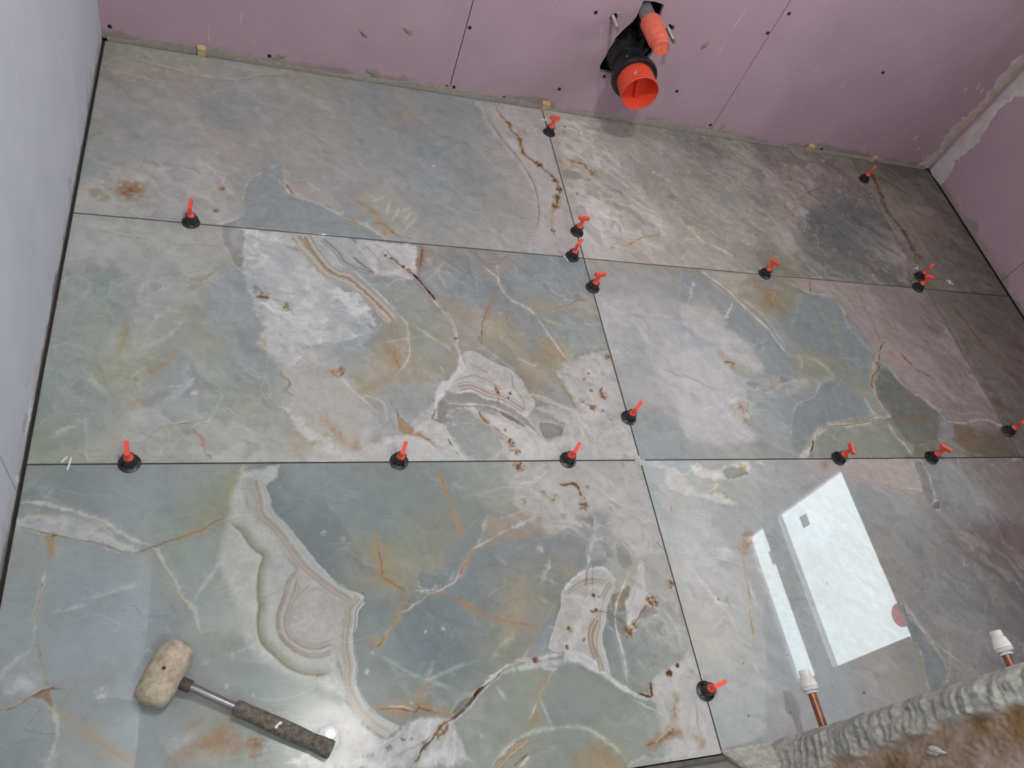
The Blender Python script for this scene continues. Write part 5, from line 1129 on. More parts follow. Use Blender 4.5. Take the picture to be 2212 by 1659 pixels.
    T.stroke([(53,-1516),(63,-1533),(71,-1557),(77,-1578),(83,-1593)],(170, 164, 136),3.5, a=0.7)
    T.glow([(31,-1585),(49,-1582),(57,-1597)],(204, 208, 208),12, a=0.6)
    T.poly([(62,-1600),(83,-1592),(87,-1604),(94,-1621),(81,-1610)],(176, 132, 96), a=0.85, soft=3, warp=2)
    T.stroke([(24,-1615),(40,-1616),(52,-1608),(64,-1600),(83,-1593),(106,-1595)],(158, 106, 74),3, a=0.9)
    T.glow([(27,-1611),(45,-1608),(61,-1599)],(190, 164, 140),7, a=0.7)
    T.glow([(81,-1595),(106,-1595),(151,-1583),(195,-1566)],(170, 166, 146),12, a=0.5)
    T.glow([(94,-1623),(119,-1640),(151,-1666),(182,-1693),(207,-1713)],(186, 164, 134),11, a=0.75)
    T.stroke([(151,-1667),(182,-1693),(205,-1713)],(176, 146, 112),3, a=0.5)
    T.stroke([(94,-1624),(103,-1647),(104,-1662),(101,-1679),(96,-1691)],(206, 204, 192),7, a=0.7)
    T.glow([(100,-1691),(95,-1703)],(200, 198, 170),7, a=0.7)
    T.glow([(256,-1719),(292,-1702),(324,-1684),(346,-1666)],(178, 150, 122),10, a=0.75)
    T.glow([(285,-1666),(305,-1662)],(178, 146, 118),9, a=0.6)
    T.glow([(281,-1699),(325,-1697),(359,-1704),(384,-1705)],(174, 138, 104),13, a=0.75)
    T.glow([(370,-1701),(384,-1700),(386,-1718)],(156, 108, 70),9, a=0.6)
    T.glow([(379,-1708),(379,-1726)],(168, 128, 96),8, a=0.6)
    T.glow([(255,-1702),(275,-1685),(292,-1674)],(200, 202, 198),9, a=0.5)
    T.glow([(171,-1662),(202,-1650),(234,-1649)],(176, 184, 196),14, a=0.5)
    T.glow([(295,-1526),(309,-1522),(338,-1528)],(206, 210, 200),4, a=0.55, warp=2)
    T.glow([(344,-1553),(344,-1573)],(206, 210, 200),4, a=0.55, warp=2)
    T.glow([(325,-1564),(344,-1562),(387,-1552)],(206, 210, 200),4, a=0.55, warp=2)
    T.glow([(283,-1466),(298,-1440),(320,-1405)],(206, 210, 200),4, a=0.55, warp=2)
    T.glow([(297,-1576),(308,-1570)],(206, 210, 200),4, a=0.55, warp=2)
    T.glow([(72,-1476),(120,-1465)],(206, 210, 200),4, a=0.55, warp=2)
    T.glow([(126,-1455),(172,-1442),(195,-1436)],(206, 210, 200),4, a=0.55, warp=2)
    T.stroke([(349,-1563),(354,-1589),(364,-1619)],(176, 166, 138),3, a=0.5)
    T.poly([(297,-1529),(314,-1520),(358,-1531),(353,-1559),(320,-1571),(301,-1564)],(160, 168, 148), a=0.45, soft=7)
    T.poly([(355,-1221),(337,-1275),(330,-1330),(324,-1368),(320,-1405),(336,-1447),(352,-1481),(358,-1523),(368,-1547),(390,-1577),(429,-1606),(471,-1625),(518,-1649),(529,-1672),(513,-1599),(521,-1520),(444,-1412),(413,-1357),(375,-1310),(361,-1282),(355,-1241)],(203, 205, 194), a=0.85, soft=10, warp=4)
    T.poly([(360,-1231),(396,-1222),(419,-1217),(399,-1258),(360,-1244)],(204, 202, 202), a=0.8, soft=4)
    T.stroke([(336,-1335),(353,-1352),(365,-1373),(378,-1388),(390,-1399),(384,-1420),(381,-1450),(381,-1472),(384,-1486),(381,-1510),(384,-1536),(392,-1555),(410,-1574),(427,-1592),(454,-1607),(481,-1611),(499,-1608)],(160, 158, 138),22, a=0.85, side=1, warp=1, soft=24, taper=0.05)
    T.stroke([(336,-1335),(353,-1352),(365,-1373),(378,-1388),(390,-1399),(384,-1420),(381,-1450),(381,-1472),(384,-1486),(381,-1510),(384,-1536),(392,-1555),(410,-1574),(427,-1592),(454,-1607),(481,-1611),(499,-1608)],(150, 146, 124),5, a=0.6, side=1, warp=1, soft=5, taper=0.05)
    T.stroke([(336,-1335),(353,-1352),(365,-1373),(378,-1388),(390,-1399),(384,-1420),(381,-1450),(381,-1472),(384,-1486),(381,-1510),(384,-1536),(392,-1555),(410,-1574),(427,-1592),(454,-1607),(481,-1611),(499,-1608)],(208, 208, 198),8, a=0.5, side=-1, warp=1, taper=0.05)
    T.stroke([(476,-1618),(481,-1611),(497,-1612),(504,-1621),(494,-1624)],(160, 150, 126),4, a=0.7)
    T.stroke([(479,-1623),(480,-1640),(495,-1654),(511,-1680),(514,-1697)],(168, 160, 140),6, a=0.6)
    T.poly([(481,-1621),(499,-1613),(520,-1622),(523,-1650),(506,-1636)],(206, 204, 196), a=0.7, soft=4)
    T.stroke([(384,-1536),(368,-1550),(344,-1562)],(180, 160, 136),2, a=0.6)
    T.stroke([(423,-1464),(392,-1473),(384,-1483)],(184, 174, 150),2, a=0.5)
    T.poly([(355,-1244),(364,-1288),(371,-1310),(394,-1338),(415,-1366),(431,-1399),(451,-1423),(431,-1445),(424,-1475),(414,-1501),(412,-1523),(419,-1544),(437,-1565),(457,-1578),(482,-1583),(508,-1578),(522,-1615),(531,-1646),(549,-1677),(583,-1714),(609,-1705),(577,-1690),(558,-1668),(547,-1645),(542,-1622),(544,-1602),(541,-1575),(542,-1549),(547,-1522),(550,-1503),(566,-1482),(524,-1459),(511,-1444),(485,-1414),(459,-1376),(432,-1338),(409,-1311),(403,-1283),(388,-1251)],(191, 187, 177), soft=1.8, warp=1.5, rim=0)
    T.poly([(436,-1487),(452,-1460),(484,-1448),(518,-1470),(525,-1507),(521,-1528),(512,-1554),(480,-1562),(450,-1547),(435,-1519)],(195, 191, 181), a=0.9, soft=7, warp=2)
    T.stroke([(451,-1425),(432,-1446),(425,-1475),(415,-1502),(414,-1523),(420,-1543),(438,-1564),(458,-1577),(482,-1582),(506,-1577)],(166, 150, 138),2.6, a=0.75, warp=1, taper=0.04)
    T.stroke([(450,-1429),(436,-1449),(429,-1475),(419,-1502),(418,-1523),(424,-1542),(440,-1561),(460,-1573),(482,-1577),(506,-1572)],(176, 160, 148),2.6, a=0.75, warp=1, taper=0.04)
    T.stroke([(449,-1434),(441,-1453),(434,-1476),(424,-1502),(422,-1523),(428,-1541),(444,-1558),(462,-1569),(483,-1572),(506,-1566)],(206, 200, 190),2.6, a=0.75, warp=1, taper=0.04)
    T.stroke([(448,-1440),(446,-1456),(439,-1476),(429,-1503),(427,-1524),(432,-1540),(447,-1555),(464,-1564),(483,-1567),(506,-1561)],(172, 156, 144),2.6, a=0.75, warp=1, taper=0.04)
    T.stroke([(447,-1446),(452,-1460),(445,-1477),(435,-1503),(433,-1524),(437,-1538),(451,-1551),(466,-1558),(483,-1561),(507,-1553)],(182, 170, 160),2.6, a=0.75, warp=1, taper=0.04)
    T.stroke([(435,-1511),(438,-1492),(451,-1471),(473,-1453)],(176, 150, 132),2.5, a=0.6)
    T.stroke([(459,-1472),(483,-1462),(507,-1481),(511,-1514)],(184, 172, 162),2, a=0.6)
    T.band([(377,-1248),(388,-1289),(391,-1314),(418,-1345),(441,-1379),(464,-1416),(487,-1440),(513,-1464),(524,-1471),(543,-1485)],25,[(191, 187, 177), (184, 177, 166), (192, 187, 177), (180, 172, 161), (190, 184, 174), (198, 195, 188), (178, 186, 190), (186, 195, 200)], lines=10, lcol=(158, 146, 132), la=0.32, warp=1.5)
    T.band([(558,-1486),(541,-1505),(538,-1527),(532,-1553),(532,-1580),(535,-1603),(532,-1623),(538,-1649),(552,-1675),(574,-1697),(596,-1712)],25,[(191, 187, 177), (184, 176, 164), (193, 187, 177), (180, 171, 159), (191, 184, 173), (200, 196, 189), (180, 188, 192), (192, 200, 204)], lines=10, lcol=(158, 144, 128), la=0.35, warp=1.5)
    T.stroke([(488,-1414),(511,-1446),(524,-1461),(548,-1472),(565,-1482),(549,-1504),(546,-1522),(542,-1549),(541,-1575),(544,-1602),(542,-1622),(547,-1645),(558,-1669),(577,-1690),(606,-1706)],(92, 104, 106),3.2, a=0.35, side=1, warp=1)
    T.poly([(513,-1656),(529,-1672),(551,-1696),(587,-1721),(609,-1708),(636,-1701),(695,-1702),(703,-1719),(693,-1779),(439,-1747),(473,-1724),(494,-1692)],(203, 202, 199), a=0.75, soft=7, mot=0.35, warp=8)
    T.poly([(465,-1668),(500,-1655),(517,-1673),(527,-1722),(510,-1756),(463,-1750),(483,-1712)],(200, 200, 194), a=0.7, soft=7, mot=0.3)
    T.crystal([(513,-1656),(551,-1696),(587,-1721),(636,-1701),(695,-1702),(703,-1719),(693,-1779),(439,-1747),(473,-1724),(494,-1692)],(222, 220, 217), a=0.8, soft=6, scale=11, ang=0.9, seed=2)
    T.speck(589,-1735,9,(150, 112, 82), a=0.9, thr=0.0, scale=5)
    T.speck(613,-1726,6,(150, 112, 82), a=0.8, thr=0.0, scale=5)
    T.speck(558,-1744,7,(150, 112, 82), a=0.8, thr=0.0, scale=5)
    T.speck(536,-1742,5,(150, 112, 82), a=0.7, thr=0.0, scale=5)
    T.speck(648,-1739,10,(150, 112, 82), a=0.7, thr=0.0, scale=5)
    T.speck(633,-1758,7,(150, 112, 82), a=0.8, thr=0.0, scale=5)
    T.speck(548,-1743,5,(150, 112, 82), a=0.6, thr=0.0, scale=5)
    T.speck(528,-1706,10,(150, 112, 82), a=0.5, thr=0.0, scale=5)
    T.speck(536,-1732,16,(150, 112, 82), a=0.35, thr=0.0, scale=5)
    T.speck(676,-1725,12,(150, 112, 82), a=0.7, thr=0.0, scale=5)
    T.speck(628,-1727,4,(150, 112, 82), a=0.8, thr=0.0, scale=5)
    T.stroke([(624,-1766),(636,-1756),(645,-1743),(664,-1731),(677,-1716),(691,-1707)],(140, 98, 66),3.5, a=0.85, mot=0.4, warp=3)
    T.stroke([(673,-1722),(680,-1713),(691,-1709),(687,-1722),(678,-1728)],(154, 106, 72),7, a=0.85, mot=0.4, warp=3)
    T.stroke([(520,-1653),(525,-1660),(530,-1668),(534,-1673)],(150, 118, 92),4, a=0.85, mot=0.4, warp=3)
    T.stroke([(513,-1692),(525,-1708),(537,-1721)],(170, 152, 140),2, a=0.85, mot=0.4, warp=3)
    T.stroke([(574,-1734),(594,-1728),(619,-1716)],(168, 164, 168),2.5, a=0.85, mot=0.4, warp=3)
    T.stroke([(592,-1753),(632,-1739),(662,-1726)],(164, 160, 162),2, a=0.85, mot=0.4, warp=3)
    T.stroke([(703,-1719),(699,-1742),(693,-1779)],(214, 214, 208),3, a=0.8)
    T.stroke([(706,-1738),(714,-1759),(730,-1782)],(196, 204, 196),2, a=0.6)
    T.stroke([(636,-1702),(668,-1701),(695,-1700)],(204, 206, 204),6, a=0.8)
    T.stroke([(691,-1710),(721,-1693),(749,-1668),(775,-1649),(807,-1632),(845,-1620),(882,-1617),(926,-1613),(960,-1616),(985,-1633),(1004,-1661),(1024,-1683),(1052,-1700),(1085,-1710)],(212, 209, 204),12, warp=4, a=1.0, taper=0.03, var=0.4, fringe=0.12)
    T.stroke([(806,-1638),(849,-1631),(895,-1630),(936,-1628),(961,-1629)],(208, 206, 202),13, a=0.8, soft=9)
    T.poly([(934,-1607),(965,-1611),(988,-1635),(1006,-1664),(980,-1654),(953,-1637),(927,-1626)],(212, 210, 206), a=0.95, soft=4)
    T.stroke([(691,-1708),(706,-1701),(724,-1689),(740,-1675),(756,-1661),(768,-1655)],(100, 66, 46),8, a=1.0, warp=1.5, soft=2, var=0.3)
    T.stroke([(743,-1673),(759,-1660),(779,-1650),(803,-1635),(825,-1628),(860,-1621)],(150, 112, 80),2.5, a=0.85, mot=0.5)
    T.speck(868,-1621,7,(140, 92, 60), a=0.9, thr=-0.3)
    T.stroke([(835,-1625),(850,-1611),(857,-1603),(863,-1590)],(196, 176, 160),4, a=0.8)
    T.stroke([(845,-1619),(895,-1612),(930,-1612)],(166, 120, 84),1.8, a=0.6, mot=0.6)
    T.poly([(701,-1694),(714,-1680),(738,-1670),(731,-1679),(712,-1695)],(128, 118, 108), a=0.6, soft=4)
    T.glow([(593,-1365),(597,-1396),(600,-1423),(599,-1449)],(186, 150, 108),11, a=0.85)
    T.stroke([(594,-1371),(598,-1405),(600,-1432),(599,-1452)],(164, 110, 70),3.4, a=0.8, soft=3)
    T.glow([(600,-1449),(616,-1462),(643,-1477)],(178, 148, 108),7, a=0.7)
    T.stroke([(600,-1450),(619,-1462),(635,-1475),(643,-1479)],(156, 104, 66),2.2, a=0.9)
    T.stroke([(642,-1478),(669,-1479),(687,-1481),(711,-1477),(736,-1464),(755,-1440),(771,-1413),(785,-1400),(816,-1385),(858,-1367),(894,-1352),(935,-1331)],(206, 200, 190),5.5, a=0.9, warp=3)
    T.stroke([(669,-1479),(693,-1480),(724,-1469),(743,-1458)],(124, 100, 88),1.6, a=0.6)
    T.stroke([(743,-1458),(759,-1433),(771,-1412),(785,-1401)],(176, 122, 80),2.6, a=0.9)
    T.glow([(784,-1405),(815,-1390),(856,-1375),(889,-1377),(931,-1348)],(186, 156, 120),9, a=0.7)
    T.glow([(754,-1443),(770,-1420),(781,-1404)],(180, 142, 104),6, a=0.6)
    T.stroke([(693,-1480),(709,-1490),(732,-1499),(754,-1514),(776,-1525),(798,-1537),(821,-1545),(842,-1551),(888,-1562)],(166, 114, 74),2.6, a=0.95)
    T.glow([(692,-1482),(732,-1500),(776,-1526),(821,-1546),(886,-1562)],(180, 146, 108),6, a=0.75)
    T.stroke([(680,-1487),(661,-1500),(640,-1513),(624,-1517),(616,-1533),(607,-1543),(595,-1556),(583,-1568),(571,-1579)],(196, 176, 146),6, a=0.8, warp=4)
    T.stroke([(624,-1516),(617,-1530),(608,-1542)],(150, 96, 60),3, a=0.9)
    T.stroke([(596,-1553),(589,-1565),(579,-1573)],(158, 104, 68),4, a=0.9)
    T.glow([(643,-1484),(633,-1501),(613,-1538),(592,-1561)],(180, 152, 112),9, a=0.7)
    T.glow([(557,-1556),(586,-1561),(597,-1562)],(180, 148, 108),9, a=0.6)
    T.stroke([(571,-1578),(575,-1586)],(214, 210, 202),6, a=0.8)
    T.stroke([(781,-1407),(801,-1376),(817,-1334)],(202, 200, 190),3, a=0.6)
    T.glow([(664,-1637),(638,-1623),(597,-1595),(579,-1587)],(178, 190, 180),3.5, a=0.6, warp=2)
    T.glow([(664,-1637),(671,-1624),(678,-1606)],(178, 190, 180),3.5, a=0.6, warp=2)
    T.glow([(664,-1637),(704,-1625),(758,-1611)],(178, 190, 180),3.5, a=0.6, warp=2)
    T.glow([(664,-1637),(685,-1646),(706,-1656)],(178, 190, 180),3.5, a=0.6, warp=2)
    T.glow([(723,-1472),(736,-1445)],(178, 190, 180),3.5, a=0.6, warp=2)
    T.glow([(823,-1419),(846,-1439)],(178, 190, 180),3.5, a=0.6, warp=2)
    T.glow([(897,-1507),(920,-1521)],(178, 190, 180),3.5, a=0.6, warp=2)
    T.glow([(664,-1635),(664,-1639)],(198, 206, 194),12, a=0.7)
    T.glow([(664,-1638),(651,-1656),(644,-1672)],(184, 154, 116),7, a=0.75)
    T.glow([(562,-1675),(591,-1675),(622,-1680),(643,-1679),(680,-1691),(696,-1695)],(178, 138, 98),9, a=0.85)
    T.stroke([(562,-1675),(586,-1676),(606,-1677),(624,-1683),(637,-1687),(643,-1681),(659,-1685),(682,-1693)],(146, 92, 56),2.6, a=0.9)
    T.stroke([(591,-1672),(617,-1676),(635,-1683)],(206, 190, 164),3.5, a=0.7)
    T.stroke([(644,-1672),(646,-1681)],(160, 112, 76),4, a=0.7)
    T.glow([(754,-1322),(757,-1349),(759,-1375)],(184, 150, 110),7, a=0.75)
    T.glow([(729,-1226),(732,-1247),(741,-1278),(755,-1319)],(182, 150, 110),7, a=0.8)
    T.stroke([(728,-1227),(733,-1252),(744,-1281),(755,-1305)],(168, 124, 84),2.5, a=0.6)
    T.glow([(682,-1235),(707,-1236),(721,-1229)],(170, 164, 140),8, a=0.5)
    T.glow([(606,-1411),(646,-1422),(687,-1424),(736,-1418)],(176, 166, 140),20, a=0.6)
    T.glow([(848,-1461),(859,-1492),(843,-1527),(823,-1572),(795,-1598)],(178, 164, 138),20, a=0.55)
    T.glow([(784,-1613),(815,-1585),(833,-1570)],(190, 190, 172),6, a=0.6)
    T.poly([(666,-1450),(679,-1442),(707,-1459),(693,-1473),(670,-1474)],(132, 146, 150), a=0.6, soft=5)
    T.glow([(527,-1395),(560,-1418),(589,-1440)],(128, 142, 146),11, a=0.7)
    T.glow([(527,-1386),(560,-1409),(598,-1432)],(166, 176, 168),4, a=0.6)
    T.glow([(984,-1440),(958,-1468)],(176, 160, 130),12, a=0.6)
    T.glow([(936,-1428),(924,-1453),(909,-1480)],(200, 202, 192),5, a=0.7)
    T.glow([(927,-1472),(935,-1482)],(206, 208, 202),4, a=0.7)
    T.stroke([(945,-1504),(922,-1527),(897,-1555),(877,-1576),(864,-1592)],(176, 160, 134),4, a=0.7)
    T.glow([(879,-1571),(866,-1587),(853,-1608)],(182, 150, 116),6, a=0.7)
    T.poly([(891,-1572),(919,-1559),(902,-1593),(903,-1607),(862,-1612),(865,-1593)],(158, 166, 176), a=0.7, soft=7)
    T.poly([(946,-1500),(968,-1481),(999,-1462),(1046,-1454),(1059,-1470),(1069,-1484),(1052,-1507),(1036,-1535),(1026,-1565),(1013,-1588),(1010,-1614),(1013,-1645),(1008,-1662),(985,-1633),(964,-1614),(933,-1613),(903,-1607),(900,-1596),(921,-1557),(939,-1525)],(200, 194, 183), soft=1.8, warp=2, rim=0)
    T.stroke([(946,-1500),(968,-1481),(999,-1462),(1045,-1455),(1069,-1484)],(206, 212, 216),6, a=0.8, warp=1)
    T.stroke([(950,-1503),(984,-1485),(1016,-1477),(1055,-1485)],(156, 140, 128),2, a=0.7, warp=1)
    T.stroke([(949,-1508),(986,-1491),(1021,-1484),(1047,-1489)],(170, 152, 138),2, a=0.6, warp=1)
    T.band([(1059,-1490),(1039,-1510),(1021,-1540),(1011,-1570),(1000,-1591),(996,-1615),(999,-1644),(999,-1655)],20,[(200, 194, 184), (186, 175, 162), (201, 193, 182), (186, 175, 162), (206, 201, 193), (186, 192, 195), (200, 207, 211)], lines=8, lcol=(156, 138, 120), la=0.4, warp=1.2)
    T.band([(1007,-1557),(993,-1574),(986,-1591),(986,-1609),(989,-1629)],14,[(200, 190, 178), (180, 160, 142), (204, 194, 182), (178, 156, 136), (200, 190, 176)], lines=6, lcol=(160, 134, 112), la=0.6, warp=1.2)
    T.stroke([(1007,-1458),(1001,-1489),(986,-1519),(973,-1549),(956,-1577),(935,-1604)],(190, 170, 150),4, a=0.6, mot=0.5)
    T.poly([(987,-1513),(1027,-1516),(1018,-1540),(991,-1556),(966,-1578),(940,-1610),(930,-1610),(955,-1571),(974,-1543)],(212, 204, 194), a=0.8, soft=4, mot=0.4)
    T.speck(1013,-1510,6,(146, 98, 64), a=0.85, thr=-0.05, scale=4)
    T.speck(1022,-1514,4,(146, 98, 64), a=0.85, thr=-0.05, scale=4)
    T.speck(1002,-1542,6,(146, 98, 64), a=0.85, thr=-0.05, scale=4)
    T.speck(1011,-1539,5,(146, 98, 64), a=0.85, thr=-0.05, scale=4)
    T.speck(948,-1571,8,(146, 98, 64), a=0.85, thr=-0.05, scale=4)
    T.speck(936,-1604,6,(146, 98, 64), a=0.85, thr=-0.05, scale=4)
    T.speck(972,-1593,5,(146, 98, 64), a=0.85, thr=-0.05, scale=4)
    T.stroke([(1011,-1455),(1027,-1416),(1043,-1393),(1055,-1342)],(206, 202, 196),9, a=0.8, mot=0.3)
    T.stroke([(1015,-1496),(1024,-1459),(1039,-1417)],(168, 130, 98),2, a=0.6)
    T.stroke([(1001,-1492),(1009,-1464),(1015,-1452)],(176, 126, 88),2.6, a=0.7)
    T.poly([(1045,-1383),(1064,-1381),(1054,-1434),(1020,-1432),(1023,-1406)],(190, 188, 178), a=0.6, soft=6, mot=0.3)
    T.poly([(1096,-1392),(1105,-1408),(1114,-1425),(1115,-1447),(1100,-1460),(1085,-1451),(1087,-1419)],(150, 147, 142), a=0.6, soft=5, rim=0.2)
    T.stroke([(1097,-1392),(1114,-1408),(1120,-1427),(1133,-1445)],(176, 160, 140),3, a=0.7)
    T.poly([(1125,-1397),(1139,-1398),(1133,-1445),(1127,-1428)],(198, 192, 182), a=0.7, soft=4)
    T.poly([(1048,-1514),(1071,-1506),(1096,-1495),(1088,-1520),(1071,-1544),(1048,-1542)],(160, 142, 120), a=0.85, soft=3)
    T.poly([(1034,-1541),(1066,-1562),(1066,-1589),(1043,-1584),(1032,-1565)],(150, 142, 126), a=0.6, soft=5)
    T.stroke([(1103,-1465),(1084,-1494),(1063,-1521),(1048,-1554),(1045,-1590),(1048,-1629),(1043,-1665),(1041,-1676)],(214, 208, 196),4.5, a=0.9, warp=2)
    T.glow([(1043,-1599),(1046,-1637),(1042,-1665)],(196, 200, 190),7, a=0.6)
    T.poly([(1131,-1451),(1144,-1452),(1131,-1491),(1131,-1517),(1117,-1541),(1075,-1593),(1070,-1574),(1078,-1544),(1075,-1529),(1105,-1496)],(212, 208, 202), a=0.95, soft=3, mot=0.3)
    T.stroke([(1133,-1458),(1112,-1496),(1088,-1533),(1073,-1562)],(170, 168, 170),2, a=0.5)
    T.stroke([(1124,-1464),(1105,-1496),(1082,-1529)],(178, 176, 176),1.6, a=0.5)
    T.crystal([(1085,-1368),(1194,-1389),(1202,-1541),(1178,-1631),(1098,-1595),(1073,-1599),(1086,-1501),(1122,-1448)],(212, 206, 198), a=0.65, soft=12, scale=10, ang=-1.2, seed=7)
    T.speck(1070,-1586,15,(162, 108, 66), a=0.9, thr=-0.1)
    T.speck(1087,-1573,10,(162, 108, 66), a=0.8, thr=0.0)
    T.speck(1137,-1531,17,(162, 108, 66), a=0.85, thr=-0.05)
    T.speck(1190,-1498,12,(162, 108, 66), a=0.8, thr=-0.05)
    T.speck(1119,-1544,12,(162, 108, 66), a=0.7)
    T.stroke([(1125,-1538),(1106,-1553),(1096,-1564),(1078,-1581)],(150, 104, 70),5, a=0.7, mot=0.4)
    T.stroke([(997,-1541),(1027,-1544),(1050,-1558),(1067,-1570)],(146, 104, 72),2.6, a=0.85)
    T.poly([(1117,-1541),(1149,-1549),(1121,-1563),(1100,-1564)],(152, 148, 148), a=0.6, soft=4)
    T.stroke([(1065,-1474),(1091,-1469),(1122,-1448)],(190, 170, 140),4, a=0.5)
    T.stroke([(1152,-1540),(1169,-1567),(1177,-1598),(1182,-1617)],(208, 202, 194),4, a=0.8)
    T.stroke([(1147,-1356),(1159,-1381),(1189,-1403),(1204,-1428)],(206, 198, 188),5, a=0.8)
    T.stroke([(1186,-1403),(1195,-1421),(1206,-1435)],(140, 108, 84),2, a=0.8)
    T.stroke([(1177,-1507),(1194,-1521),(1198,-1553),(1195,-1573)],(184, 164, 140),6, a=0.7, mot=0.3)
    T.stroke([(1202,-1507),(1202,-1536)],(140, 92, 56),3, a=0.9)
    T.stroke([(1053,-1366),(1110,-1355),(1147,-1356)],(204, 200, 194),3, a=0.5)
    T.glow([(1055,-1431),(1072,-1448)],(204, 202, 194),3, a=0.55, warp=2)
    T.glow([(1052,-1387),(1080,-1415)],(204, 202, 194),3, a=0.55, warp=2)
    T.glow([(1092,-1340),(1123,-1376),(1143,-1435),(1181,-1481)],(204, 202, 194),3, a=0.55, warp=2)
    T.glow([(899,-1561),(929,-1569)],(204, 202, 194),3, a=0.55, warp=2)
    T.glow([(1068,-1630),(1084,-1655)],(204, 202, 194),3, a=0.55, warp=2)
    T.poly([(1053,-1352),(1027,-1358),(986,-1367),(955,-1383),(924,-1405),(955,-1416),(1014,-1399),(1042,-1383)],(138, 144, 156), a=0.55, soft=7)
    T.stroke([(924,-1388),(975,-1370),(1023,-1357),(1055,-1346)],(188, 156, 122),5, a=0.7)
    T.poly([(818,-1331),(835,-1345),(905,-1327),(930,-1338),(884,-1350),(817,-1380),(803,-1383)],(190, 170, 142), a=0.6, soft=6)
    T.poly([(939,-1328),(1008,-1330),(1049,-1338),(994,-1361),(959,-1380),(938,-1369)],(196, 192, 186), a=0.7, soft=7, mot=0.4)
    T.poly([(893,-1218),(961,-1217),(1049,-1248),(1071,-1278),(1080,-1329),(1008,-1333),(898,-1330),(887,-1295),(901,-1256)],(196, 190, 180), a=0.75, soft=8, mot=0.35, warp=8)
    T.crystal([(893,-1218),(1185,-1219),(1202,-1425),(1028,-1399),(931,-1368),(887,-1295)],(214, 209, 201), a=0.7, soft=14, scale=13, ang=-0.6, seed=3)
    T.speck(906,-1224,16,(162, 108, 66), a=0.85, thr=-0.15)
    T.stroke([(987,-1263),(1000,-1269),(1019,-1266),(1032,-1273),(1035,-1292),(1046,-1306)],(162, 108, 66),8, a=0.9, mot=0.35, warp=4)
    T.speck(1036,-1317,16,(162, 108, 66), a=0.8, thr=-0.05)
    T.speck(950,-1290,10,(160, 120, 90), a=0.7)
    T.speck(1053,-1277,8,(160, 126, 96), a=0.6)
    T.speck(972,-1301,14,(176, 144, 110), a=0.7)
    T.speck(905,-1306,14,(182, 152, 118), a=0.6)
    T.stroke([(902,-1265),(931,-1262),(959,-1243),(972,-1232)],(216, 212, 206),6, a=0.7, soft=6)
    T.stroke([(1050,-1240),(1073,-1270),(1102,-1300),(1135,-1330)],(212, 210, 208),5, a=0.7)
    T.glow([(756,-1259),(774,-1272)],(196, 204, 202),4, a=0.6, warp=1)
    T.stroke([(754,-1787),(785,-1764),(828,-1743),(869,-1741),(911,-1740),(940,-1747),(971,-1768),(995,-1793),(1006,-1810)],(202, 208, 190),7, a=0.75, soft=7)
    T.band([(767,-1789),(795,-1769),(820,-1757),(831,-1753)],16,[(196, 196, 176), (168, 144, 108), (206, 200, 178), (176, 152, 116), (196, 194, 172), (160, 132, 98)], lines=4, a=0.75, warp=4)
    T.stroke([(797,-1791),(813,-1781),(827,-1773)],(150, 112, 76),4, a=0.8)
    T.stroke([(805,-1794),(828,-1778)],(214, 210, 196),6, a=0.8)
    T.poly([(899,-1781),(926,-1780),(958,-1771),(983,-1792),(1004,-1819),(902,-1806),(899,-1796)],(176, 152, 118), a=0.7, soft=7, warp=7)
    T.poly([(840,-1774),(886,-1775),(897,-1805),(832,-1797)],(156, 166, 162), a=0.6, soft=10)
    T.glow([(853,-1703),(848,-1717),(839,-1732)],(176, 150, 112),8, a=0.7)
    T.stroke([(904,-1632),(887,-1656),(867,-1680),(850,-1702),(835,-1721)],(202, 196, 184),4, a=0.75, mot=0.3)
    T.glow([(892,-1645),(870,-1675),(857,-1698)],(182, 152, 112),6, a=0.65)
    T.glow([(864,-1645),(866,-1653)],(176, 158, 124),12, a=0.6)
    T.glow([(863,-1685),(877,-1734)],(204, 210, 200),3, a=0.6, warp=1)
    T.glow([(787,-1662),(801,-1683)],(204, 210, 200),3, a=0.6, warp=1)
    T.stroke([(878,-1638),(908,-1640)],(212, 208, 198),5, a=0.7)
    T.poly([(1095,-1683),(1113,-1672),(1136,-1663),(1172,-1649),(1206,-1597),(1202,-1663),(1201,-1737),(1203,-1819),(1094,-1831),(1086,-1804),(1113,-1760),(1093,-1728),(1079,-1709)],(206, 201, 195), a=0.9, soft=5, mot=0.2)
    T.crystal([(1095,-1683),(1172,-1649),(1202,-1663),(1203,-1819),(1094,-1831),(1093,-1728)],(216, 211, 205), a=0.75, soft=8, scale=12, ang=-1.3, seed=8)
    T.stroke([(1055,-1696),(1070,-1704),(1085,-1709)],(132, 82, 50),4, a=0.95, mot=0.3)
    T.stroke([(1090,-1681),(1087,-1695),(1085,-1709)],(138, 84, 52),6, a=0.95)
    T.speck(1134,-1670,9,(142, 90, 58), a=0.95, thr=-0.2)
    T.speck(1156,-1658,6,(150, 98, 64), a=0.9, thr=-0.2)
    T.glow([(1139,-1708),(1124,-1735),(1118,-1764)],(182, 156, 122),9, a=0.75)
    T.stroke([(1040,-1707),(1077,-1727),(1104,-1746),(1120,-1767)],(208, 206, 196),4, a=0.7)
    T.glow([(1053,-1786),(1087,-1781),(1112,-1771),(1124,-1775)],(176, 134, 92),9, a=0.85)
    T.stroke([(1047,-1786),(1070,-1785),(1098,-1777),(1117,-1766)],(160, 110, 70),2.5, a=0.7)
    T.stroke([(1115,-1763),(1089,-1774),(1069,-1787)],(202, 202, 192),3, a=0.6)
    T.glow([(1140,-1769),(1160,-1798),(1152,-1812)],(184, 166, 134),9, a=0.6)
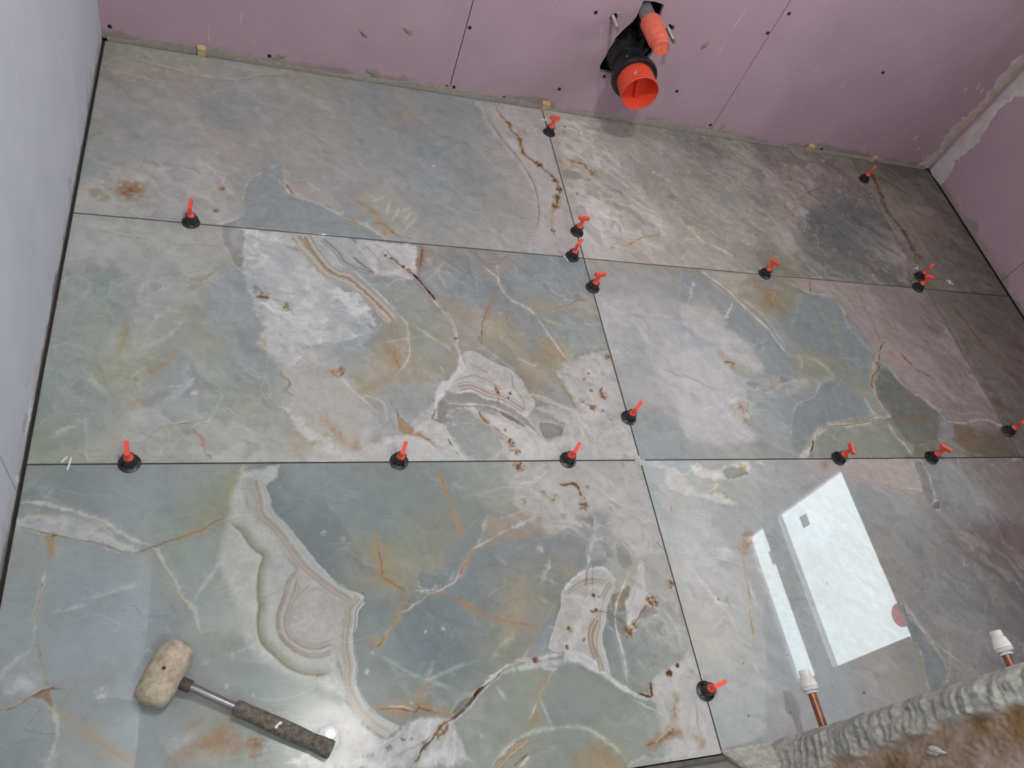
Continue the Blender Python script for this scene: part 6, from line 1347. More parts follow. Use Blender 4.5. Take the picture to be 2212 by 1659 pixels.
    T.stroke([(1172,-1732),(1165,-1772),(1163,-1809)],(188, 168, 140),3, a=0.6)
    T.stroke([(1126,-1794),(1094,-1811),(1078,-1819)],(206, 206, 200),8, a=0.6)
    T.poly([(1010,-1820),(1041,-1807),(1076,-1816),(1164,-1814),(1114,-1818)],(190, 188, 176), a=0.6, soft=6)
    T.speck(920,-1408,13,(224, 224, 220), a=0.75, thr=0.0, scale=4)
    T.speck(703,-1550,6,(224, 224, 220), a=0.75, thr=0.0, scale=4)
    T.speck(669,-1554,5,(224, 224, 220), a=0.75, thr=0.0, scale=4)
    T.speck(561,-1613,8,(224, 224, 220), a=0.75, thr=0.0, scale=4)
    T.speck(532,-1371,7,(224, 224, 220), a=0.75, thr=0.0, scale=4)
    T.speck(498,-1358,7,(224, 224, 220), a=0.75, thr=0.0, scale=4)
    T.speck(336,-1614,6,(224, 224, 220), a=0.75, thr=0.0, scale=4)
    T.speck(156,-1608,14,(224, 224, 220), a=0.75, thr=0.0, scale=4)
    T.speck(378,-1631,4,(224, 224, 220), a=0.75, thr=0.0, scale=4)
    T.speck(218,-1549,7,(224, 224, 220), a=0.75, thr=0.0, scale=4)
    T.speck(748,-1737,5,(224, 224, 220), a=0.75, thr=0.0, scale=4)
    T.speck(633,-1671,5,(224, 224, 220), a=0.75, thr=0.0, scale=4)
    T.speck(437,-1373,5,(224, 224, 220), a=0.75, thr=0.0, scale=4)
    T.relief(3)

def paint_c2(T):
    T.base([(1207,-1223,166,172,172),(1237,-1243,164,170,172),(1212,-1262,166,170,170),(1220,-1300,168,172,170),(1253,-1319,164,168,165),(1320,-1224,168,172,172),(1335,-1252,176,176,166),(1382,-1237,180,178,166),(1452,-1221,182,178,170),(1417,-1257,146,152,146),(1386,-1284,166,168,160),(1299,-1302,178,176,166),(1414,-1324,166,168,163),(1347,-1337,164,168,165),(1517,-1222,176,178,174),(1521,-1267,162,164,164),(1596,-1248,164,165,166),(1463,-1305,154,157,158),(1665,-1248,164,163,160),(1582,-1280,158,160,162),(1719,-1232,180,170,162),(1815,-1233,170,160,154),(1885,-1243,168,158,150),(1953,-1230,162,153,145),(1849,-1264,168,158,150),(1949,-1265,164,153,145),(1756,-1283,148,149,150),(1799,-1314,144,147,149),(1869,-1319,150,151,150),(1929,-1346,150,151,146),(1780,-1350,144,146,147),(2034,-1253,140,138,134),(2073,-1276,138,139,138),(2113,-1299,139,141,140),(2021,-1319,132,133,131),(2138,-1344,136,137,135),(2181,-1278,130,125,120),(2251,-1256,124,116,111),(2276,-1302,120,112,107),(2370,-1234,116,106,102),(2268,-1356,122,116,112),(1279,-1375,172,172,170),(1296,-1429,170,170,169),(1260,-1479,172,171,166),(1347,-1396,160,162,163),(1396,-1372,154,156,158),(1341,-1466,164,165,162),(1298,-1531,166,166,163),(1318,-1581,166,165,157),(1246,-1576,174,172,165),(1283,-1625,170,166,158),(1237,-1652,170,169,162),(1308,-1658,166,165,156),(1279,-1685,162,164,157),(1210,-1679,172,170,165),(1399,-1521,156,160,158),(1380,-1618,154,160,162),(1374,-1679,158,163,168),(1304,-1717,158,163,162),(1351,-1736,158,162,168),(1259,-1741,160,166,158),(1261,-1783,160,167,163),(1311,-1789,164,166,164),(1220,-1800,162,168,166),(1369,-1781,168,164,157),(1398,-1756,160,163,168),(1472,-1719,157,161,168),(1470,-1764,158,162,166),(1473,-1673,156,160,165),(1509,-1723,156,159,166),(1555,-1712,158,160,160),(1613,-1717,158,157,150),(1645,-1736,160,157,148),(1693,-1725,156,153,138),(1731,-1696,150,146,130),(1610,-1763,158,156,152),(1666,-1573,150,152,150),(1637,-1672,154,154,150),(1749,-1543,138,134,126),(1804,-1415,138,135,126),(1765,-1471,140,138,130),(1791,-1375,144,145,146),(1820,-1454,134,136,138),(1877,-1437,136,138,142),(1948,-1400,132,131,128),(1903,-1478,122,121,119),(1802,-1528,134,131,126),(1795,-1582,130,130,127),(1870,-1533,124,124,118),(1746,-1730,122,130,134),(1775,-1733,124,131,134),(1782,-1684,122,129,132),(1775,-1650,124,130,133),(1844,-1656,134,132,125),(1823,-1721,148,142,132),(1868,-1692,138,136,130),(1860,-1741,138,137,132),(1885,-1588,124,126,124),(1952,-1556,118,119,118),(1932,-1628,122,124,123),(2000,-1597,112,112,110),(1934,-1698,122,123,122),(2048,-1637,108,105,102),(2047,-1445,112,106,100),(2097,-1488,104,96,91),(2189,-1431,108,95,92),(2134,-1549,96,92,89),(1991,-1720,112,112,111),(2022,-1403,120,117,115)], sigma=38, warp=20)
    T.clouds(5)
    T.hair(0.3,(184,184,180),120,0.025,3,-0.05)
    T.hair(0.2,(182,180,172),70,0.03,11,0.1)
    T.facets(4,90,0.35,(190,190,186),0.0)
    T.veil(0.35,-0.85,3.0,28,(190,189,185),0.05)
    T.veil(0.2,-0.85,3,20,(128,130,130),0.05,seed=7)
    T.poly([(1212,-1219),(1306,-1216),(1334,-1232),(1295,-1251),(1283,-1236)],(164, 172, 176), a=0.6, soft=5)
    T.poly([(1331,-1228),(1381,-1241),(1421,-1235),(1474,-1219),(1490,-1224),(1481,-1246),(1455,-1246),(1411,-1261),(1365,-1260),(1335,-1252)],(202, 198, 186), a=0.85, soft=4, mot=0.3, warp=6)
    T.poly([(1263,-1235),(1295,-1251),(1311,-1275),(1340,-1299),(1381,-1300),(1416,-1329),(1370,-1319),(1325,-1306),(1288,-1297),(1255,-1274)],(194, 192, 182), a=0.8, soft=5, mot=0.4, warp=7)
    T.poly([(1410,-1241),(1444,-1229),(1477,-1246),(1459,-1258),(1415,-1261),(1407,-1249)],(128, 134, 126), a=0.7, soft=5, warp=5)
    T.speck(1464,-1234,16,(178, 140, 98), a=0.75, thr=-0.1)
    T.speck(1392,-1304,10,(170, 130, 90), a=0.6)
    T.speck(1377,-1288,12,(176, 160, 120), a=0.6)
    T.stroke([(1349,-1283),(1364,-1276),(1381,-1274),(1364,-1288),(1347,-1291)],(202, 198, 186),4, a=0.7)
    T.stroke([(1505,-1218),(1533,-1226),(1555,-1239)],(200, 200, 194),6, a=0.6, mot=0.3)
    T.stroke([(1249,-1334),(1242,-1319),(1261,-1308),(1285,-1297)],(176, 150, 118),4, a=0.6, mot=0.3)
    T.stroke([(1243,-1341),(1243,-1326)],(168, 136, 104),5, a=0.6)
    T.glow([(1718,-1224),(1703,-1236)],(150, 126, 104),7, a=0.6)
    T.poly([(1771,-1258),(1796,-1218),(1970,-1218),(1995,-1248),(1985,-1297),(1947,-1296),(1880,-1290),(1819,-1274)],(172, 161, 154), a=0.6, soft=5, warp=5)
    T.stroke([(1750,-1258),(1811,-1272),(1875,-1290),(1920,-1308),(1951,-1334),(1994,-1356)],(150, 138, 110),5, a=0.7, warp=4)
    T.speck(1885,-1290,10,(160, 150, 124), a=0.7, thr=-0.1)
    T.stroke([(2024,-1224),(2021,-1267),(2016,-1301),(2014,-1336)],(164, 163, 160),6, a=0.6, soft=6)
    T.poly([(1999,-1222),(2028,-1226),(2018,-1297),(2004,-1340),(1983,-1322),(1992,-1262)],(128, 124, 120), a=0.6, soft=5)
    T.poly([(2001,-1336),(2021,-1336),(2006,-1357),(1990,-1354)],(106, 106, 104), a=0.7, soft=2)
    T.stroke([(2174,-1218),(2195,-1255),(2218,-1306),(2240,-1355)],(146, 138, 130),6, a=0.5)
    T.crystal([(1262,-1353),(1353,-1378),(1368,-1519),(1335,-1645),(1269,-1663),(1206,-1640),(1196,-1559)],(188, 187, 184), a=0.6, soft=25, scale=18, ang=-0.9, seed=2)
    T.crystal([(1804,-1395),(1985,-1422),(2001,-1633),(1860,-1741),(1825,-1688),(1768,-1566)],(146, 146, 142), a=0.45, soft=30, scale=18, ang=-0.9, stretch=2.5, seed=3)
    T.speck(1418,-1410,24,(158, 112, 72), a=0.6, thr=-0.1, scale=9)
    T.speck(1399,-1427,24,(164, 124, 86), a=0.5, thr=-0.1, scale=10)
    T.stroke([(1421,-1402),(1396,-1430),(1384,-1458),(1377,-1496),(1368,-1539),(1356,-1571),(1350,-1606),(1339,-1639)],(164, 142, 110),6, a=0.65, mot=0.25, warp=5)
    T.stroke([(1355,-1564),(1363,-1552),(1361,-1568)],(200, 176, 130),2.5, a=0.7)
    T.glow([(1231,-1450),(1263,-1492),(1285,-1537),(1304,-1567),(1315,-1600)],(196, 196, 192),3.5, a=0.6, warp=3)
    T.glow([(1280,-1540),(1304,-1548),(1346,-1557)],(196, 196, 192),3.5, a=0.6, warp=3)
    T.glow([(1378,-1492),(1380,-1540),(1374,-1566)],(196, 196, 192),3.5, a=0.6, warp=3)
    T.glow([(1257,-1595),(1276,-1584),(1294,-1576)],(196, 196, 192),3.5, a=0.6, warp=3)
    T.glow([(1326,-1669),(1333,-1687)],(196, 196, 192),3.5, a=0.6, warp=3)
    T.glow([(1309,-1615),(1332,-1633),(1338,-1642)],(196, 196, 192),3.5, a=0.6, warp=3)
    T.glow([(1479,-1651),(1511,-1615),(1536,-1598)],(184, 178, 160),5, a=0.6)
    T.stroke([(1208,-1643),(1246,-1646),(1285,-1651),(1313,-1643)],(184, 172, 160),6, a=0.55, mot=0.3, warp=6)
    T.poly([(1196,-1559),(1212,-1579),(1209,-1640),(1308,-1649),(1297,-1617),(1255,-1601),(1227,-1555)],(176, 172, 164), a=0.5, soft=10)
    T.poly([(1262,-1353),(1312,-1347),(1317,-1412),(1314,-1475),(1272,-1466),(1239,-1426)],(178, 178, 178), a=0.5, soft=12)
    T.stroke([(1308,-1347),(1319,-1384),(1317,-1434),(1314,-1475)],(180, 182, 182),3, a=0.5)
    T.glow([(1752,-1485),(1815,-1481),(1877,-1488)],(140, 128, 106),9, a=0.4)
    T.stroke([(1813,-1379),(1807,-1426),(1787,-1464)],(146, 132, 104),8, a=0.5, soft=9)
    T.stroke([(1947,-1367),(1931,-1412),(1928,-1459),(1920,-1490)],(144, 138, 118),6, a=0.55, soft=6)
    T.stroke([(2000,-1398),(2015,-1431),(2028,-1476)],(136, 134, 128),2.5, a=0.5)
    T.stroke([(1796,-1564),(1848,-1539),(1881,-1522)],(158, 156, 150),3, a=0.5)
    T.stroke([(1768,-1566),(1777,-1599),(1788,-1634),(1808,-1670),(1836,-1699),(1866,-1725)],(170, 160, 146),4, a=0.75, warp=2)
    T.poly([(1747,-1648),(1758,-1672),(1753,-1711),(1739,-1758),(1797,-1748),(1809,-1713),(1805,-1683),(1787,-1644),(1765,-1612),(1769,-1580),(1761,-1587)],(121, 129, 133), a=0.75, soft=4, warp=4)
    T.stroke([(1768,-1573),(1778,-1613),(1790,-1655),(1804,-1693),(1806,-1723),(1793,-1751)],(172, 160, 142),4, a=0.7)
    T.stroke([(1834,-1665),(1838,-1689),(1818,-1721),(1804,-1752)],(160, 144, 124),7, a=0.6, mot=0.2)
    T.stroke([(1719,-1656),(1735,-1680),(1744,-1704),(1742,-1730),(1736,-1755)],(148, 140, 116),8, a=0.7, soft=7)
    T.glow([(1640,-1745),(1628,-1774)],(168, 146, 124),7, a=0.6)
    T.glow([(1609,-1685),(1615,-1714)],(162, 148, 130),8, a=0.5)
    T.stroke([(1837,-1549),(1857,-1572),(1876,-1602),(1891,-1625)],(142, 146, 142),4, a=0.5, mot=0.3)
    T.glow([(1846,-1621),(1874,-1644)],(142, 144, 138),9, a=0.5)
    T.glow([(1401,-1791),(1363,-1795),(1338,-1803)],(178, 166, 152),9, a=0.5)
    T.speck(1279,-1763,2.5,(84, 84, 86), a=0.7, thr=-0.4)
    T.speck(1567,-1751,3.5,(84, 84, 86), a=0.7, thr=-0.4)
    T.speck(1376,-1767,2.5,(84, 84, 86), a=0.7, thr=-0.4)
    T.speck(1292,-1537,2.5,(84, 84, 86), a=0.7, thr=-0.4)
    T.speck(1304,-1668,2,(84, 84, 86), a=0.7, thr=-0.4)
    T.speck(1414,-1661,2,(84, 84, 86), a=0.7, thr=-0.4)
    T.speck(1634,-1479,2,(84, 84, 86), a=0.7, thr=-0.4)
    T.speck(1579,-1522,4,(84, 84, 86), a=0.7, thr=-0.4)
    T.relief(4)

def paint_c3(T):
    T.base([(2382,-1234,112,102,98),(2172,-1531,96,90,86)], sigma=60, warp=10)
    T.clouds(5)
    T.relief(4)

PAINT = {'a1': paint_a1, 'a2': paint_a2, 'a3': paint_a3, 'b1': paint_b1, 'b2': paint_b2, 'b3': paint_b3, 'c1': paint_c1, 'c2': paint_c2, 'c3': paint_c3}
# ------------------------------------------------------------------ floor
floor = boxo('floor', (-0.25, 3.0, -3.3, 0.25, -0.16, -0.018), M['hall_floor'])
tag(floor, 'polished onyx-look tiled bathroom floor', None, kind='structure')
boxo('adhesive_bed', (XL, XR, YF, YB, -0.018, -0.0096), M['bed'], floor)
boxo('threshold_strip', (XL, 1.36, -1.8300, -1.8222, -0.018, -0.002), M['metal_strip'], floor, bevel=0.001)
TM = tile_material()
tiles = {}
for key, (x0, x1, y0, y1, step, seed) in TILE_RECT.items():
    T = Tile(x0, x1, y0, y1, step*STEP_SCALE, seed)
    PAINT[key](T)
    T.grade()
    tiles[key] = T.build('tile', TM, floor, TILE_GAIN[key])
del T

# ------------------------------------------------------------------ back wall: three pink boards over a dark cavity
def fill_loops(loops, y0, y1, name, m, parent):
    """flat board in the xz plane with an outline and holes, extruded from y0 (room side) to y1"""
    bm = bmesh.new()
    es = []
    for lp in loops:
        vs_ = [bm.verts.new((x, y0, z)) for x, z in lp]
        es += [bm.edges.new((vs_[i], vs_[(i+1) % len(vs_)])) for i in range(len(vs_))]
    bmesh.ops.triangle_fill(bm, use_beauty=True, use_dissolve=False, edges=es)
    r = bmesh.ops.extrude_face_region(bm, geom=bm.faces[:])
    bmesh.ops.translate(bm, vec=(0, y1-y0, 0), verts=[v for v in r['geom'] if isinstance(v, bmesh.types.BMVert)])
    return finish(bm, name, m, parent)

rnd = random.Random(4)
def ragged(cx, cz, r, n=14, j=0.3):
    return [(cx + r*(1+rnd.uniform(-j, j))*math.cos(2*math.pi*i/n), cz + r*(1+rnd.uniform(-j, j))*math.sin(2*math.pi*i/n)) for i in range(n)]

wall_back = boxo('wall_back', (XL-0.1, XR+0.1, YB+0.10, YB+0.16, -0.05, ZC), M['dark_void'])
tag(wall_back, 'bare pink plasterboard back wall', None, kind='structure')
T_ = 0.0125
DX, DZ, FZ, RZ = 1.386, 0.222, 0.357, 0.326
CUT = [(1.366, 0.388), (1.400, 0.392), (1.430, 0.389), (1.436, 0.350), (1.452, 0.300), (1.462, 0.262), (1.466, 0.236),
       (1.440, 0.190), (1.400, 0.168), (1.376, 0.158), (1.332, 0.155), (1.325, 0.175), (1.331, 0.227), (1.336, 0.270),
       (1.348, 0.300), (1.362, 0.322), (1.367, 0.340)]
boards = []
for x0, x1, holes in ((XL, 0.9012, []), (0.9038, 1.7952, [CUT, ragged(1.303, RZ, 0.012), ragged(1.4815, RZ+0.001, 0.012)]), (1.7978, XR+0.0125, [])):
    boards.append(fill_loops([[(x0, 0.003), (x1, 0.003), (x1, ZC-0.002), (x0, ZC-0.002)]] + holes, YB, YB+T_, 'plasterboard_sheet', M['pink'], wall_back))
# screws sunk into the boards
bm = bmesh.new(); lathe(bm, [(0.0001, 0.0008), (0.0015, 0.0004), (0.0048, 0.0012), (0.0054, 0.0004), (0.0054, -0.004)], 14, along((0, 0, 0), (0, -1, 0)))
scr = finish(bm, 'screw', M['screw'], wall_back, True)
SCREWS = [(0.014, 0.038), (0.399, 0.028), (0.913, 0.215), (0.893, 0.022), (0.915, 0.024), (1.072, 0.016), (1.231, 0.075),
          (1.246, 0.328), (1.606, 0.136), (1.786, 0.037), (1.788, 0.373), (1.817, 0.441), (2.264, 0.327), (2.258, 0.012), (1.352, 0.142)]
for i, (x, z) in enumerate(SCREWS):
    o = scr if i == 0 else scr.copy()
    if i: COL.objects.link(o); o.parent = wall_back
    o.location = (x, YB, z)

def blob(name, pts, t, m, parent, mtx, seed=0, n_in=3, rough=0.5):
    """low irregular lump: outline pts (a,b) raised to about t along local z, thin at the rim"""
    r = random.Random(seed)
    bm = bmesh.new()
    cx = sum(p[0] for p in pts)/len(pts); cy = sum(p[1] for p in pts)/len(pts)
    P = smooth_line(pts, True, 3)
    rings = []
    for k in range(n_in+1):
        f = 1 - k/(n_in+0.6)
        h = -0.0004 if k == 0 else t*(0.35+0.65*k/n_in)
        rings.append([bm.verts.new(mtx @ Vector((cx+(x-cx)*f*(1+r.uniform(-.06, .06)), cy+(y-cy)*f*(1+r.uniform(-.06, .06)),
                      h*(1+r.uniform(-rough, rough)) if k else h))) for x, y in P])
    c = bm.verts.new(mtx @ Vector((cx, cy, t)))
    n = len(P)
    for a, b in zip(rings, rings[1:]):
        for i in range(n): bm.faces.new((a[i], a[(i+1) % n], b[(i+1) % n], b[i]))
    for i in range(n): bm.faces.new((rings[-1][i], rings[-1][(i+1) % n], c))
    return finish(bm, name, m, parent, True)

WALLM = Matrix(((1, 0, 0, 0), (0, 0, -1, YB), (0, 1, 0, 0), (0, 0, 0, 1)))      # local (a,b,h) -> (x=a, z=b, y=-h)
def ring_pts(cx, cy, rx, ry, n, seed, rot=0.0, j=0.3):
    r = random.Random(seed); out = []
    for i in range(n):
        a = 2*math.pi*i/n; k = 1+r.uniform(-j, j)
        u, v = rx*k*math.cos(a), ry*k*math.sin(a)
        out.append((cx+u*math.cos(rot)-v*math.sin(rot), cy+u*math.sin(rot)+v*math.cos(rot)))
    return out
for i, (x, z, rx, rz, rot) in enumerate([(0.677, 0.030, 0.022, 0.016, 0.2), (0.420, 0.031, 0.026, 0.011, 0.5), (0.748, 0.173, 0.017, 0.007, -0.5),
                                         (0.634, 0.143, 0.016, 0.006, -0.7), (1.614, 0.296, 0.010, 0.018, -0.4), (1.829, 0.033, 0.010, 0.018, -0.35),
                                         (0.80, 0.016, 0.035, 0.009, 0.05), (1.735, 0.012, 0.020, 0.006, 0.0)]):
    blob('adhesive_smear', ring_pts(x, z, rx, rz, 9, i+3, rot, 0.35), 0.003, M['adhesive'], wall_back, WALLM, i)
# bead of adhesive squeezed up along the foot of the boards
bm = bmesh.new()
rr = random.Random(11); prev = None
for i in range(181):
    x = XL + 0.012 + (XR-XL-0.03)*i/180
    h = 0.016 + 0.007*math.sin(i*0.13) + rr.uniform(-0.003, 0.004)
    h *= 1.0 if x < 1.9 else 0.45
    if 0.0 < x < 0.08: h *= 0.5
    t = 0.0022 + rr.uniform(0, 0.0012)
    cur = [bm.verts.new(p) for p in ((x, YB+0.002, h), (x, YB-t*0.5, h*0.92), (x, YB-t, h*0.4), (x, YB-t*1.2, -0.008))]
    if prev:
        for k in range(3): bm.faces.new((prev[k], prev[k+1], cur[k+1], cur[k]))
    prev = cur
finish(bm, 'adhesive_bead', M['adhesive'], wall_back, True)
# skim over the taped corner, on the back wall side
def strip_mesh(name, rows, m, parent):
    bm = bmesh.new(); prev = None
    for row in rows:
        cur = [bm.verts.new(p) for p in row]
        if prev:
            for k in range(len(row)-1): bm.faces.new((prev[k], prev[k+1], cur[k+1], cur[k]))
        prev = cur
    return finish(bm, name, m, parent, True)
rr = random.Random(5); rows = []
for i in range(121):
    z = 0.004 + 2.39*(i/120)**1.6
    w = 0.050 + 0.010*math.sin(i*0.35) + rr.uniform(-0.008, 0.010)
    t = 0.0016 + rr.uniform(-0.0004, 0.0006)
    xe = XR - 0.0005
    rows.append([(xe-w, YB+0.0003, z), (xe-w*0.86, YB-t*0.8, z+rr.uniform(-.003, .003)), (xe-w*0.5, YB-t, z), (xe-0.012, YB-t*1.1, z), (xe-0.004, YB-t*0.4, z), (xe, YB+0.0008, z)])
strip_mesh('corner_skim', rows, M['tape'], wall_back)
rr = random.Random(21)
for i in range(14):
    z = rr.uniform(0.03, 0.42); x = XR - 0.055 - abs(rr.gauss(0, 0.035))
    blob('plaster_fleck', ring_pts(x, z, rr.uniform(0.002, 0.005), rr.uniform(0.003, 0.012), 7, i+100, -0.2, 0.35), 0.0008, M['plaster'], wall_back, WALLM, i+200)

# ------------------------------------------------------------------ left wall: pale boards
wall_left = boxo('wall_left', (XL-0.10, XL-0.05, -3.3, YB+0.10, -0.05, ZC), M['dark_void'])
tag(wall_left, 'pale grey plasterboard wall on the left', None, kind='structure')
for y0, y1 in ((YB+0.012, -0.352), (-0.354, -1.262), (-1.264, -2.15), (-2.152, -3.3)):
    boxo('plasterboard_sheet', (XL-T_, XL, y1, y0, 0.001, ZC-0.002), M['white_board'], wall_left, bevel=0.0012)
LEFTM = Matrix(((0, 0, 1, XL), (1, 0, 0, 0), (0, 1, 0, 0), (0, 0, 0, 1)))
for i, (y, z, ry, rz, rot) in enumerate([(-0.436, 0.045, 0.010, 0.035, 0.05), (-1.245, 0.012, 0.010, 0.012, 0.2), (-1.10, 0.012, 0.06, 0.010, 0.0)]):
    blob('adhesive_smear', ring_pts(y, z, ry, rz, 9, i+31, rot, 0.3), 0.0022, M['white_board'], wall_left, LEFTM, i+60)

# ------------------------------------------------------------------ right wall with the window
wall_right = empty('wall_right', (XR, -0.9, 0))
tag(wall_right, 'dim pink plasterboard wall with a window', None, kind='structure')
def wr(name, y0, y1, z0, z1, m='pink', x0=XR, x1=XR+T_, bevel=0.0):
    o = boxo(name, (x0, x1, y0, y1, z0, z1), M[m], None, bevel)
    o.parent = wall_right; o.matrix_parent_inverse = Matrix.Translation((-XR, 0.9, 0))
    return o
wr('plasterboard_sheet', -0.543, YB-0.0005, 0.004, ZC-0.002)
wr('plasterboard_sheet', WY0, -0.545, 0.004, WZ0)
wr('plasterboard_sheet', YF-0.0, WY0-0.0005, 0.004, ZC-0.002)
wr('plasterboard_sheet', WY0, -0.545, WZ3, ZC-0.002)
wr('plasterboard_sheet', WY1, -0.545, WZ0+0.0005, WZ3-0.0005)
GAPM = 0.30   # the masonry opening is wider than the window and splays away outside
wr('masonry', YF, WY0-GAPM, -0.05, ZC, 'hall_floor', XR+T_+0.02, XR+0.14)
wr('masonry', WY1+GAPM, YB+0.10, -0.05, ZC, 'hall_floor', XR+T_+0.02, XR+0.14)
wr('masonry', WY0-GAPM, WY1+GAPM, -0.05, WZ0-GAPM, 'hall_floor', XR+T_+0.02, XR+0.14)
wr('masonry', WY0-GAPM, WY1+GAPM, WZ3+GAPM, ZC, 'hall_floor', XR+T_+0.02, XR+0.14)
rr = random.Random(8); rows = []
for i in range(121):
    z = 0.004 + 2.39*(i/120)**1.6
    w = 0.045 + 0.05*max(0, math.sin(i*0.16+0.6)) + 0.03*max(0, math.sin(z*14-0.9)) + rr.uniform(-0.008, 0.008)
    t = 0.0016 + rr.uniform(-0.0004, 0.0006)
    rows.append([(XR+0.0006, -0.001, z), (XR-t*0.5, -0.006, z), (XR-t, -0.4*w-0.004, z+rr.uniform(-.003, .003)), (XR-t*0.8, -0.85*w, z), (XR+0.0004, -w, z)])
o = strip_mesh('corner_skim', rows, M['plaster'], None)
o.parent = wall_right; o.matrix_parent_inverse = Matrix.Translation((-XR, 0.9, 0))

# window in the right wall (seen only mirrored in the polished floor)
win = empty('window_1', (XR, (WY0+WY1)/2, WZ0))
tag(win, 'small two-pane window', None, kind='structure')
def wp(name, b, m, parent=win, bevel=0.0):
    o = boxo(name, b, m, None, bevel); o.parent = parent
    o.matrix_parent_inverse = Matrix.Translation(-Vector(win.location))
    return o
fx0, fx1 = XR+0.0005, XR+0.030
wp('frame_side', (XR+0.0135, fx1, WY0-0.05, WY0, WZ0-0.05, WZ3+0.05), M['frame'])
wp('frame_side', (XR+0.0135, fx1, WY1, WY1+0.05, WZ0-0.05, WZ3+0.05), M['frame'])
wp('frame_bottom', (XR+0.0135, fx1, WY0, WY1, WZ0-0.05, WZ0), M['frame'])
wp('frame_top', (XR+0.0135, fx1, WY0, WY1, WZ3, WZ3+0.05), M['frame'])
wp('transom', (XR-0.004, fx1, WY0, WY1, WZ1, WZ2), M['frame'], bevel=0.004)
def glass_material():
    m = bpy.data.materials.new('window_glass'); m.use_nodes = True
    nt = m.node_tree; nt.nodes.clear(); N = nt.nodes.new
    out = N('ShaderNodeOutputMaterial'); tr = N('ShaderNodeBsdfTransparent'); gl = N('ShaderNodeBsdfGlossy'); gl.inputs['Roughness'].default_value = 0.0
    fr = N('ShaderNodeValue'); fr.outputs[0].default_value = 0.05
    tr.inputs['Color'].default_value = (0.93, 0.96, 0.96, 1)
    mx = N('ShaderNodeMixShader')
    nt.links.new(fr.outputs[0], mx.inputs[0]); nt.links.new(tr.outputs[0], mx.inputs[1]); nt.links.new(gl.outputs[0], mx.inputs[2])
    nt.links.new(mx.outputs[0], out.inputs['Surface'])
    return m
M['glass'] = glass_material()
def film_material(name, col, through):
    m = bpy.data.materials.new(name); m.use_nodes = True
    nt = m.node_tree; nt.nodes.clear(); N = nt.nodes.new
    out = N('ShaderNodeOutputMaterial'); tr = N('ShaderNodeBsdfTransparent'); df = N('ShaderNodeBsdfDiffuse'); mx = N('ShaderNodeMixShader')
    tr.inputs['Color'].default_value = (*col, 1); df.inputs['Color'].default_value = (*col, 1); mx.inputs[0].default_value = through
    nt.links.new(df.outputs[0], mx.inputs[1]); nt.links.new(tr.outputs[0], mx.inputs[2]); nt.links.new(mx.outputs[0], out.inputs['Surface'])
    return m
M['sticker_red'] = film_material('red_film_sticker', (0.75, 0.12, 0.10), 0.75)
M['sticker_grey'] = film_material('grey_film_sticker', (0.45, 0.47, 0.5), 0.6)
for z0, z1 in ((WZ0, WZ1), (WZ2, WZ3)):
    wp('pane', (XR+0.020, XR+0.024, WY0, WY1, z0, z1), M['glass'])
wp('sticker', (XR+0.0175, XR+0.019, -0.865, -0.812, 1.295, 1.345), M['sticker_grey'])
wp('sticker', (XR+0.0175, XR+0.019, -0.930, -0.865, 1.590, 1.632), M['sticker_grey'])
bm = bmesh.new(); lathe(bm, [(0.045, 0), (0.045, 0.0015)], 32, Matrix.Translation((XR+0.0175, -1.365, 1.012)) @ Matrix.Rotation(math.pi/2, 4, 'Y'))
o = finish(bm, 'sticker', M['sticker_red'], None); o.parent = win; o.matrix_parent_inverse = Matrix.Translation(-Vector(win.location))

# ------------------------------------------------------------------ door wall: rough plastered jamb
wall_front = boxo('wall_front', (1.345, XR+0.16, -1.97, YF-0.002, -0.05, ZC), M['plaster'])
tag(wall_front, 'door wall with a rough cement-plastered jamb', None, kind='structure')
JX = 1.312
def jamb_material():
    m = bpy.data.materials.new('rough_jamb'); m.use_nodes = True
    nt = m.node_tree; L = nt.links; N = nt.nodes.new
    b = nt.nodes['Principled BSDF']; b.inputs['Roughness'].default_value = 0.95; b.inputs['Specular IOR Level'].default_value = 0.2
    at = N('ShaderNodeAttribute'); at.attribute_name = 'cement'
    geo = N('ShaderNodeNewGeometry')
    n = N('ShaderNodeTexNoise'); n.inputs['Scale'].default_value = 130; n.inputs['Detail'].default_value = 6
    L.new(geo.outputs['Position'], n.inputs['Vector'])
    n2 = N('ShaderNodeTexNoise'); n2.inputs['Scale'].default_value = 14; n2.inputs['Detail'].default_value = 5
    L.new(geo.outputs['Position'], n2.inputs['Vector'])
    def ramp(f, stops):
        r = N('ShaderNodeValToRGB'); e = r.color_ramp.elements
        e[0].position, e[0].color = stops[0][0], (*srgb(*stops[0][1]), 1)
        e[1].position, e[1].color = stops[-1][0], (*srgb(*stops[-1][1]), 1)
        for p, c in stops[1:-1]:
            k = e.new(p); k.color = (*srgb(*c), 1)
        L.new(f, r.inputs[0]); return r.outputs[0]
    grey = ramp(n.outputs['Fac'], [(0.3, (152, 149, 141)), (0.55, (170, 167, 159)), (0.75, (190, 187, 180))])
    brown = ramp(n2.outputs['Fac'], [(0.36, (134, 104, 74)), (0.47, (160, 140, 124)), (0.62, (176, 162, 150))])
    mx = N('ShaderNodeMix'); mx.data_type = 'RGBA'
    L.new(at.outputs['Fac'], mx.inputs[0]); L.new(brown, mx.inputs[6]); L.new(grey, mx.inputs[7])
    L.new(mx.outputs[2], b.inputs['Base Color'])
    bp = N('ShaderNodeBump'); bp.inputs['Strength'].default_value = 0.5; bp.inputs['Distance'].default_value = 0.002
    L.new(n.outputs['Fac'], bp.inputs['Height']); L.new(bp.outputs['Normal'], b.inputs['Normal'])
    return m
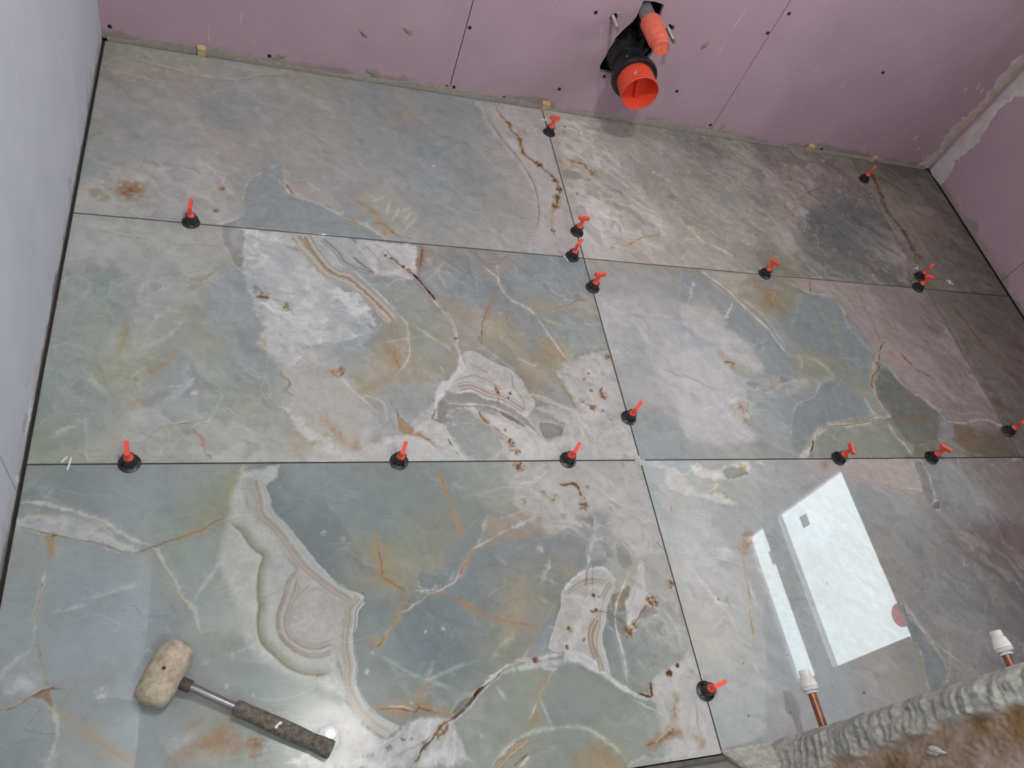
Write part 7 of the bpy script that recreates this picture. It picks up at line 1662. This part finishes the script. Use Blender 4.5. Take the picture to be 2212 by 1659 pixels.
def jamb():
    ny, nz1, nz2 = 90, 340, 30
    s = np.linspace(0, 1, ny)                      # 0 at the corner, 1 deep into the doorway
    zz = np.concatenate([np.linspace(-0.012, 0.75, nz1), np.linspace(0.80, ZC-0.001, nz2)])
    S, Z = np.meshgrid(s, zz)
    D = S*0.160
    n1 = fbm(D*26, Z*13, 3, 3); n2 = fbm(D*160, Z*120, 9, 3); n3 = fbm(Z*75+D*20, D*10-Z*6, 21, 3)
    lim = 0.052 + 0.014*fbm(Z*9, Z*0, 5, 3) + 0.012*n1 + 0.008*np.sin(Z*9+0.6)
    cem = sstep(0.006, -0.006, D - lim)
    foot = 0.030*np.exp(-np.maximum(Z, 0)/0.06) + 0.085*np.exp(-(np.maximum(Z, 0)/0.022)**2)*np.exp(-D/0.035)
    X = JX - foot - cem*(0.010 + 0.009*n1 + 0.0035*n3 + 0.0010*n2) - (1-cem)*(0.0015*n2 + 0.002*n1)
    rim = 0.012*np.exp(-(D/0.006)**2)              # the corner itself is rounded back
    X = X + rim + 0.006*fbm(Z*12, Z*0+3, 8, 3)*np.exp(-D/0.02)
    Y = -1.8150 - D + 0.002*fbm(Z*25, Z*0, 14, 3)*np.exp(-D/0.01)
    V = np.stack([X, Y, Z], -1).reshape(-1, 3)
    h, w = S.shape
    back = np.stack([np.full(h, JX+0.034), np.full(h, -1.8165), zz], -1)
    idx = np.arange(h*w).reshape(h, w); bi = np.arange(h) + h*w
    F = [np.stack([idx[:-1, :-1], idx[:-1, 1:], idx[1:, 1:], idx[1:, :-1]], -1).reshape(-1, 4),
         np.stack([idx[:-1, 0], idx[1:, 0], bi[1:], bi[:-1]], -1)]
    F = np.concatenate(F); V = np.concatenate([V, back])
    me = bpy.data.meshes.new('jamb_plaster'); me.from_pydata(V.tolist(), [], F.tolist())
    a = me.attributes.new('cement', 'FLOAT', 'POINT')
    a.data.foreach_set('value', np.concatenate([cem.ravel(), np.ones(h)]).astype(np.float32))
    me.polygons.foreach_set('use_smooth', [True]*len(me.polygons))
    me.materials.append(jamb_material())
    return link('jamb_plaster', me, wall_front)
jamb()
JM = Matrix(((0, 0, -1, JX-0.004), (1, 0, 0, 0), (0, 1, 0, 0), (0, 0, 0, 1)))
blob('plaster_splash', ring_pts(-1.890, 0.385, 0.006, 0.018, 10, 77, 0.2, 0.35), 0.003, M['plaster'], wall_front, JM, 5)

# the rest of the shell
ceil = boxo('ceiling', (XL-0.1, XR+0.16, -3.3, YB+0.1, ZC, ZC+0.06), M['ceiling']); tag(ceil, 'bare grey board ceiling', None, kind='structure')
wh = boxo('wall_hall', (XL-0.1, XR+0.16, -3.3, -3.24, -0.05, ZC), M['white_board']); tag(wh, 'hall wall behind the doorway', None, kind='structure')
wh2 = boxo('wall_hall_side', (XR+0.1, XR+0.16, -3.24, -1.97, -0.05, ZC), M['white_board']); tag(wh2, 'hall end wall', None, kind='structure')

# ------------------------------------------------------------------ waste pipe and flush pipe on the back wall
def lathe_part(name, prof, m, parent, n=40, capa=True, capb=True):
    bm = bmesh.new(); lathe(bm, prof, n, along((0, 0, 0), (0, -1, 0)), capa, capb)
    return finish(bm, name, m, parent, True)
waste = empty('waste_pipe', (DX, YB, DZ))
tag(waste, 'wide black waste pipe with open orange plug sticking out of pink wall', 'pipe')
lathe_part('pipe_body', [(0.040, -0.09), (0.046, -0.09), (0.046, 0.090), (0.040, 0.090)], M['black_rubber'], waste)
lathe_part('wall_flange', [(0.0465, -0.02), (0.056, -0.02), (0.058, 0.004), (0.054, 0.018), (0.0515, 0.026), (0.051, 0.040), (0.0465, 0.042)], M['black_rubber'], waste)
lathe_part('socket_collar', [(0.0462, 0.070), (0.050, 0.072), (0.061, 0.092), (0.066, 0.098), (0.067, 0.106), (0.066, 0.112), (0.063, 0.114), (0.0535, 0.114), (0.0535, 0.088)], M['black_rubber'], waste, capa=False, capb=False)
lathe_part('rear_socket', [(0.0465, -0.085), (0.055, -0.084), (0.056, -0.050), (0.054, -0.046), (0.0465, -0.044)], M['black_rubber'], waste)
plug = lathe_part('plug', [(0.0, 0.118), (0.049, 0.118), (0.0508, 0.121), (0.0512, 0.176), (0.0518, 0.178), (0.0530, 0.177), (0.0528, 0.085), (0.040, 0.085), (0.0, 0.085)], M['orange_plastic'], waste, 48, False, False)
bm = bmesh.new(); box(bm, -0.0010, 0.0010, -0.138, -0.116, -0.047, 0.004)
bmesh.ops.rotate(bm, cent=(0, 0, 0), matrix=Matrix.Rotation(-0.35, 3, 'Y'), verts=bm.verts); finish(bm, 'plug_rib', M['orange_plastic'], plug)
for a in (0.5, 1.1, 1.9, 2.5):
    bm = bmesh.new(); box(bm, math.cos(a)*0.058-0.006, math.cos(a)*0.058+0.006, -0.012, -0.001, math.sin(a)*0.058-0.004, math.sin(a)*0.058+0.012)
    finish(bm, 'membrane_flap', M['black_rubber'], waste)
for i, (a, y, ln) in enumerate(((2.35, -0.070, 0.011), (2.25, -0.082, 0.005))):
    bm = bmesh.new()
    c, s_ = math.cos(a), math.sin(a)
    mtx = Matrix.Translation((0.0462*c, y, 0.0462*s_)) @ Vector((c, 0, s_)).to_track_quat('Z', 'Y').to_matrix().to_4x4()
    blob('plaster_fleck', ring_pts(0, 0, 0.0025, ln, 8, i+9, 0.7, 0.2), 0.001, M['plaster'], waste, mtx, i)
blob('plaster_fleck', ring_pts(0, 0, 0.0035, 0.010, 8, 15, 1.0, 0.2), 0.001, M['plaster'], waste,
     Matrix.Translation((0.0525*math.cos(2.15), -0.150, 0.0525*math.sin(2.15))) @ Vector((math.cos(2.15), 0, math.sin(2.15))).to_track_quat('Z', 'Y').to_matrix().to_4x4(), 3)

flush = empty('flush_pipe', (DX+0.004, YB, FZ))
tag(flush, 'narrow grey flush pipe with dusty orange cap above the black waste pipe', 'pipe')
lathe_part('pipe_body', [(0.017, -0.09), (0.0215, -0.09), (0.0215, 0.058), (0.017, 0.058)], M['grey_pipe'], flush)
cap = lathe_part('cap', [(0.0225, 0.046), (0.0290, 0.046), (0.0295, 0.050), (0.0278, 0.126), (0.0262, 0.129), (0.0240, 0.130), (0.0222, 0.162), (0.0212, 0.165), (0.0195, 0.1652), (0.0190, 0.1630), (0.004, 0.1630), (0.003, 0.1640), (0.0, 0.1642)], M['orange_dusty'], flush, 40, True, False)
lathe_part('cap_ring', [(0.0240, 0.128), (0.0268, 0.1285), (0.0268, 0.1325), (0.0240, 0.133)], M['orange_dusty'], cap, 40, False, False)

for x, ln, lab in ((1.300, 0.062, 'grey threaded rod left of the orange-capped flush pipe'), (1.4755, 0.068, 'grey threaded rod right of the orange-capped flush pipe')):
    r = empty('threaded_rod', (x, YB, RZ)); tag(r, lab, 'rod', 'threaded rods of the toilet frame')
    bm = bmesh.new(); prof = [(0.0042, -0.05), (0.0058, -0.048)]
    z = -0.04
    while z < ln-0.010: prof += [(0.0060, z), (0.0052, z+0.0011)]; z += 0.0022
    prof += [(0.0056, ln-0.006), (0.0046, ln)]
    lathe(bm, prof, 16, along((0, 0, 0), (0, -1, 0))); finish(bm, 'rod', M['zinc'], r, True)
    blob('hole_crumb', ring_pts(0.009, 0.013, 0.006, 0.004, 8, int(x*100), 0.4, 0.35), 0.003, M['adhesive'], r, Matrix(((1, 0, 0, 0), (0, 0, -1, 0), (0, 1, 0, 0), (0, 0, 0, 1))), 3)

# ------------------------------------------------------------------ tile levelling clips
def make_clip():
    r = empty('tile_leveling_clip')
    base = bmesh.new()
    lathe(base, [(0.0, 0.0), (0.0185, 0.0), (0.0192, 0.0008), (0.0190, 0.0022), (0.0150, 0.0036), (0.0128, 0.0048), (0.0118, 0.0080), (0.0112, 0.0190), (0.0110, 0.0235), (0.0092, 0.0235), (0.0088, 0.0170), (0.0, 0.0170)], 32, None, False, False)
    bo = finish(base, 'base', M['black_plastic'], r, True)
    for k in range(4):
        a = k*math.pi/2+0.5
        bm = bmesh.new(); box(bm, 0.0098, 0.0158, -0.0013, 0.0013, 0.003, 0.0150)
        bmesh.ops.rotate(bm, cent=(0, 0, 0), matrix=Matrix.Rotation(a, 3, 'Z'), verts=bm.verts)
        finish(bm, 'rib', M['black_plastic'], bo, bevel=0.0006, seg=1)
    h = bmesh.new()
    lathe(h, [(0.0, 0.018), (0.0086, 0.018), (0.0088, 0.0245), (0.0078, 0.0262), (0.0050, 0.0285), (0.0036, 0.0330), (0.0034, 0.0500)], 20, None, False, True)
    ho = finish(h, 'handle', M['red_plastic'], r, True)
    t = bmesh.new(); box(t, -0.0150, 0.0150, -0.0040, 0.0040, 0.0475, 0.0585)
    for v in t.verts:
        if v.co.z < 0.050 and abs(v.co.x) > 0.01: v.co.x *= 0.93; v.co.z += 0.0012
    finish(t, 'cross_bar', M['red_plastic'], ho, bevel=0.0016, seg=2)
    p = bmesh.new(); box(p, -0.0048, 0.0048, -0.0022, 0.0022, 0.026, 0.049); finish(p, 'stem_web', M['red_plastic'], ho, bevel=0.0012, seg=1)
    s = bmesh.new(); box(s, -0.0075, 0.0075, -0.0006, 0.0006, -0.0095, 0.0005); finish(s, 'strap', M['black_plastic'], r)
    return r
def kids(o): return [c for c in bpy.data.objects if c.parent == o]
def copy_tree(o, parent=None):
    c = o.copy(); COL.objects.link(c); c.parent = parent
    for ch in kids(o): copy_tree(ch, c)
    return c
proto = make_clip()
for i, (x, y, hdg, tilt, tdir, lab) in enumerate(CLIPS):
    o = proto if i == 0 else copy_tree(proto)
    o.location = (x/1000, y/1000, 0.0)
    o.rotation_euler = (0, 0, math.radians(hdg))
    for ch in kids(o):
        if ch.name.startswith('handle'):
            ch.rotation_euler = (0, 0, math.radians(tdir))
            ch.location = (0, 0, 0.0)
    tag(o, lab, 'leveling clip', 'red and black tile leveling clips')

# ------------------------------------------------------------------ wedges, spacers, chips
for i, (x, rz, w, lab) in enumerate(((229, 0.05, 19, 'pale wooden wedge near left corner between tile and pink wall'),
                           (1206, -0.1, 24, 'pale wooden wedge at top of the long tile joint below the pink wall'),
                           (2205, 0.25, 22, 'curled pale wedge between floor and pink wall, left of the corner clip'),
                           (2492, 0.3, 14, 'small pale wedge behind the clip nearest the back right corner'))):
    bm = bmesh.new()
    w /= 2000.0
    zt = 0.026 if i < 3 else 0.020
    P = [(-w, -0.004, 0.0), (w, -0.004, 0.0), (w, 0.0050, 0.0), (-w, 0.0050, 0.0), (-w*1.05, -0.010, zt), (w*1.1, -0.008, zt*0.92), (w*1.1, 0.0046, zt*1.05), (-w*1.05, 0.0046, zt*1.1)]
    v = [bm.verts.new(p) for p in P]
    for f in ((0,3,2,1),(4,5,6,7),(0,1,5,4),(1,2,6,5),(2,3,7,6),(3,0,4,7)): bm.faces.new([v[k] for k in f])
    o = finish(bm, 'wedge', M['wood'], None, bevel=0.0012)
    o.location = (x/1000, 0.0, 0.0003); o.rotation_euler = (0, 0, rz*0.2)
    tag(o, lab, 'wedge', 'wedges along the back wall')

def spacer(name, arms, loc, rz, lab, h=0.002, w=0.0028):
    bm = bmesh.new()
    for a, l0, l1 in arms:
        b2 = bmesh.new(); box(b2, l0, l1, -w/2, w/2, 0, h)
        bmesh.ops.rotate(b2, cent=(0, 0, 0), matrix=Matrix.Rotation(math.radians(a), 3, 'Z'), verts=b2.verts)
        me = bpy.data.meshes.new('t'); b2.to_mesh(me); b2.free(); bm.from_mesh(me); bpy.data.meshes.remove(me)
    o = finish(bm, name, M['white_plastic'])
    o.location = loc; o.rotation_euler = (0, 0, math.radians(rz))
    return tag(o, lab, 'spacer', 'white plastic tile spacers')
spacer('tile_spacer', [(0, 0, 0.024)], (0.0640, -1.2235, 0.0003), 82, 'upright white plastic spacer leg across the joint near left wall')
spacer('tile_spacer', [(0, 0, 0.013)], (0.0530, -1.2080, 0.0003), 55, 'short slanted white spacer leg beside the upright one near left wall')
spacer('tile_spacer', [(0, -0.012, 0.010), (60, 0, 0.016)], (1.1985, -0.0520, 0.0003), 0, 'white spacer beside the clip highest on the long joint, under the wedge')
spacer('tile_spacer', [(10, 0, 0.012), (100, -0.014, 0.006), (150, 0, 0.009)], (1.1480, -0.6130, 0.0003), 0, 'white spacer beside the clip just left of the tile crossing')
spacer('tile_spacer', [(0, -0.012, 0.008), (50, 0, 0.016)], (2.4060, -0.5230, 0.0003), 0, 'grey-white spacer behind the pair of touching clips')
spacer('tile_spacer', [(35, -0.012, 0.012), (125, -0.012, 0.012)], (2.5206, -0.5690, 0.0003), -80, 'faint cross-shaped spacer lying on the dim right-hand tile')
cr = spacer('tile_spacer', [(0, -0.012, 0.012), (90, -0.012, 0.012)], (1.2002, -1.2117, -0.0072), 0, 'white cross spacer sunk in the joint crossing by the glossy window reflection', h=0.0068, w=0.0022)
for loc, ln, rz, lab in (((0.767, -0.982, 0.0), 0.020, 112, 'thin pale splinter lying on the middle of the veined tile'),
                    ((1.3395, -0.5895, 0.0), 0.0, 0, None)):
    if not lab: continue
    bm = bmesh.new(); lathe(bm, [(0.0002, -ln/2), (0.0009, -ln/4), (0.0010, 0.0), (0.0008, ln/4), (0.0002, ln/2)], 8, Matrix.Rotation(math.pi/2, 4, 'Y'))
    for v in bm.verts: v.co.z += 0.0011 + v.co.x*v.co.x*3; v.co.y += v.co.x*v.co.x*12
    o = finish(bm, 'splinter', M['white_plastic'], None, True); o.location = loc; o.rotation_euler = (0, 0, math.radians(rz)); tag(o, lab, 'splinter')

# ------------------------------------------------------------------ rubber mallet
mallet = empty('rubber_mallet', (0.2461, -1.5917, 0.0))
tag(mallet, 'cream rubber mallet with chrome shaft and grimy grip lying on the floor', 'mallet')
HC = Vector((0.0, 0.0, 0.0300))
ax = Vector((0.2663-0.2259, -1.5512+1.6322, 0.0)).normalized()
hl = 0.0500
bm = bmesh.new()
half = [(0.0, 1.0), (0.009, 0.995), (0.0155, 0.975), (0.0205, 0.93), (0.0240, 0.86), (0.0262, 0.76), (0.0276, 0.6), (0.0288, 0.3), (0.0292, 0.0)]
prof = [(r, -hl*k) for r, k in half] + [(r, hl*k) for r, k in half[-2::-1]]
lathe(bm, prof, 48, along(HC, ax), False, False)
head = finish(bm, 'head', M['mallet_rubber'], mallet, True)
bm = bmesh.new(); lathe(bm, [(0.0028, 0.0586-0.03), (0.0028, 0.0599-0.03), (0.0, 0.0599-0.03)], 14, Matrix.Translation(HC), False, False)
finish(bm, 'pin_hole', M['screw'], head)
L0 = Vector((0.2700-0.2461, -1.6085+1.5917, 0.0285)); L1 = Vector((0.4955-0.2461, -1.7305+1.5917, 0.0150))
dirv = (L1-L0); HL = dirv.length; dirv.normalize()
HM = along(L0, dirv)
bm = bmesh.new(); lathe(bm, [(0.0090, -0.004), (0.0098, 0.002), (0.0098, 0.014), (0.0088, 0.0165)], 24, HM); finish(bm, 'collar', M['grip_ring'], mallet, True)
bm = bmesh.new(); lathe(bm, [(0.0066, 0.010), (0.0066, 0.100)], 24, HM); finish(bm, 'shaft', M['chrome'], mallet, True)
s1 = 0.0895
bm = bmesh.new()
lathe(bm, [(0.0066, s1), (0.0105, s1+0.001), (0.0118, s1+0.006), (0.0122, s1+0.012), (0.0116, s1+0.018), (0.0122, s1+0.040), (0.0132, s1+0.075), (0.0134, s1+0.100), (0.0126, s1+0.125), (0.0126, s1+0.138), (0.0140, s1+0.150), (0.0148, s1+0.160), (0.0146, HL-0.004), (0.0132, HL), (0.0, HL+0.001)], 32, HM, False, False)
grip = finish(bm, 'grip', M['grip'], mallet, True)
SM = Matrix(((1, 0, 0, 0), (0, 1, 0, 0), (0, 0, 1, 0), (0, 0, 0, 1)))
pc = L0 + dirv*(s1+0.075)
blob('paint_fleck', ring_pts(0, 0, 0.006, 0.0028, 8, 5, 0.6, 0.35), 0.0006, M['white_plastic'], grip, Matrix.Translation(pc+Vector((0.0, 0, 0.0128))), 2)

# ------------------------------------------------------------------ capped copper pipes coming out of the door wall
for x, z, tip, lab in ((1.3560, 0.105, -1.7115, 'capped copper pipe beside the tip of the grey plaster edge'), (1.6330, 0.300, -1.7180, 'capped copper pipe near the right edge of the picture')):
    p = empty('capped_pipe', (x, YF, z)); tag(p, lab, 'pipe', 'capped copper pipes on the door wall')
    ln = tip - YF
    def pp(name, prof, m, par=p, n=28):
        bm = bmesh.new(); lathe(bm, prof, n, along((0, 0, 0), (0.0, 1, 0.0))); return finish(bm, name, m, par, True)
    pp('tube', [(0.0075, -0.03), (0.0075, ln-0.02)], M['copper'])
    c0 = ln-0.041
    cp = pp('stop_end', [(0.0080, c0+0.004), (0.0140, c0+0.0045), (0.0158, c0+0.0075), (0.0160, c0+0.010), (0.0152, c0+0.0175), (0.0145, c0+0.018), (0.0128, c0+0.027), (0.0122, c0+0.0285), (0.0105, c0+0.0290), (0.0102, c0+0.0395), (0.0092, ln)], M['white_plastic'])
    pp('release_collar', [(0.0078, c0-0.001), (0.0118, c0-0.001), (0.0120, c0+0.0012), (0.0090, c0+0.0018), (0.0090, c0+0.006)], M['white_plastic'], cp)
    pp('seal_ring', [(0.0150, c0+0.0098), (0.01625, c0+0.0100), (0.01625, c0+0.0106), (0.0150, c0+0.0108)], M['grey_pipe'], cp)

# ------------------------------------------------------------------ ceiling lamp (its glint shows in the floor beside the mallet grip)
LX, LY, LZ = 0.762, -1.332, 2.27
def bulb_lamp(loc, lab, power):
    lamp = empty('ceiling_lamp', loc); tag(lamp, lab, 'lamp')
    bm = bmesh.new(); lathe(bm, [(0.05, 0), (0.05, -0.012), (0.03, -0.022), (0.0, -0.024)], 24, None, True, False); finish(bm, 'rose', M['frame'], lamp, True)
    bm = bmesh.new(); lathe(bm, [(0.014, -0.022), (0.015, -0.066), (0.010, -0.07)], 20); finish(bm, 'holder', M['frame'], lamp, True)
    m = bpy.data.materials.new('lit_bulb'); m.use_nodes = True
    b_ = m.node_tree.nodes['Principled BSDF']
    b_.inputs['Emission Color'].default_value = (0.97, 1.0, 0.965, 1); b_.inputs['Emission Strength'].default_value = power
    bm = bmesh.new(); lathe(bm, [(0.008, -0.066), (0.009, -0.076), (0.0125, -0.085), (0.0140, -0.094), (0.0125, -0.103), (0.0075, -0.109), (0.0, -0.111)], 20, None, True, False)
    finish(bm, 'bulb', m, lamp, True)
bulb_lamp((LX, LY, ZC), 'bare bulb on the bathroom ceiling near the door', LAMP)
bulb_lamp((1.0, -2.65, ZC), 'added fill bulb on the hall ceiling behind the doorway', HALL_FILL)  # unseen hall bulb, added only as fill light from behind the camera
